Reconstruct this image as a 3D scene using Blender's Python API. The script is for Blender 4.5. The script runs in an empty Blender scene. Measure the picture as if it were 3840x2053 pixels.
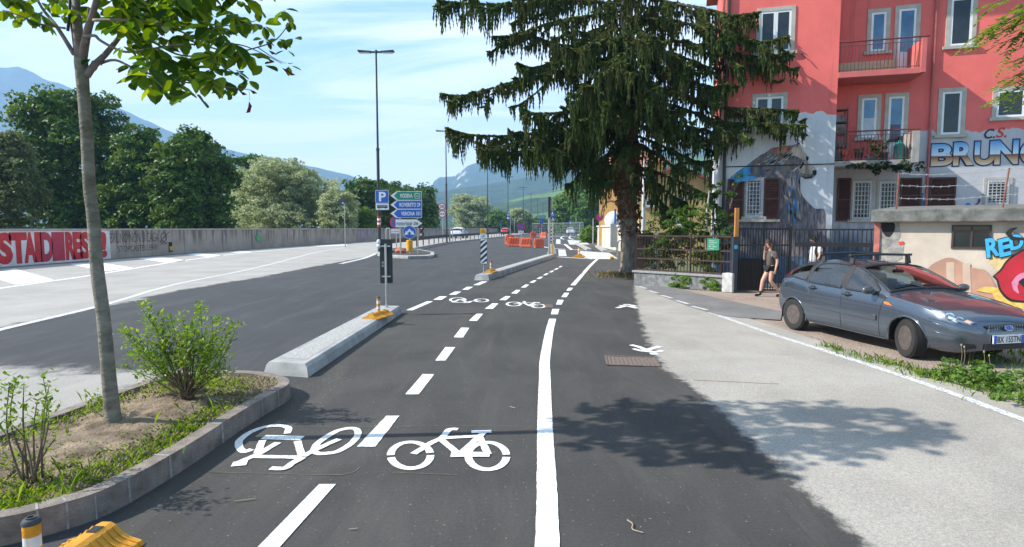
import bpy, bmesh, math, random
import numpy as np
from math import sin, cos, tan, pi, radians, sqrt, atan2, hypot
from mathutils import Vector, Matrix, noise
random.seed(7); RNG = np.random.default_rng(7)
SC = bpy.context.scene; COL = SC.collection
V = Vector
# ---------------------------------------------------------------- camera, sky, sun, exposure
H, F, HORIZON = 2.0, 2200.0, 857.0            # eye height (m), focal length and horizon in photo pixels (3840 x 2053)
PITCH = math.atan((1026.5 - HORIZON) / F)
cam = bpy.data.objects.new('camera', bpy.data.cameras.new('camera')); COL.objects.link(cam)
cam.location = (0, 0, H); cam.rotation_euler = (pi / 2 - PITCH, 0, 0)
cam.data.sensor_width = 36; cam.data.lens = 36 * F / 3840; cam.data.clip_end = 30000; cam.data.clip_start = .05
SC.camera = cam
SUN_EL, SHADOW_DIR = radians(38.5), radians(4)  # shadows fall to the right, a touch towards the camera
sd = V((cos(SHADOW_DIR) * cos(SUN_EL), sin(SHADOW_DIR) * cos(SUN_EL), -sin(SUN_EL)))
sun = bpy.data.objects.new('sun', bpy.data.lights.new('sun', 'SUN')); COL.objects.link(sun)
sun.data.energy = 5.0; sun.data.angle = radians(.5); sun.data.color = (1, .945, .86)
sun.rotation_euler = sd.to_track_quat('-Z', 'Y').to_euler()
W = bpy.data.worlds.new('World'); SC.world = W; W.use_nodes = True
nt = W.node_tree; nt.nodes.clear()
def N(nt, t, **k):
    n = nt.nodes.new(t)
    for a, b in k.items():
        if a in ('inp',):
            for i, v in b.items(): n.inputs[i].default_value = v
        else: setattr(n, a, b)
    return n
def L(nt, a, b): nt.links.new(a, b)
sky = N(nt, 'ShaderNodeTexSky', sky_type='NISHITA', sun_disc=False)
sky.sun_elevation = SUN_EL; sky.sun_rotation = atan2(-sd.x, -sd.y); sky.air_density = 1.0; sky.dust_density = .35; sky.ozone_density = 2.2
tc = N(nt, 'ShaderNodeTexCoord'); sep = N(nt, 'ShaderNodeSeparateXYZ'); L(nt, tc.outputs['Generated'], sep.inputs[0])
def math_(nt, op, a, b=None, clamp=False):
    n = N(nt, 'ShaderNodeMath', operation=op, use_clamp=clamp)
    for i, x in enumerate((a, b)):
        if x is None: continue
        if isinstance(x, (int, float)): n.inputs[i].default_value = x
        else: L(nt, x, n.inputs[i])
    return n.outputs[0]
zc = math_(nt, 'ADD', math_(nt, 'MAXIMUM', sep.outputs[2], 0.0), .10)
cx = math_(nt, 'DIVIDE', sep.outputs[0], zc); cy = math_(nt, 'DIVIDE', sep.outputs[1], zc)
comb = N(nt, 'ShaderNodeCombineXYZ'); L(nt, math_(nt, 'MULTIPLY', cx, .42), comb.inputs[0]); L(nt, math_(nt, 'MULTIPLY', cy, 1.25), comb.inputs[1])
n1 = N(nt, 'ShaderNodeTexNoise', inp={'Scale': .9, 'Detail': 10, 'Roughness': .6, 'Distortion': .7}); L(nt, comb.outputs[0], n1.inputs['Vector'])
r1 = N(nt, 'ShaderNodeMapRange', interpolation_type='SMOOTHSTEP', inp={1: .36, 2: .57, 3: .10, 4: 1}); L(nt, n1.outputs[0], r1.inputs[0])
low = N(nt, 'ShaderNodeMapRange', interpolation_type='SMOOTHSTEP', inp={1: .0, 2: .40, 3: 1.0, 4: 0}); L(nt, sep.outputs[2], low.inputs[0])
fwd = N(nt, 'ShaderNodeMapRange', interpolation_type='SMOOTHSTEP', inp={1: -.15, 2: .55, 3: .25, 4: 1}); L(nt, sep.outputs[1], fwd.inputs[0])   # cloud bank ahead; thinned behind the camera to make the fill light bluer
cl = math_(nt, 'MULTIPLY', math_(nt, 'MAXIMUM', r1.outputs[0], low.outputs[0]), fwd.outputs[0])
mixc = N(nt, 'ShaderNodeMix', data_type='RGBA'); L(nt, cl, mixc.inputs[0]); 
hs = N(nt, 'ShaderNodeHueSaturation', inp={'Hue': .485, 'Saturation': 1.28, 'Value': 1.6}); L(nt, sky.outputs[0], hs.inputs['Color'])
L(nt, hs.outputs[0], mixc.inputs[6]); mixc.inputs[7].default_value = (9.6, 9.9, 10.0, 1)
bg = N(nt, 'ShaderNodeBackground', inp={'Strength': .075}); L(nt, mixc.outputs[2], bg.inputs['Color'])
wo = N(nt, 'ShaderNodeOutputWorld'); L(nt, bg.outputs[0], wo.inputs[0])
SC.view_settings.view_transform = 'Standard'; SC.view_settings.look = 'None'; SC.view_settings.gamma = 1; SC.view_settings.exposure = 1.0
SC.cycles.max_bounces = 6; SC.cycles.transparent_max_bounces = 12; SC.cycles.volume_bounces = 1
SC.cycles.use_adaptive_sampling = True; SC.cycles.use_denoising = True

# ---------------------------------------------------------------- pixel helpers (photo pixel -> place in the world)
CP, SP = cos(PITCH), sin(PITCH)
def ray(x, y):
    a, b = (x - 1920) / F, -(y - 1026.5) / F
    return V((a, CP + b * SP, -SP + b * CP))
def G(x, y, z=0.0):
    d = ray(x, y); t = (z - H) / d.z
    return V((t * d.x, t * d.y, z))
def AT(x, y, Y):
    d = ray(x, y); t = Y / d.y
    return V((t * d.x, Y, H + t * d.z))
def ONP(x, y, p, n):
    d = ray(x, y); o = V((0, 0, H)); t = (p - o).dot(n) / d.dot(n)
    return o + d * t
def zat(y, Y, x=1920): return AT(x, y, Y).z
def crop(ox, oy, s): return lambda p: (ox + p[0] * s, oy + p[1] * s)
K1 = crop(0, 0, .5084); K2 = crop(0, 700, .5084); K3 = crop(0, 1350, .5106); K4 = crop(1250, 650, .4658); K5 = crop(1300, 1000, .4658)
K6 = crop(2600, 0, .5084); K7 = crop(2600, 600, .5084); K8 = crop(2200, 1000, .7646); KD = crop(0, 0, 1.4907)
Z2 = crop(2200, 600, .36307); Z3 = crop(1350, 650, .25413); Z4 = crop(1700, 700, .18886); Z5 = crop(2050, 700, .21786); Z7 = crop(3240, 450, .39947); Z8 = crop(2680, 500, .36302)

# ---------------------------------------------------------------- mesh + object helpers
class MB:
    def __init__(s): s.v = []; s.f = []; s.m = []; s.cur = 0
    def add(s, vs, fs):
        b = len(s.v); s.v += [tuple(p) for p in vs]
        for f in fs: s.f.append(tuple(b + i for i in f)); s.m.append(s.cur)
        return s
    def box(s, c, d, R=None):
        x, y, z = d[0] / 2, d[1] / 2, d[2] / 2; c = V(c)
        vs = [V((i, j, k)) for i in (-x, x) for j in (-y, y) for k in (-z, z)]
        if R is not None: vs = [R @ p for p in vs]
        return s.add([p + c for p in vs], [(0, 1, 3, 2), (4, 6, 7, 5), (0, 4, 5, 1), (2, 3, 7, 6), (0, 2, 6, 4), (1, 5, 7, 3)])
    def bar(s, a, b, w, h=None, up=V((0, 0, 1))):
        a, b = V(a), V(b); h = h or w; d = (b - a)
        if d.length < 1e-6: return s
        d.normalize(); r = d.cross(up)
        if r.length < 1e-3: r = d.cross(V((0, 1, 0)))
        r.normalize(); u = r.cross(d)
        vs = [p + r * i * w / 2 + u * j * h / 2 for p in (a, b) for i, j in ((-1, -1), (1, -1), (1, 1), (-1, 1))]
        return s.add(vs, [(3, 2, 1, 0), (4, 5, 6, 7), (0, 1, 5, 4), (1, 2, 6, 5), (2, 3, 7, 6), (3, 0, 4, 7)])
    def tube(s, pts, rad, n=8, cap=True):
        pts = [V(p) for p in pts]
        if not isinstance(rad, (list, tuple)): rad = [rad] * len(pts)
        rings = []; prev = None
        for i, p in enumerate(pts):
            d = (pts[min(i + 1, len(pts) - 1)] - pts[max(i - 1, 0)]).normalized()
            if prev is None:
                r = d.cross(V((0, 0, 1)))
                if r.length < .05: r = d.cross(V((1, 0, 0)))
            else: r = prev - d * prev.dot(d)
            r.normalize(); prev = r; u = d.cross(r)
            rings.append([p + (r * cos(2 * pi * k / n) + u * sin(2 * pi * k / n)) * rad[i] for k in range(n)])
        vs = [q for r in rings for q in r]; fs = []
        for i in range(len(pts) - 1):
            for k in range(n):
                k2 = (k + 1) % n; fs.append((i * n + k, i * n + k2, (i + 1) * n + k2, (i + 1) * n + k))
        if cap: fs += [tuple(reversed(range(n))), tuple((len(pts) - 1) * n + k for k in range(n))]
        return s.add(vs, fs)
    def cyl(s, a, b, r, r2=None, n=16): return s.tube([a, b], [r, r if r2 is None else r2], n)
    def lathe(s, prof, c=(0, 0, 0), n=20, R=None):
        c = V(c); vs = []; fs = []
        for r, z in prof:
            for k in range(n):
                p = V((r * cos(2 * pi * k / n), r * sin(2 * pi * k / n), z)); vs.append((R @ p if R is not None else p) + c)
        for i in range(len(prof) - 1):
            for k in range(n):
                k2 = (k + 1) % n; fs.append((i * n + k, i * n + k2, (i + 1) * n + k2, (i + 1) * n + k))
        if prof[0][0] > 1e-4: fs.append(tuple(reversed(range(n))))
        if prof[-1][0] > 1e-4: fs.append(tuple((len(prof) - 1) * n + k for k in range(n)))
        return s.add(vs, fs)
    def poly(s, pts): return s.add(pts, [tuple(range(len(pts)))])
    def prism(s, pts, vec):
        pts = [V(p) for p in pts]; vec = V(vec); n = len(pts)
        return s.add(pts + [p + vec for p in pts], [tuple(reversed(range(n))), tuple(range(n, 2 * n))] + [(i, (i + 1) % n, n + (i + 1) % n, n + i) for i in range(n)])
    def grid(s, rows):
        nr, nc = len(rows), len(rows[0])
        return s.add([p for r in rows for p in r], [(i * nc + j, i * nc + j + 1, (i + 1) * nc + j + 1, (i + 1) * nc + j) for i in range(nr - 1) for j in range(nc - 1)])
    def build(s, name, mats, parent=None, smooth=False, bevel=0, fix=True, **kw):
        me = bpy.data.meshes.new(name); me.from_pydata(s.v, [], s.f)
        mats = mats if isinstance(mats, (list, tuple)) else [mats]
        for m in mats: me.materials.append(m)
        me.polygons.foreach_set('material_index', s.m)
        if fix:
            bm = bmesh.new(); bm.from_mesh(me); bmesh.ops.recalc_face_normals(bm, faces=bm.faces); bm.to_mesh(me); bm.free()
        if smooth: me.polygons.foreach_set('use_smooth', [True] * len(me.polygons)); 
        me.update()
        return link(name, me, parent, bevel, smooth, **kw)
def link(name, me, parent=None, bevel=0, smooth=False, **kw):
    o = bpy.data.objects.new(name, me); COL.objects.link(o)
    if parent is not None:
        o.parent = parent
        if parent.type == 'EMPTY': o.matrix_parent_inverse = parent.matrix_basis.inverted()
    if smooth == 'auto':
        md = o.modifiers.new('edge', 'EDGE_SPLIT'); md.split_angle = radians(40)
    if bevel:
        b = o.modifiers.new('bevel', 'BEVEL'); b.width = bevel; b.segments = 2; b.limit_method = 'ANGLE'; b.angle_limit = radians(40)
    tag(o, **kw); return o
def tag(o, label=None, cat=None, group=None, kind=None):
    if label: o['label'] = label
    if cat: o['category'] = cat
    if group: o['group'] = group
    if kind: o['kind'] = kind
    return o
def thing(name, label, cat, loc=(0, 0, 0), rz=0, group=None, sc=1):
    o = bpy.data.objects.new(name, None); COL.objects.link(o); o.empty_display_size = .2
    o.matrix_basis = Matrix.Translation(V(loc)) @ Matrix.Rotation(rz, 4, 'Z') @ Matrix.Scale(sc, 4)
    return tag(o, label, cat, group)
def dup(root, loc, rz=0, label=None, sc=1, group=None):
    def cp(o, par):
        c = o.copy(); COL.objects.link(c)
        if par is not None: c.parent = par
        for ch in [x for x in o.children]: cp(ch, c)
        return c
    r = cp(root, None); r.matrix_basis = Matrix.Translation(V(loc)) @ Matrix.Rotation(rz, 4, 'Z') @ Matrix.Scale(sc, 4)
    if label: r['label'] = label
    if group: r['group'] = group
    return r
def quads(name, P, mat, parent=None, smooth=False, **kw):
    """P: array (n,4,3) of separate quads -> one mesh, fast"""
    P = np.asarray(P, dtype=np.float32); n = len(P); k = P.shape[1]
    me = bpy.data.meshes.new(name); me.vertices.add(n * k); me.vertices.foreach_set('co', P.reshape(-1))
    me.loops.add(n * k); me.loops.foreach_set('vertex_index', np.arange(n * k, dtype=np.int32))
    me.polygons.add(n); me.polygons.foreach_set('loop_start', np.arange(0, n * k, k, dtype=np.int32))
    me.update(calc_edges=True); me.validate()
    for m in (mat if isinstance(mat, (list, tuple)) else [mat]): me.materials.append(m)
    return link(name, me, parent, 0, smooth, **kw)
def spline(pts, n):
    pts = [V(p) for p in pts]; out = []
    for i in range(len(pts) - 1):
        p0, p1, p2, p3 = pts[max(i - 1, 0)], pts[i], pts[i + 1], pts[min(i + 2, len(pts) - 1)]
        for k in range(n):
            t = k / n
            out.append(.5 * ((2 * p1) + (p2 - p0) * t + (2 * p0 - 5 * p1 + 4 * p2 - p3) * t * t + (3 * p1 - p0 - 3 * p2 + p3) * t ** 3))
    return out + [pts[-1]]
def text_mesh(s, bold=.0, spacing=1.0):
    """verts (2D, unit box 0..1 x 0..1) and faces of a word set in the built-in font"""
    cu = bpy.data.curves.new('t', 'FONT'); cu.body = s; cu.offset = bold; cu.space_character = spacing; cu.resolution_u = 4
    o = bpy.data.objects.new('t', cu); COL.objects.link(o)
    dg = bpy.context.evaluated_depsgraph_get(); me = bpy.data.meshes.new_from_object(o.evaluated_get(dg))
    vs = np.array([v.co[:2] for v in me.vertices]); fs = [tuple(p.vertices) for p in me.polygons]
    bpy.data.objects.remove(o); bpy.data.curves.remove(cu); bpy.data.meshes.remove(me)
    lo, hi = vs.min(0), vs.max(0)
    return (vs - lo) / (hi - lo), fs
def put_text(mb, s, o, u, v, bold=.0, spacing=1.0):
    """word filling the parallelogram o, o+u, o+v"""
    vs, fs = text_mesh(s, bold, spacing); o, u, v = V(o), V(u), V(v)
    mb.add([o + u * float(a) + v * float(b) for a, b in vs], fs)

# ---------------------------------------------------------------- materials
MATS = {}
def M(name, c, r=.6, var=.12, sc=6, c2=None, metal=0, bump=0, bsc=60, spec=.5, coat=0, stretch=None, sss=0, lo=.35, hi=.65):
    if name in MATS: return MATS[name]
    m = bpy.data.materials.new(name); m.use_nodes = True; t = m.node_tree; b = t.nodes['Principled BSDF']; MATS[name] = m
    b.inputs['Roughness'].default_value = r; b.inputs['Metallic'].default_value = metal; b.inputs['Specular IOR Level'].default_value = spec
    b.inputs['Coat Weight'].default_value = coat; b.inputs['Coat Roughness'].default_value = .04
    co = N(t, 'ShaderNodeTexCoord').outputs['Object']
    if stretch:
        mp = N(t, 'ShaderNodeMapping'); mp.inputs['Scale'].default_value = stretch; L(t, co, mp.inputs[0]); co = mp.outputs[0]
    n = N(t, 'ShaderNodeTexNoise', inp={'Scale': sc, 'Detail': 6, 'Roughness': .6}); L(t, co, n.inputs['Vector'])
    mr = N(t, 'ShaderNodeMapRange', inp={1: lo, 2: hi}); L(t, n.outputs[0], mr.inputs[0])
    mx = N(t, 'ShaderNodeMix', data_type='RGBA'); L(t, mr.outputs[0], mx.inputs[0])
    c = tuple(c)
    mx.inputs[6].default_value = tuple(x * (1 - var) for x in c) + (1,); mx.inputs[7].default_value = (tuple(c2) if c2 else tuple(min(1, x * (1 + var)) for x in c)) + (1,)
    L(t, mx.outputs[2], b.inputs['Base Color'])
    if bump:
        n2 = N(t, 'ShaderNodeTexNoise', inp={'Scale': bsc, 'Detail': 4}); L(t, co, n2.inputs['Vector'])
        bp = N(t, 'ShaderNodeBump', inp={'Strength': bump, 'Distance': .02}); L(t, n2.outputs[0], bp.inputs['Height']); L(t, bp.outputs[0], b.inputs['Normal'])
    return m
def leafmat(name, cols, trans=.35, r=.5, ncol=None, nsc=.4):
    m = bpy.data.materials.new(name); m.use_nodes = True; t = m.node_tree; b = t.nodes['Principled BSDF']; MATS[name] = m
    g = N(t, 'ShaderNodeNewGeometry'); cr = N(t, 'ShaderNodeValToRGB'); L(t, g.outputs['Random Per Island'], cr.inputs[0])
    e = cr.color_ramp.elements
    for i, c in enumerate(cols):
        x = e[i] if i < 2 else e.new(i / (len(cols) - 1))
        x.position = i / (len(cols) - 1); x.color = tuple(c) + (1,)
    col = cr.outputs[0]
    if ncol:
        co = N(t, 'ShaderNodeTexCoord').outputs['Object']; n = N(t, 'ShaderNodeTexNoise', inp={'Scale': nsc, 'Detail': 3}); L(t, co, n.inputs['Vector'])
        mr = N(t, 'ShaderNodeMapRange', inp={1: .45, 2: .65}); L(t, n.outputs[0], mr.inputs[0])
        mx = N(t, 'ShaderNodeMix', data_type='RGBA'); L(t, mr.outputs[0], mx.inputs[0]); L(t, col, mx.inputs[6]); mx.inputs[7].default_value = tuple(ncol) + (1,); col = mx.outputs[2]
    L(t, col, b.inputs['Base Color']); b.inputs['Roughness'].default_value = r; b.inputs['Specular IOR Level'].default_value = .18
    if trans:
        tr = N(t, 'ShaderNodeBsdfTranslucent'); hs = N(t, 'ShaderNodeHueSaturation', inp={'Hue': .475, 'Saturation': 1.15, 'Value': 1.7}); L(t, col, hs.inputs['Color']); L(t, hs.outputs[0], tr.inputs[0])
        ms = N(t, 'ShaderNodeMixShader', inp={0: trans}); L(t, b.outputs[0], ms.inputs[1]); L(t, tr.outputs[0], ms.inputs[2])
        L(t, ms.outputs[0], t.nodes['Material Output'].inputs[0])
    return m
def asphalt(t, co, c, c2, big=.35, specks=.5, grain=170):
    """returns (colour, height) of rolled asphalt: patches, grain, pale specks"""
    n = N(t, 'ShaderNodeTexNoise', inp={'Scale': big, 'Detail': 7, 'Roughness': .6, 'Distortion': .4}); L(t, co, n.inputs['Vector'])
    mr = N(t, 'ShaderNodeMapRange', inp={1: .35, 2: .68}); L(t, n.outputs[0], mr.inputs[0])
    mx = N(t, 'ShaderNodeMix', data_type='RGBA'); L(t, mr.outputs[0], mx.inputs[0]); mx.inputs[6].default_value = tuple(c) + (1,); mx.inputs[7].default_value = tuple(c2) + (1,)
    md_ = N(t, 'ShaderNodeTexNoise', inp={'Scale': 38, 'Detail': 4, 'Roughness': .7}); L(t, co, md_.inputs['Vector']); mdr = N(t, 'ShaderNodeMapRange', inp={1: .3, 2: .7, 3: .80, 4: 1.2}); L(t, md_.outputs[0], mdr.inputs[0])
    g = N(t, 'ShaderNodeTexNoise', inp={'Scale': grain, 'Detail': 3, 'Roughness': .75}); L(t, co, g.inputs['Vector'])
    gr = N(t, 'ShaderNodeMapRange', inp={1: .3, 2: .7, 3: .62, 4: 1.38}); L(t, g.outputs[0], gr.inputs[0])
    mu = N(t, 'ShaderNodeMix', data_type='RGBA', blend_type='MULTIPLY', inp={0: 1.0}); L(t, mx.outputs[2], mu.inputs[6]); L(t, math_(t, 'MULTIPLY', gr.outputs[0], mdr.outputs[0]), mu.inputs[7])
    vo = N(t, 'ShaderNodeTexVoronoi', inp={'Scale': 26.0, 'Randomness': 1.0}); L(t, co, vo.inputs['Vector'])
    sm = N(t, 'ShaderNodeMapRange', inp={1: .10, 2: .16, 3: 1, 4: 0}); L(t, vo.outputs['Distance'], sm.inputs[0])
    sepc = N(t, 'ShaderNodeSeparateColor'); L(t, vo.outputs['Color'], sepc.inputs[0])
    pick = math_(t, 'GREATER_THAN', sepc.outputs[0], .72)
    sp = math_(t, 'MULTIPLY', math_(t, 'MULTIPLY', sm.outputs[0], pick), specks)
    m2 = N(t, 'ShaderNodeMix', data_type='RGBA'); L(t, sp, m2.inputs[0]); L(t, mu.outputs[2], m2.inputs[6]); m2.inputs[7].default_value = (.28, .27, .25, 1)
    mp = N(t, 'ShaderNodeMapping'); mp.inputs['Scale'].default_value = (1.6, .28, 1); L(t, co, mp.inputs[0])
    dn = N(t, 'ShaderNodeTexNoise', inp={'Scale': 1.1, 'Detail': 9, 'Roughness': .68, 'Distortion': .8}); L(t, mp.outputs[0], dn.inputs['Vector'])
    dm = N(t, 'ShaderNodeMapRange', inp={1: .48, 2: .74, 3: 0, 4: .62 if c[0] < .1 else .10}); L(t, dn.outputs[0], dm.inputs[0])
    m3 = N(t, 'ShaderNodeMix', data_type='RGBA'); L(t, dm.outputs[0], m3.inputs[0]); L(t, m2.outputs[2], m3.inputs[6]); m3.inputs[7].default_value = tuple(x * 2.1 * k for x, k in zip(c, (1.03, 1, .95))) + (1,)
    return m3.outputs[2], g.outputs[0]
def ground_mat(name, A, B=None, edge=.35, esc=2.0, rA=.85, rB=.9):
    """asphalt A; where the mesh attribute 'sd' (signed metres from a border) is positive it becomes asphalt B with a ragged border"""
    m = bpy.data.materials.new(name); m.use_nodes = True; t = m.node_tree; b = t.nodes['Principled BSDF']; MATS[name] = m
    co = N(t, 'ShaderNodeTexCoord').outputs['Object']
    c, h = asphalt(t, co, *A)
    if B:
        c2, h2 = asphalt(t, co, *B)
        at = N(t, 'ShaderNodeAttribute', attribute_name='sd')
        n = N(t, 'ShaderNodeTexNoise', inp={'Scale': esc, 'Detail': 8, 'Roughness': .72}); L(t, co, n.inputs['Vector'])
        off = math_(t, 'MULTIPLY', math_(t, 'SUBTRACT', n.outputs[0], .5), edge * 2.4)
        s = math_(t, 'ADD', at.outputs['Fac'], off)
        mr = N(t, 'ShaderNodeMapRange', interpolation_type='SMOOTHSTEP', inp={1: -edge * .3, 2: edge * .3}); L(t, s, mr.inputs[0])
        mx = N(t, 'ShaderNodeMix', data_type='RGBA'); L(t, mr.outputs[0], mx.inputs[0]); L(t, c, mx.inputs[6]); L(t, c2, mx.inputs[7]); c = mx.outputs[2]
    L(t, c, b.inputs['Base Color']); b.inputs['Roughness'].default_value = rA; b.inputs['Specular IOR Level'].default_value = .3
    bp = N(t, 'ShaderNodeBump', inp={'Strength': .35, 'Distance': .006}); L(t, h, bp.inputs['Height']); L(t, bp.outputs[0], b.inputs['Normal'])
    return m
def paint_mat(name, c, wear=.12):
    m = bpy.data.materials.new(name); m.use_nodes = True; t = m.node_tree; b = t.nodes['Principled BSDF']; MATS[name] = m
    co = N(t, 'ShaderNodeTexCoord').outputs['Object']
    n = N(t, 'ShaderNodeTexNoise', inp={'Scale': 30, 'Detail': 8, 'Roughness': .75}); L(t, co, n.inputs['Vector'])
    mr = N(t, 'ShaderNodeMapRange', inp={1: .66 - wear, 2: .74 - wear, 3: 0, 4: 1}); L(t, n.outputs[0], mr.inputs[0])
    mx = N(t, 'ShaderNodeMix', data_type='RGBA'); L(t, mr.outputs[0], mx.inputs[0]); mx.inputs[6].default_value = tuple(c) + (1,); mx.inputs[7].default_value = tuple(x * .45 for x in c) + (1,)
    L(t, mx.outputs[2], b.inputs['Base Color']); b.inputs['Roughness'].default_value = .7
    bp = N(t, 'ShaderNodeBump', inp={'Strength': .3, 'Distance': .004}); L(t, n.outputs[0], bp.inputs['Height']); L(t, bp.outputs[0], b.inputs['Normal'])
    return m
# ---------------------------------------------------------------- ground, road, cycle path, pavement
NEW = ((.041, .042, .0445), (.056, .057, .060), .30, .35)
PATH = ((.045, .0435, .041), (.069, .066, .061), .5, .55)
OLD = ((.30, .283, .258), (.38, .358, .325), .5, .1, 120)
WORN = ((.12, .12, .125), (.20, .195, .19), .6, .4, 90)
PALE = ((.295, .272, .238), (.39, .36, .315), .6, .12, 130)
def interp(tab, y):
    for (a, u), (b, v) in zip(tab, tab[1:]):
        if y <= b: return u + (v - u) * (max(y, a) - a) / (b - a)
    return tab[-1][1]
XWALL = [(-10, -26.2), (30, -26.2), (45, -26.2), (62, -25.0), (85, -22.6), (120, -18.8), (420, 15.5)]
XEDGE = [(-10, -10.45), (15, -10.45), (19, -10.8), (24, -10.4), (45, -10.25), (80, -9.7), (117, -5.4), (420, 29.2)]
XKERB = [(-10, -2.75), (14, -2.75), (22.5, -1.0), (41, 2.9), (60, 5.6), (120, 12.6), (420, 46.8)]
XPALE = [(-10, 2.27), (4, 2.28), (7, 2.34), (8.4, 2.24), (10.2, 2.45), (13.8, 3.05), (20.4, 4.3), (26, 5.3), (33, 6.6), (52, 10.0), (66, 10.6), (120, 16.8), (420, 51)]
XLINE = [(-10, 5.55), (6.1, 5.55), (9.4, 5.3), (14, 4.95), (20.3, 4.75)]
def sheet(name, xl, xr, ys, z, mat, nx, sdf=None, **kw):
    mb = MB(); rows = []; sd_ = []
    for y in ys:
        a, b = xl(y), xr(y); rows.append([(a + (b - a) * j / nx, y, z) for j in range(nx + 1)])
        if sdf: sd_ += [sdf(a + (b - a) * j / nx, y) for j in range(nx + 1)]
    mb.grid(rows); o = mb.build(name, mat, fix=False, **kw)
    if sdf:
        at = o.data.attributes.new('sd', 'FLOAT', 'POINT'); at.data.foreach_set('value', sd_)
    return o
YS = [-6 + .25 * i for i in range(70)] + [11.5 + .5 * i for i in range(60)] + [41.5 + 3 * i for i in range(30)] + [131 + 12 * i for i in range(25)]
ground = MB(); gr = []
gx = [-8000, -3000, -1000, -300, -100, -40, 40, 100, 300, 1000, 3000, 8000]; gy = [-400, -40, 60, 200, 500, 1000, 2000, 4000, 8500]
ground.grid([[(x, y, -.04) for x in gx] for y in gy])
ground.build('ground', M('meadow', (.07, .10, .035), .95, c2=(.13, .14, .06), sc=.02), fix=False, kind='structure')
def road_sd(x, y):
    a = interp(XEDGE, y) - x                               # old pale asphalt left of this border
    b = min(-.2 - x - 4.4, 8.6 - y - .12 * (x + 10)) * .6     # worn stretch beside the planted bed
    return max(min(a, 3), min(b, .25))
road = sheet('road', lambda y: interp(XWALL, y), lambda y: interp(XKERB, y), YS, 0, ground_mat('road_asphalt', NEW, OLD, .55, 1.2), 70, road_sd, kind='structure')
path = sheet('cycle_path', lambda y: interp(XKERB, y), lambda y: interp(XPALE, y) + .3, YS, 0, ground_mat('path_asphalt', PATH), 12, kind='structure')
pav = sheet('pavement', lambda y: interp(XPALE, y) - .35, lambda y: interp(XLINE, y) + .25, [y for y in YS if -6 <= y <= 20.6], .004, ground_mat('pavement_concrete', PATH, PALE, .26, 4.0), 24,
            lambda x, y: x - interp(XPALE, y) + .04, kind='structure')
def fin(mb_, name, **k): return mb_.build(name, **k)
# gravel yard under the parked car and the side lane up to the gate
yard = MB(); rows = []
for y in [-6 + .4 * i for i in range(72)]:
    a = interp(XLINE, y) + .2
    if y > 20.3: a = 4.4 + (y - 20.3) * .15
    rows.append([(a + (26 - a) * (j / 60) ** 1.5, y, -.012 + (.02 * noise.noise((a + j * .4, y, 0)) if j > 2 else 0)) for j in range(61)])
yard.grid(rows)
gm = bpy.data.materials.new('gravel'); gm.use_nodes = True; t = gm.node_tree; b = t.nodes['Principled BSDF']; co = N(t, 'ShaderNodeTexCoord').outputs['Object']
vo = N(t, 'ShaderNodeTexVoronoi', inp={'Scale': 34}); L(t, co, vo.inputs['Vector'])
cr = N(t, 'ShaderNodeValToRGB'); e = cr.color_ramp.elements; sepc = N(t, 'ShaderNodeSeparateColor'); L(t, vo.outputs['Color'], sepc.inputs[0]); L(t, sepc.outputs[0], cr.inputs[0])
e[0].color = (.20, .135, .11, 1); e[1].color = (.46, .36, .31, 1); x = e.new(.5); x.color = (.30, .21, .175, 1)
nz = N(t, 'ShaderNodeTexNoise', inp={'Scale': .8, 'Detail': 6}); L(t, co, nz.inputs['Vector']); mr = N(t, 'ShaderNodeMapRange', inp={1: .42, 2: .6}); L(t, nz.outputs[0], mr.inputs[0])
mx = N(t, 'ShaderNodeMix', data_type='RGBA'); L(t, mr.outputs[0], mx.inputs[0]); L(t, cr.outputs[0], mx.inputs[6]); mx.inputs[7].default_value = (.33, .27, .21, 1)
L(t, mx.outputs[2], b.inputs['Base Color']); b.inputs['Roughness'].default_value = .95
bp = N(t, 'ShaderNodeBump', inp={'Strength': .8, 'Distance': .02}); L(t, vo.outputs['Distance'], bp.inputs['Height']); L(t, bp.outputs[0], b.inputs['Normal'])
yard.build('gravel_yard', gm, fix=False, kind='structure')
lane = MB()
lp = [K8(p) for p in ((245, 92), (420, 100), (620, 150), (960, 222), (950, 262), (740, 250), (640, 236), (500, 195), (380, 150))]
lane.poly([G(x, y, .012) for x, y in lp]); lane.build('side_lane', ground_mat('lane_asphalt', ((.15, .145, .14), (.22, .21, .2), .8, .3, 120)), fix=False, kind='structure')

# ---------------------------------------------------------------- painted markings (parts of the surfaces they lie on)
WHITE = paint_mat('road_paint', (.80, .80, .78)); WORNW = paint_mat('worn_road_paint', (.72, .72, .70), .2)
def ribbon(mb_, pts, w, z):
    pts = [V(p) for p in pts]; rows = []; fine = [pts[0]]
    for a, b in zip(pts, pts[1:]):
        k = max(1, int((b - a).length / .045)) if max(a.y, b.y) < 14 else 1
        fine += [a.lerp(b, (i + 1) / k) for i in range(k)]
    pts = fine
    for i, p in enumerate(pts):
        e0, e1 = (random.uniform(-.0028, .0028) for _ in range(2)) if p.y < 14 else (0, 0)
        d = pts[min(i + 1, len(pts) - 1)] - pts[max(i - 1, 0)]; d.z = 0; d.normalize(); r = V((d.y, -d.x, 0))
        rows.append([(p.x - r.x * (w / 2 + e0), p.y - r.y * (w / 2 + e0), z), (p.x + r.x * (w / 2 + e1), p.y + r.y * (w / 2 + e1), z)])
    mb_.grid(rows)
def line(pix, w, parent, name='lane_line', z=.006, mat=None, sm=6):
    mb_ = MB(); ps = [G(x, y) for x, y in pix]
    ribbon(mb_, spline(ps, sm) if len(ps) > 2 else ps, w, z); return mb_.build(name, mat or WHITE, parent, fix=False)
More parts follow.
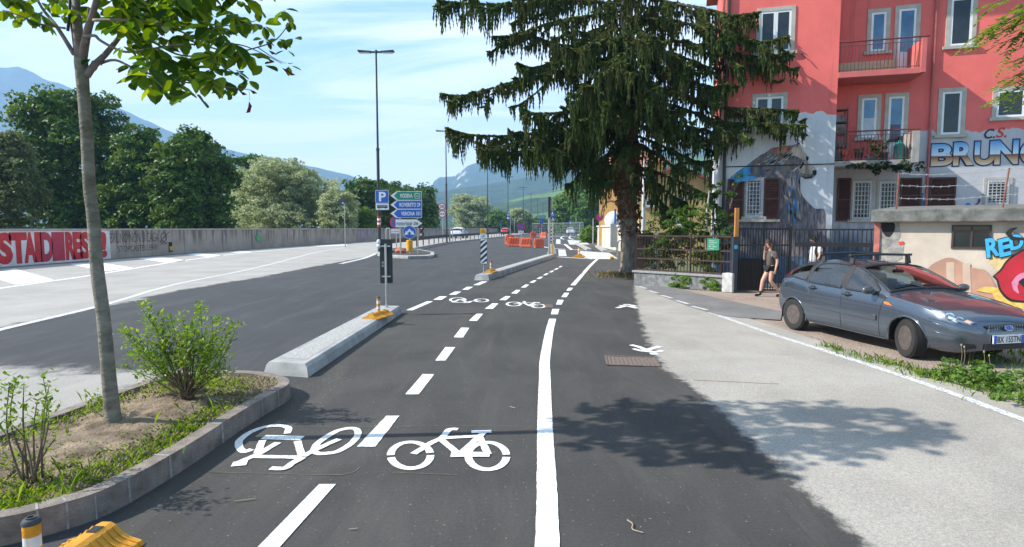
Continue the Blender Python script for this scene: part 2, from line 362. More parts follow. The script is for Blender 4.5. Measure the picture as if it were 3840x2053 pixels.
def blk(pix, parent, name='lane_dash', z=.006, mat=None):
    mb_ = MB(); ps = [G(x, y, z) for x, y in pix]; q = []
    for a, b in zip(ps, ps[1:] + ps[:1]):
        k = max(1, int((b - a).length / .05)) if a.y < 16 else 1
        q += [a.lerp(b, i / k) + (V((random.uniform(-.003, .003), random.uniform(-.006, .006), 0)) if k > 1 else V()) for i in range(k)]
    mb_.poly(q); return mb_.build(name, mat or WHITE, parent, fix=False)
# centre dashes of the cycle path
A0, A1, A2, A3 = G(*KD((803, 1220))), G(*KD((845, 1220))), G(*KD((705, 1377))), G(*KD((650, 1377)))
mb_ = MB(); mb_.poly([(p.x, p.y, .006) for p in (A0, A1, A2 + (A2 - A1) * .3, A3 + (A3 - A0) * .3)]); mb_.build('lane_dash', WHITE, path, fix=False)
blk([KD(p) for p in ((972, 1046), (1005, 1046), (944, 1124), (898, 1124))], path)
for q in (((613, 865), (705, 868), (580, 1028), (473, 1028)), ((795, 648), (873, 650), (795, 757), (713, 757)), ((922, 492), (987, 494), (937, 572), (862, 570)), ((1045, 380), (1098, 381), (1050, 438), (983, 437)),
          ((1172, 297), (1222, 298), (1178, 341), (1112, 340)), ((1280, 238), (1320, 240), (1283, 272), (1229, 270)), ((1365, 188), (1400, 190), (1370, 219), (1323, 217)), ((1440, 145), (1470, 146), (1440, 170), (1402, 169)),
          ((1505, 111), (1530, 112), (1505, 131), (1470, 130)), ((1558, 82), (1582, 83), (1558, 100), (1527, 100)), ((1606, 55), (1627, 56), (1605, 71), (1580, 71)), ((1652, 33), (1672, 34), (1650, 47), (1626, 47)), ((1690, 13), (1709, 14), (1690, 26), (1666, 26)), ((1722, -4), (1738, -3), (1722, 7), (1704, 7)),
          ((1655, 342), (1712, 342), (1700, 385), (1645, 385)), ((1700, 268), (1748, 270), (1730, 307), (1685, 306)), ((1752, 212), (1792, 212), (1770, 247), (1728, 247)), ((1787, 171), (1824, 172), (1803, 195), (1767, 195)),
          ((750, 240), (808, 241), (765, 268), (695, 268)), ((870, 202), (923, 203), (880, 227), (823, 227)), ((968, 164), (1018, 164), (980, 187), (930, 187)), ((1085, 121), (1135, 121), (1065, 151), (1018, 150))):
    blk([K5(p) for p in q], path)
line([K5((672, 282)), K5((505, 354))], .17, path)
line([K5(p) for p in ((1658, 423), (1633, 520), (1612, 640), (1594, 770), (1595, 900), (1595, 1050), (1596, 1288))] + [(2051, 1850), (2053, 2053), (2054, 2300)], .155, path)
line([K5((1821, 153)), K5((1890, 74)), K5((1965, -10)), KD((1502, 653))], .17, path)
# bicycle symbols
def strokes(ss, w, parent, conv, name='bicycle_symbol', z=.006):
    mb_ = MB()
    for i, s in enumerate(ss):
        wd = w
        if isinstance(s[0], (int, float)): wd, s = s[0], s[1]
        ps = [G(*conv(p)) for p in s]; ribbon(mb_, spline(ps, 5) if len(ps) > 2 else ps, wd, z + .0004 * i)
    return mb_.build(name, WHITE, parent, fix=False)
def ell(cx_, cy_, rx, ry, a0=0, a1=360, n=26): return [(cx_ + rx * cos(radians(a0 + (a1 - a0) * i / n)), cy_ + ry * sin(radians(a0 + (a1 - a0) * i / n))) for i in range(n + 1)]
strokes([ell(1033, 1147, 50, 33, 0, 170), ell(1033, 1147, 50, 33, 180, 350), ell(1226, 1149, 48, 34, 5, 185), ell(1226, 1149, 48, 34, 195, 355),
         ((1040, 1144), (1085, 1116), (1112, 1103), (1130, 1083), (1152, 1082)), ((1112, 1104), (1208, 1099)), ((1110, 1108), (1152, 1143)), ((1216, 1091), (1160, 1142)), ((1206, 1100), (1228, 1145)), (.11, ((1134, 1146), (1232, 1146))), (.075, ((1186, 1089), (1236, 1088)))], .068, path, KD)
strokes([((1850, 660), (1790, 678), (1757, 640), (1765, 590), (1850, 530), (1960, 493), (2060, 487), (2118, 505), (2108, 545)), (.115, ((1935, 572), (2220, 580))), ((1930, 595), (1890, 690)), ((2040, 612), (1960, 660), (1900, 695), (1790, 742), (1735, 768)), (.10, ((1705, 772), (1815, 762))),
         ((2185, 603), (2215, 705)), ((1870, 716), (2215, 722)), ((2225, 715), (2330, 660), (2490, 588)), ((2225, 722), (2140, 770), (2090, 803), (1985, 803))], .068, path, K3)
strokes([((790, 1138), (800, 1116), (848, 1086), (888, 1079), (901, 1090), (888, 1113), (850, 1137), (806, 1143), (790, 1138))], .068, path, KD)
strokes([ell(1345, 304, 55, 16, 0, 180), ell(1345, 304, 55, 16, 185, 355), ell(1545, 320, 52, 15), ((1345, 304), (1420, 296), (1432, 284), (1415, 283)), ((1420, 293), (1510, 297)), ((1430, 298), (1470, 318)), ((1520, 292), (1470, 318), (1545, 320)), (.12, ((1500, 293), (1555, 293)))], .07, path, K5)
strokes([ell(895, 270, 60, 17, 90, 380), ell(1085, 275, 52, 13), ((850, 290), (940, 290), (1020, 280), (1080, 275)), ((900, 272), (850, 288)), (.12, ((890, 268), (945, 272))), ((940, 295), (985, 292), (1000, 282)), ((930, 272), (965, 290))], .07, path, K5)
# walkers painted on the pedestrian side
strokes([(.10, ((2288, 634), (2350, 650), (2405, 672))), (.10, ((2522, 646), (2460, 662), (2425, 675))), (.085, ((2308, 666), (2370, 682), (2440, 690))), (.085, ((2545, 680), (2500, 690), (2440, 690))), (.15, ((2380, 672), (2450, 682))), (.14, ((2442, 706), (2505, 706)))], .1, pav, K5, 'walker_symbol', .008)
strokes([(.13, ((2176, 336), (2255, 318))), (.12, ((2195, 316), (2262, 322))), (.13, ((2336, 338), (2262, 320))), (.12, ((2332, 324), (2285, 312))), (.14, ((2225, 309), (2285, 309)))], .1, path, K5, 'walker_symbol', .008)
line([K8((2145 + 300, 862)), K8((2145, 757)), K8((1700, 592)), K8((1200, 426)), K8((900, 330)), K8((605, 227))], .13, pav, 'edge_line', .009, WORNW)
for a, b_ in (((515, 197), (590, 216)), ((440, 169), (498, 186)), ((366, 143), (418, 158)), ((305, 120), (348, 133)), ((255, 98), (292, 110))): line([K8(a), K8(b_)], .13, pav, 'edge_dash', .015, WORNW)
# left carriageway
line([K2(p) for p in ((-400, 800), (0, 752), (346, 703), (680, 655), (1400, 541), (1900, 481), (2300, 447), (2557, 432))], .22, road, 'edge_line')
line([K2(p) for p in ((-500, 1190), (0, 1058), (790, 868), (1300, 722), (1890, 600), (2340, 486), (2557, 450))], .2, road, 'lane_line', .006, WORNW)
for q in (((-130, 650), (110, 606), (395, 688), (120, 724)), ((515, 573), (735, 562), (985, 600), (772, 625)), ((1015, 530), (1180, 521), (1385, 547), (1225, 562)), ((1375, 500), (1480, 490), (1655, 510), (1540, 520)), ((1690, 485), (1760, 477), (1872, 483), (1790, 491)), ((2300, 440), (2557, 426), (2557, 434), (2400, 442))):
    blk([K2(p) for p in q], road, 'hatch_bar', .006)
# far crossing
for q in (((200, 1085), (320, 1090), (345, 1200), (205, 1195)), ((530, 1108), (1075, 1142), (1240, 1250), (800, 1250), (610, 1218)), ((165, 908), (235, 910), (240, 988), (160, 985)), ((355, 920), (650, 938), (740, 998), (395, 1000))): blk([Z5(p) for p in q], path, 'crossing_block', .010, WORNW)
for s in (((190, 1215), (520, 1235), (800, 1252)), ((-60, 1040), (100, 1066), (330, 1082)), ((440, 1085), (650, 1098)), ((150, 993), (380, 1002)), ((300, 850), (245, 885), (300, 912)), ((415, 850), (390, 887), (460, 914)), ((310, 994), (430, 1090))): line([Z5(p) for p in s], .3, path, 'crossing_line', .010)
CHALK = M('layout_chalk', (.15, .135, .085), .9, .2, 9)
for pts_ in (((600, 1072), (1000, 1076), (1018, 1074)), ((1000, 1080), (1035, 1072), (1320, 1074), (1315, 1082)), ((540, 1190), (690, 1193), (860, 1196), (905, 1178)), ((985, 1190), (1150, 1196))):
    line([KD(p) for p in pts_], .006, path, 'layout_line', .0055, CHALK, 3)
# drain grates let into the path
gmat = M('grate_gravel', (.13, .10, .085), .95, c2=(.30, .23, .19), sc=90, bump=.9, bsc=120)
def grate(pix, label):
    ps = [G(x, y, .009) for x, y in pix]; th = thing('drain_grate', label, 'drain', sum(ps, V()) / 4); mb_ = MB(); mb_.poly(ps); mb_.build('gravel_infill', gmat, th, fix=False)
    mb_ = MB()
    for i in range(1, 12):
        k = i / 12; a = ps[0].lerp(ps[1], k); b_ = ps[3].lerp(ps[2], k); mb_.bar(a + V((0, 0, .003)), b_ + V((0, 0, .003)), .012, .008)
    for a, b_ in ((0, 1), (1, 2), (2, 3), (3, 0)): mb_.bar(ps[a] + V((0, 0, .004)), ps[b_] + V((0, 0, .004)), .03, .012)
    mb_.build('grate_frame', M('rusty_iron', (.10, .075, .06), .8, c2=(.2, .15, .12), sc=30), th)
grate([K5(p) for p in ((2082, 722), (2470, 732), (2525, 806), (2100, 792))], 'brown grit-filled drain grate beside the lower walker symbol')
grate([K5(p) for p in ((1590, 304), (1648, 306), (1662, 334), (1612, 333))], 'small drain grate touching the far bicycle symbol')

# ---------------------------------------------------------------- concrete separator kerbs, planted bed, island
CONC = M('precast_concrete', (.34, .34, .33), .85, .22, 3, bump=.15, bsc=80)
CONC2 = M('cast_aggregate', (.24, .235, .225), .95, c2=(.55, .54, .51), sc=60, bump=.6, bsc=90)
def separator(name, label, pL0, pR0, pR1, pL1, h, ch=.06, n=7):
    """precast kerb: sloping ends and sides, coarse concrete strip on top. p*: ground corners near-left, near-right, far-right, far-left"""
    th = thing(name, label, 'kerb', (pL0 + pR0 + pR1 + pL1) / 4); mb_ = MB(); up = V((0, 0, h)); rows = []
    for i in range(n + 1):
        k = i / n; a = pL0.lerp(pL1, k); b_ = pR0.lerp(pR1, k); ax = (b_ - a).normalized(); fw = (pL1 - pL0).normalized()
        bend = V((0, 0, 0))
        e = ch if i == 0 else (-ch if i == n else 0)
        rows.append([a, a + ax * .03 + up * .72 + fw * e * .7, a + ax * .07 + up + fw * e, b_ - ax * .07 + up + fw * e, b_ - ax * .03 + up * .72 + fw * e * .7, b_])
    mb_.grid(rows); mb_.poly(rows[0]); mb_.poly(rows[-1]); mb_.build('kerb_body', CONC, th, bevel=.012)
    mb_ = MB(); rr = []
    for i in range(n + 1):
        k = .05 + .9 * i / n; a = pL0.lerp(pL1, k); b_ = pR0.lerp(pR1, k); ax = (b_ - a).normalized()
        rr.append([a + ax * .15 + up * 1.02, b_ - ax * .15 + up * 1.02])
    mb_.grid(rr); mb_.build('kerb_infill', CONC2, th, fix=False)
    return th
separator('separator_kerb', 'near pale concrete separator kerb carrying the black board', G(*K3((1933, 107))), G(*K3((2262, 131))), G(*K5((452, 372))), G(*K5((452, 372))) + V((-.62, .06, 0)), .17)
separator('separator_kerb', 'far concrete separator kerb carrying the black and white striped board', G(*K4((1133, 863))), G(*K4((1254, 865))), G(*K4((1786, 678))), G(*K4((1786, 678))) + V((-.6, .15, 0)), .22)
BED = [(-2.61, 6.75), (-2.65, 6.2), (-2.69, 5.7), (-2.72, 4.8), (-2.80, 4.1), (-2.95, 3.78), (-3.3, 3.52), (-3.9, 3.42), (-4.5, 3.55), (-4.75, 3.95), (-4.70, 4.6), (-4.6, 5.2), (-4.45, 6.5), (-4.35, 7.0), (-4.1, 7.3), (-3.7, 7.42), (-3.2, 7.35), (-2.8, 7.1)]
def closed(pts, n): 
    p = [V((a, b, 0)) for a, b in pts]; m_ = len(p); out = []
    for i in range(m_):
        p0, p1, p2, p3 = p[i - 1], p[i], p[(i + 1) % m_], p[(i + 2) % m_]
        for k in range(n):
            t_ = k / n; out.append(.5 * ((2 * p1) + (p2 - p0) * t_ + (2 * p0 - 5 * p1 + 4 * p2 - p3) * t_ * t_ + (3 * p1 - p0 - 3 * p2 + p3) * t_ ** 3))
    return out
BO = closed(BED, 8); bc = V((-3.6, 5.4, 0))
def offs(ring, d):
    out = []; n = len(ring)
    for i in range(n):
        t_ = (ring[(i + 1) % n] - ring[i - 1]).normalized(); nn = V((-t_.y, t_.x, 0))
        if nn.dot(ring[i] - bc) > 0: nn = -nn
        out.append(ring[i] + nn * d)
    return out
BI = offs(BO, .135); KH = .185
km = MB(); n = len(BO); acc = 0; joint = [0] * n
for i in range(n):
    acc += (BO[(i + 1) % n] - BO[i]).length
for i in range(n): joint[i] = 1 if i in (4, 9, 19, 26, 31, 36, 40, 43, 47, 60, 72, 84, 96, 104, 109, 114, 119, 124, 130, 135, 139) else 0
for i in range(n):
    j = (i + 1) % n; a0, a1, b0, b1 = BO[i], BO[j], BI[i], BI[j]; u = V((0, 0, KH)); s0 = (b0 - a0) * .06; s1 = (b1 - a1) * .06
    jt = .55 if joint[i] else 1
    def quad(p0, p1, p2, p3):
        km.cur = 0; km.add([p0, p1, p2, p3], [(0, 1, 2, 3)])
        if joint[i]:
            km.cur = 1; nn = ((p1 - p0).cross(p3 - p0)).normalized() * .003; m0, m1 = (p0.lerp(p1, .2), p0.lerp(p1, .5)), None
            q = [p0.lerp(p1, .15), p0.lerp(p1, .42), p3.lerp(p2, .42), p3.lerp(p2, .15)]
            km.add([x + nn for x in q], [(0, 1, 2, 3)]); km.add([x - nn for x in q], [(0, 1, 2, 3)]); km.cur = 0
    quad(a0, a1, a1 + s1 + u, a0 + s0 + u); quad(a0 + s0 + u, a1 + s1 + u, b1 + u, b0 + u); quad(b0 + u, b1 + u, b1, b0)
km.build('planter_kerb', [M('porphyry_stone', (.155, .125, .102), .85, c2=(.27, .225, .195), sc=5, bump=.5, bsc=55), M('mortar', (.30, .28, .255), .95, .3, 14)], fix=False, label='grey stone block kerb edging the planted bed in the lower left', cat='kerb')
soil = MB(); rows = []
RIN = offs(BO, .13)
for k in range(15):
    s_ = 1 - k / 14.0; row = []
    for p in RIN + [RIN[0]]:
        q = bc + (p - bc) * max(s_, .001); z = .135 + .075 * (1 - s_ ** 2) + (.035 * noise.noise((q.x * 3, q.y * 3, 0)) + .02 * noise.noise((q.x * 11, q.y * 11, 3))) * min(1, (1 - s_) * 6)
        row.append((q.x, q.y, z))
    rows.append(row)
soil.grid(rows)
def soil_z(x, y): return .18 + .03 * noise.noise((x * 3, y * 3, 0))
soil.build('bed_soil', M('dry_soil', (.12, .082, .052), .95, c2=(.30, .225, .155), sc=4.5, bump=.9, bsc=45), smooth=True, fix=False, kind='structure')
# traffic island with the direction signs
IS = [K4(p) for p in ((355, 668), (470, 686), (600, 692), (760, 688), (815, 680), (812, 655), (700, 632), (520, 612), (370, 628))]
ip = [G(x, y) for x, y in IS]; im = MB(); im.prism(ip, (0, 0, .2)); im.build('traffic_island', CONC, bevel=.03, label='low concrete traffic island under the direction signs', cat='island')
cen = sum(ip, V()) / len(ip); im = MB(); im.poly([cen + (p - cen) * .86 + V((0, 0, .204)) for p in ip]); isl = im.build('island_asphalt', MATS['path_asphalt'], bpy.data.objects['traffic_island'], fix=False)
kb = MB(); kp = spline([G(*K4(p)) for p in ((60, 730), (230, 690), (290, 670), (360, 640))], 6); ribbon(kb, kp, .3, .006); kb.build('island_line', WORNW, road, fix=False)
for nm, pp in (('crossing_kerb', ((512, 992), (620, 1045), (730, 1110))), ('crossing_kerb', ((868, 1040), (940, 1088), (1010, 1130), (1200, 1132)))):
    ps = [G(*Z5(p)) for p in pp]; kb = MB()
    for a, b_ in zip(ps, ps[1:]): kb.bar(a + V((0, 0, .09)), b_ + V((0, 0, .09)), .45, .18)
    kb.build(nm, CONC, label='pale kerb between the two zebra blocks at the far crossing' if len(pp) == 3 else 'bent pale kerb in front of the bare concrete wall', cat='kerb')
# ---------------------------------------------------------------- mountains and hills (real distances)
def hill(name, ridge, Yr, depth_front, depth_back, mat, rough=.06, nx=160, ny=46, z0=0, pw=1.3, seed=0, crag=0):
    """ridge: photo pixels of the skyline at distance Yr; slopes fall towards the viewer and away behind"""
    xs = [p[0] for p in ridge]; rows = []
    for j in range(ny + 1):
        v = j / ny; row = []
        for i in range(nx + 1):
            px = xs[0] + (xs[-1] - xs[0]) * i / nx; py = interp(ridge, px); top = AT(px, py, Yr)
            if v <= .7: k = v / .7; Y = Yr - depth_front * (1 - k); hgt = k ** pw
            else: k = (v - .7) / .3; Y = Yr + depth_back * k; hgt = 1 - .8 * k
            x = top.x * (Y / Yr) ** .55; q = V((x * .004, Y * .004, seed))
            nz_ = noise.fractal(q, .9, 2.1, 6) + .6 * (1 - abs(noise.noise(q * 1.7)) * 2)
            zz = z0 + (top.z - z0) * hgt
            amp = (top.z - z0) * rough * min(1, hgt * 3) * (1 - .75 * max(0, 1 - abs(v - .7) * 12))
            if crag and hgt > .62: zz += (top.z - z0) * crag * (noise.noise(q * 6) * .5)
            row.append((x, Y, zz + nz_ * amp))
        rows.append(row)
    mb = MB(); mb.grid(rows); return mb.build(name, mat, smooth=True, fix=False, kind='structure')
def hillmat(name, c, c2, rock=None, sc=.02, field=None):
    m = bpy.data.materials.new(name); m.use_nodes = True; t = m.node_tree; b = t.nodes['Principled BSDF']; MATS[name] = m
    co = N(t, 'ShaderNodeTexCoord').outputs['Object']; b.inputs['Roughness'].default_value = .95; b.inputs['Specular IOR Level'].default_value = .1
    n = N(t, 'ShaderNodeTexNoise', inp={'Scale': sc, 'Detail': 8, 'Roughness': .7}); L(t, co, n.inputs['Vector']); mr = N(t, 'ShaderNodeMapRange', inp={1: .4, 2: .62}); L(t, n.outputs[0], mr.inputs[0])
    mx = N(t, 'ShaderNodeMix', data_type='RGBA'); L(t, mr.outputs[0], mx.inputs[0]); mx.inputs[6].default_value = tuple(c) + (1,); mx.inputs[7].default_value = tuple(c2) + (1,); col = mx.outputs[2]
    if rock:
        g = N(t, 'ShaderNodeNewGeometry'); s = N(t, 'ShaderNodeSeparateXYZ'); L(t, g.outputs['True Normal'], s.inputs[0])
        a = math_(t, 'ADD', s.outputs[2], math_(t, 'MULTIPLY', math_(t, 'SUBTRACT', n.outputs[0], .5), .8))
        mr = N(t, 'ShaderNodeMapRange', inp={1: rock[0], 2: rock[0] + .12, 3: 1, 4: 0}); L(t, a, mr.inputs[0])
        mx = N(t, 'ShaderNodeMix', data_type='RGBA'); L(t, mr.outputs[0], mx.inputs[0]); L(t, col, mx.inputs[6]); mx.inputs[7].default_value = tuple(rock[1]) + (1,); col = mx.outputs[2]
    if field:
        n3 = N(t, 'ShaderNodeTexNoise', inp={'Scale': field[0], 'Detail': 2, 'Distortion': 1.5}); mp = N(t, 'ShaderNodeMapping'); mp.inputs['Scale'].default_value = (.5, .5, 3); L(t, co, mp.inputs[0]); L(t, mp.outputs[0], n3.inputs['Vector'])
        mr = N(t, 'ShaderNodeMapRange', inp={1: .53, 2: .56}); L(t, n3.outputs[0], mr.inputs[0])
        mx = N(t, 'ShaderNodeMix', data_type='RGBA'); L(t, mr.outputs[0], mx.inputs[0]); L(t, col, mx.inputs[6]); mx.inputs[7].default_value = tuple(field[1]) + (1,); col = mx.outputs[2]
    L(t, col, b.inputs['Base Color'])
    n2 = N(t, 'ShaderNodeTexNoise', inp={'Scale': sc * 6, 'Detail': 5}); L(t, co, n2.inputs['Vector']); bp = N(t, 'ShaderNodeBump', inp={'Strength': 1, 'Distance': 8}); L(t, n2.outputs[0], bp.inputs['Height']); L(t, bp.outputs[0], b.inputs['Normal'])
    return m
FOREST = hillmat('forest_slope', (.012, .028, .012), (.04, .075, .024), sc=.022)
ROCKY = hillmat('rocky_forest', (.015, .032, .014), (.035, .065, .025), (.62, (.42, .40, .37)), sc=.01)
TERR = hillmat('terraced_hill', (.018, .042, .014), (.05, .09, .028), sc=.03, field=(.006, (.10, .18, .045)))
hill('mountain_slope', [(-900, 330), (-500, 200), (-200, 235), (0, 250), (70, 250), (190, 300), (420, 393), (600, 478), (760, 540), (890, 572), (1080, 605), (1200, 632), (1320, 660), (1420, 720), (1560, 800)], 4100, 1700, 900, FOREST, .05, seed=3)
hill('mountain_cliff', [(1540, 800), (1600, 712), (1622, 700), (1628, 680), (1650, 668), (1690, 664), (1706, 663), (1722, 655), (1735, 640), (1750, 629), (1770, 622), (1790, 617), (1850, 612), (1950, 600), (2060, 590), (2150, 575), (2300, 560), (2500, 540), (2700, 520), (3000, 530)], 3900, 1500, 900, ROCKY, .05, 260, 60, seed=9, pw=.9, crag=.06)
hill('wooded_hill', [(1480, 850), (1560, 752), (1640, 722), (1760, 702), (1850, 690), (1960, 668), (2080, 640), (2200, 610), (2400, 575), (2700, 560), (3100, 600)], 2300, 1100, 600, FOREST, .07, 220, 60, seed=21)
hill('hillside', [(1650, 850), (1760, 812), (1860, 768), (1950, 742), (2060, 722), (2120, 700), (2230, 660), (2400, 610), (2600, 590), (3000, 600)], 1250, 560, 300, TERR, .04, 160, 40, seed=33)

# ---------------------------------------------------------------- haze: one closed box of thin air
def make_haze():
    mb = MB(); mb.box((0, 2400, 620), (12000, 6800, 1246)); m = bpy.data.materials.new('haze_air'); m.use_nodes = True; t = m.node_tree; t.nodes.clear()
    p = N(t, 'ShaderNodeVolumePrincipled'); p.inputs['Color'].default_value = (.42, .66, 1, 1); p.inputs['Density'].default_value = HAZE; p.inputs['Anisotropy'].default_value = 0
    o = N(t, 'ShaderNodeOutputMaterial'); L(t, p.outputs[0], o.inputs['Volume'])
    mb.build('haze', m, kind='stuff')
HAZE = .0002
make_haze()

# ---------------------------------------------------------------- the long flood wall on the left
WALLM = bpy.data.materials.new('flood_wall_concrete'); WALLM.use_nodes = True; t = WALLM.node_tree; b = t.nodes['Principled BSDF']; co = N(t, 'ShaderNodeTexCoord').outputs['Object']
n = N(t, 'ShaderNodeTexNoise', inp={'Scale': .6, 'Detail': 8, 'Roughness': .65}); L(t, co, n.inputs['Vector']); cr = N(t, 'ShaderNodeValToRGB'); L(t, n.outputs[0], cr.inputs[0])
e = cr.color_ramp.elements; e[0].position = .3; e[1].position = .7; e[0].color = (.26, .215, .175, 1); e[1].color = (.41, .355, .30, 1)
mp = N(t, 'ShaderNodeMapping'); mp.inputs['Scale'].default_value = (2.2, 2.2, .12); L(t, co, mp.inputs[0]); n2 = N(t, 'ShaderNodeTexNoise', inp={'Scale': 1.6, 'Detail': 6}); L(t, mp.outputs[0], n2.inputs['Vector'])
sz = N(t, 'ShaderNodeSeparateXYZ'); L(t, co, sz.inputs[0]); zr = N(t, 'ShaderNodeMapRange', inp={1: .4, 2: 1.9, 3: .0, 4: .16}); L(t, sz.outputs[2], zr.inputs[0])
st = N(t, 'ShaderNodeMapRange', inp={1: .50, 2: .62, 3: 0, 4: .8}); L(t, math_(t, 'ADD', n2.outputs[0], math_(t, 'SUBTRACT', zr.outputs[0], .1)), st.inputs[0])
mx = N(t, 'ShaderNodeMix', data_type='RGBA'); L(t, st.outputs[0], mx.inputs[0]); L(t, cr.outputs[0], mx.inputs[6]); mx.inputs[7].default_value = (.105, .085, .07, 1); L(t, mx.outputs[2], b.inputs['Base Color']); b.inputs['Roughness'].default_value = .9
WH = 1.98
wall = MB(); WP = [V((interp(XWALL, y), y, 0)) for y in [4, 20, 30, 38, 45, 52, 62, 72, 85, 100, 120, 160, 220, 300, 380]]
for a, b_ in zip(WP, WP[1:]):
    d = V((-.35, 0, 0)); wall.add([a, b_, b_ + V((0, 0, WH - .1)), a + V((0, 0, WH - .1)), a + d, b_ + d, b_ + d + V((0, 0, WH - .1)), a + d + V((0, 0, WH - .1))], [(0, 1, 2, 3), (5, 4, 7, 6), (3, 2, 6, 7)])
    wall.cur = 1; o_ = V((.04, 0, 0)); z0, z1 = V((0, 0, WH - .1)), V((0, 0, WH))
    wall.add([a + o_ + z0, b_ + o_ + z0, b_ + o_ + z1, a + o_ + z1, a + d - o_ + z0, b_ + d - o_ + z0, b_ + d - o_ + z1, a + d - o_ + z1], [(0, 1, 2, 3), (5, 4, 7, 6), (3, 2, 6, 7), (1, 0, 4, 5)]); wall.cur = 0
fw = wall.build('flood_wall', [WALLM, M('wall_coping', (.40, .34, .31), .85, .15, 2)], fix=False, label='long grey concrete flood wall with graffiti along the left of the road', cat='wall')
ft = MB(); ribbon(ft, [p + V((.35, 0, 0)) for p in WP], .7, .012); ft.build('wall_foot_strip', MATS['worn'] if 'worn' in MATS else M('wall_foot_asphalt', (.16, .155, .15), .95, .2, 3), road, fix=False)  # darker strip along the foot of the wall
def wx(px, py): # point on wall face
    d = ray(px, py)
    for a, b_ in zip(WP, WP[1:]):
        nn = V((b_.y - a.y, a.x - b_.x, 0)).normalized(); t_ = (a - V((0, 0, H))).dot(nn) / d.dot(nn); q = V((0, 0, H)) + d * t_
        if a.y <= q.y <= b_.y: return q + nn * .006
    return None
def onwall(mb, polys, dx=0.0):
    for q in polys:
        ps = [wx(*p) for p in q]
        if all(ps): mb.poly([p + V((dx, 0, 0)) for p in ps])
WX = -26.2 + .006
def wrect(mb, y0, y1, z0, z1, dx=0): mb.poly([(WX + dx, y0, z0), (WX + dx, y1, z0), (WX + dx, y1, z1), (WX + dx, y0, z1)])
def wall_text(mb, s, y0, y1, z0, z1, bold=0, dx=.006, slant=0, sp=1): put_text(mb, s, (WX + dx, y0, z0), (0, y1 - y0, slant), (0, 0, z1 - z0), bold, sp)
def wp(p): q = wx(*K2(p)); return q
yv = lambda cxp: wp((cxp, 420)).y
mb = MB(); wrect(mb, 18, yv(812), .02, WH - .12); mb.build('whitewash', M('whitewash', (.62, .60, .59), .9, .12, 2), fw, fix=False)
mb = MB(); RED = [M('red_graffiti', (.48, .012, .02), .6, .2, 2), M('magenta_graffiti', (.40, .02, .05), .6, .2, 2)]
def fat(mb, s, y0, y1, z0, z1, m=0, bold=.06): mb.cur = m; wall_text(mb, s, y0, y1, z0, z1, bold, .008)
for s, a, b_, m_ in (('S', -25, 85, 0), ('T', 70, 195, 0), ('A', 175, 262, 0), ('I', 258, 300, 0), ('D', 300, 385, 1), ('I', 385, 470, 1), ('R', 484, 550, 0), ('E', 540, 600, 0), ('S', 590, 662, 0), ('!', 735, 782, 0)): fat(mb, s, yv(a - 4), yv(b_ + 4), .13, 1.79, m_, .06)
for a in (-150, -330): fat(mb, 'E', yv(a), yv(a + 130), .12, 1.80, 0, .085)
mb.cur = 0
for a, b_ in ((300, 345), (415, 455)):
    y0, y1 = yv(a), yv(b_); mb.poly([(WX + .01, y0, 1.55), (WX + .01, (y0 + y1) / 2, 1.78), (WX + .01, y1, 1.55), (WX + .01, (y0 + y1) / 2, 1.66)])
mb.build('red_lettering', RED, fw, fix=False)
mb = MB(); BLK = M('black_spray', (.03, .028, .03), .7, .3, 3)
wall_text(mb, 'BRUNO NON SI CAGA', yv(812), yv(1170), 1.03, 1.70, -.012); wall_text(mb, 'STOPCASTELLER', yv(868), yv(1130), .42, .82, -.01); wall_text(mb, '@', yv(1132), yv(1160), .45, .85, -.01); wall_text(mb, 'BRUN', yv(1185), yv(1232), .78, 1.0, -.01)
cy_, cz_ = yv(1208), 1.35; rr = yv(1228) - cy_
mb.tube([(WX + .01, cy_ + rr * cos(a), cz_ + .33 * sin(a)) for a in [i * pi / 12 for i in range(25)]], .025, 4, False)
mb.tube([(WX + .012, yv(1180), 1.0), (WX + .012, yv(1250), 1.72)], .025, 4, False)
for s, a, b_, z0, z1 in (('BANK', 1802, 1850, 1.45, 1.75), ('FREE', 1805, 1852, 1.08, 1.38), ('DAYS', 1805, 1855, .72, 1.0)): wall_text(mb, s, yv(a), yv(b_), z0, z1, .0)
mb.build('black_lettering', BLK, fw, fix=False)
mb = MB(); wall_text(mb, 'NOTAV', yv(1360), yv(1465), 1.0, 1.6, -.012, slant=.15); mb.build('faded_red_lettering', M('faded_red', (.30, .12, .10), .8), fw, fix=False)
mb = MB()
for s, a, b_ in (('A', 1490, 1560), ('T', 1555, 1610), ('S', 1605, 1650), ('R', 1645, 1700), ('K', 1690, 1765)): wall_text(mb, s, yv(a), yv(b_), .22, 1.78, .05, .006)
mb.build('bubble_outline', BLK, fw, fix=False)
mb = MB()
for s, a, b_ in (('A', 1497, 1552), ('T', 1561, 1604), ('S', 1610, 1645), ('R', 1651, 1693), ('K', 1697, 1757)): wall_text(mb, s, yv(a), yv(b_), .3, 1.7, .0, .010)
mb.build('bubble_fill', M('silver_spray', (.38, .37, .37), .6, .3, 2), fw, fix=False)
mb = MB(); c_ = wp((1920, 375)); mb.poly([(c_.x + .006, c_.y + 1.0 * cos(a), c_.z + .5 * sin(a)) for a in [i * pi / 9 for i in range(18)]]); mb.build('green_tag', M('green_spray', (.12, .34, .16), .8, .4, 2), fw, fix=False)
mb = MB()
for a, b_ in ((1242, 1283), (1848, 1870)): wrect(mb, yv(a), yv(b_), .2 if a < 1300 else .1, .95 if a < 1300 else .45, .012)
mb.build('niche', M('dark_niche', (.015, .014, .013), .9), fw, fix=False)
mb = MB(); wrect(mb, yv(1247), yv(1276), .3, .62, .02); mb.build('yellow_meter', M('meter_yellow', (.45, .30, .06), .6), fw, fix=False)
mb = MB(); q = [wx(*K4(p)) for p in ((192, 452), (305, 450), (305, 530), (192, 535))]
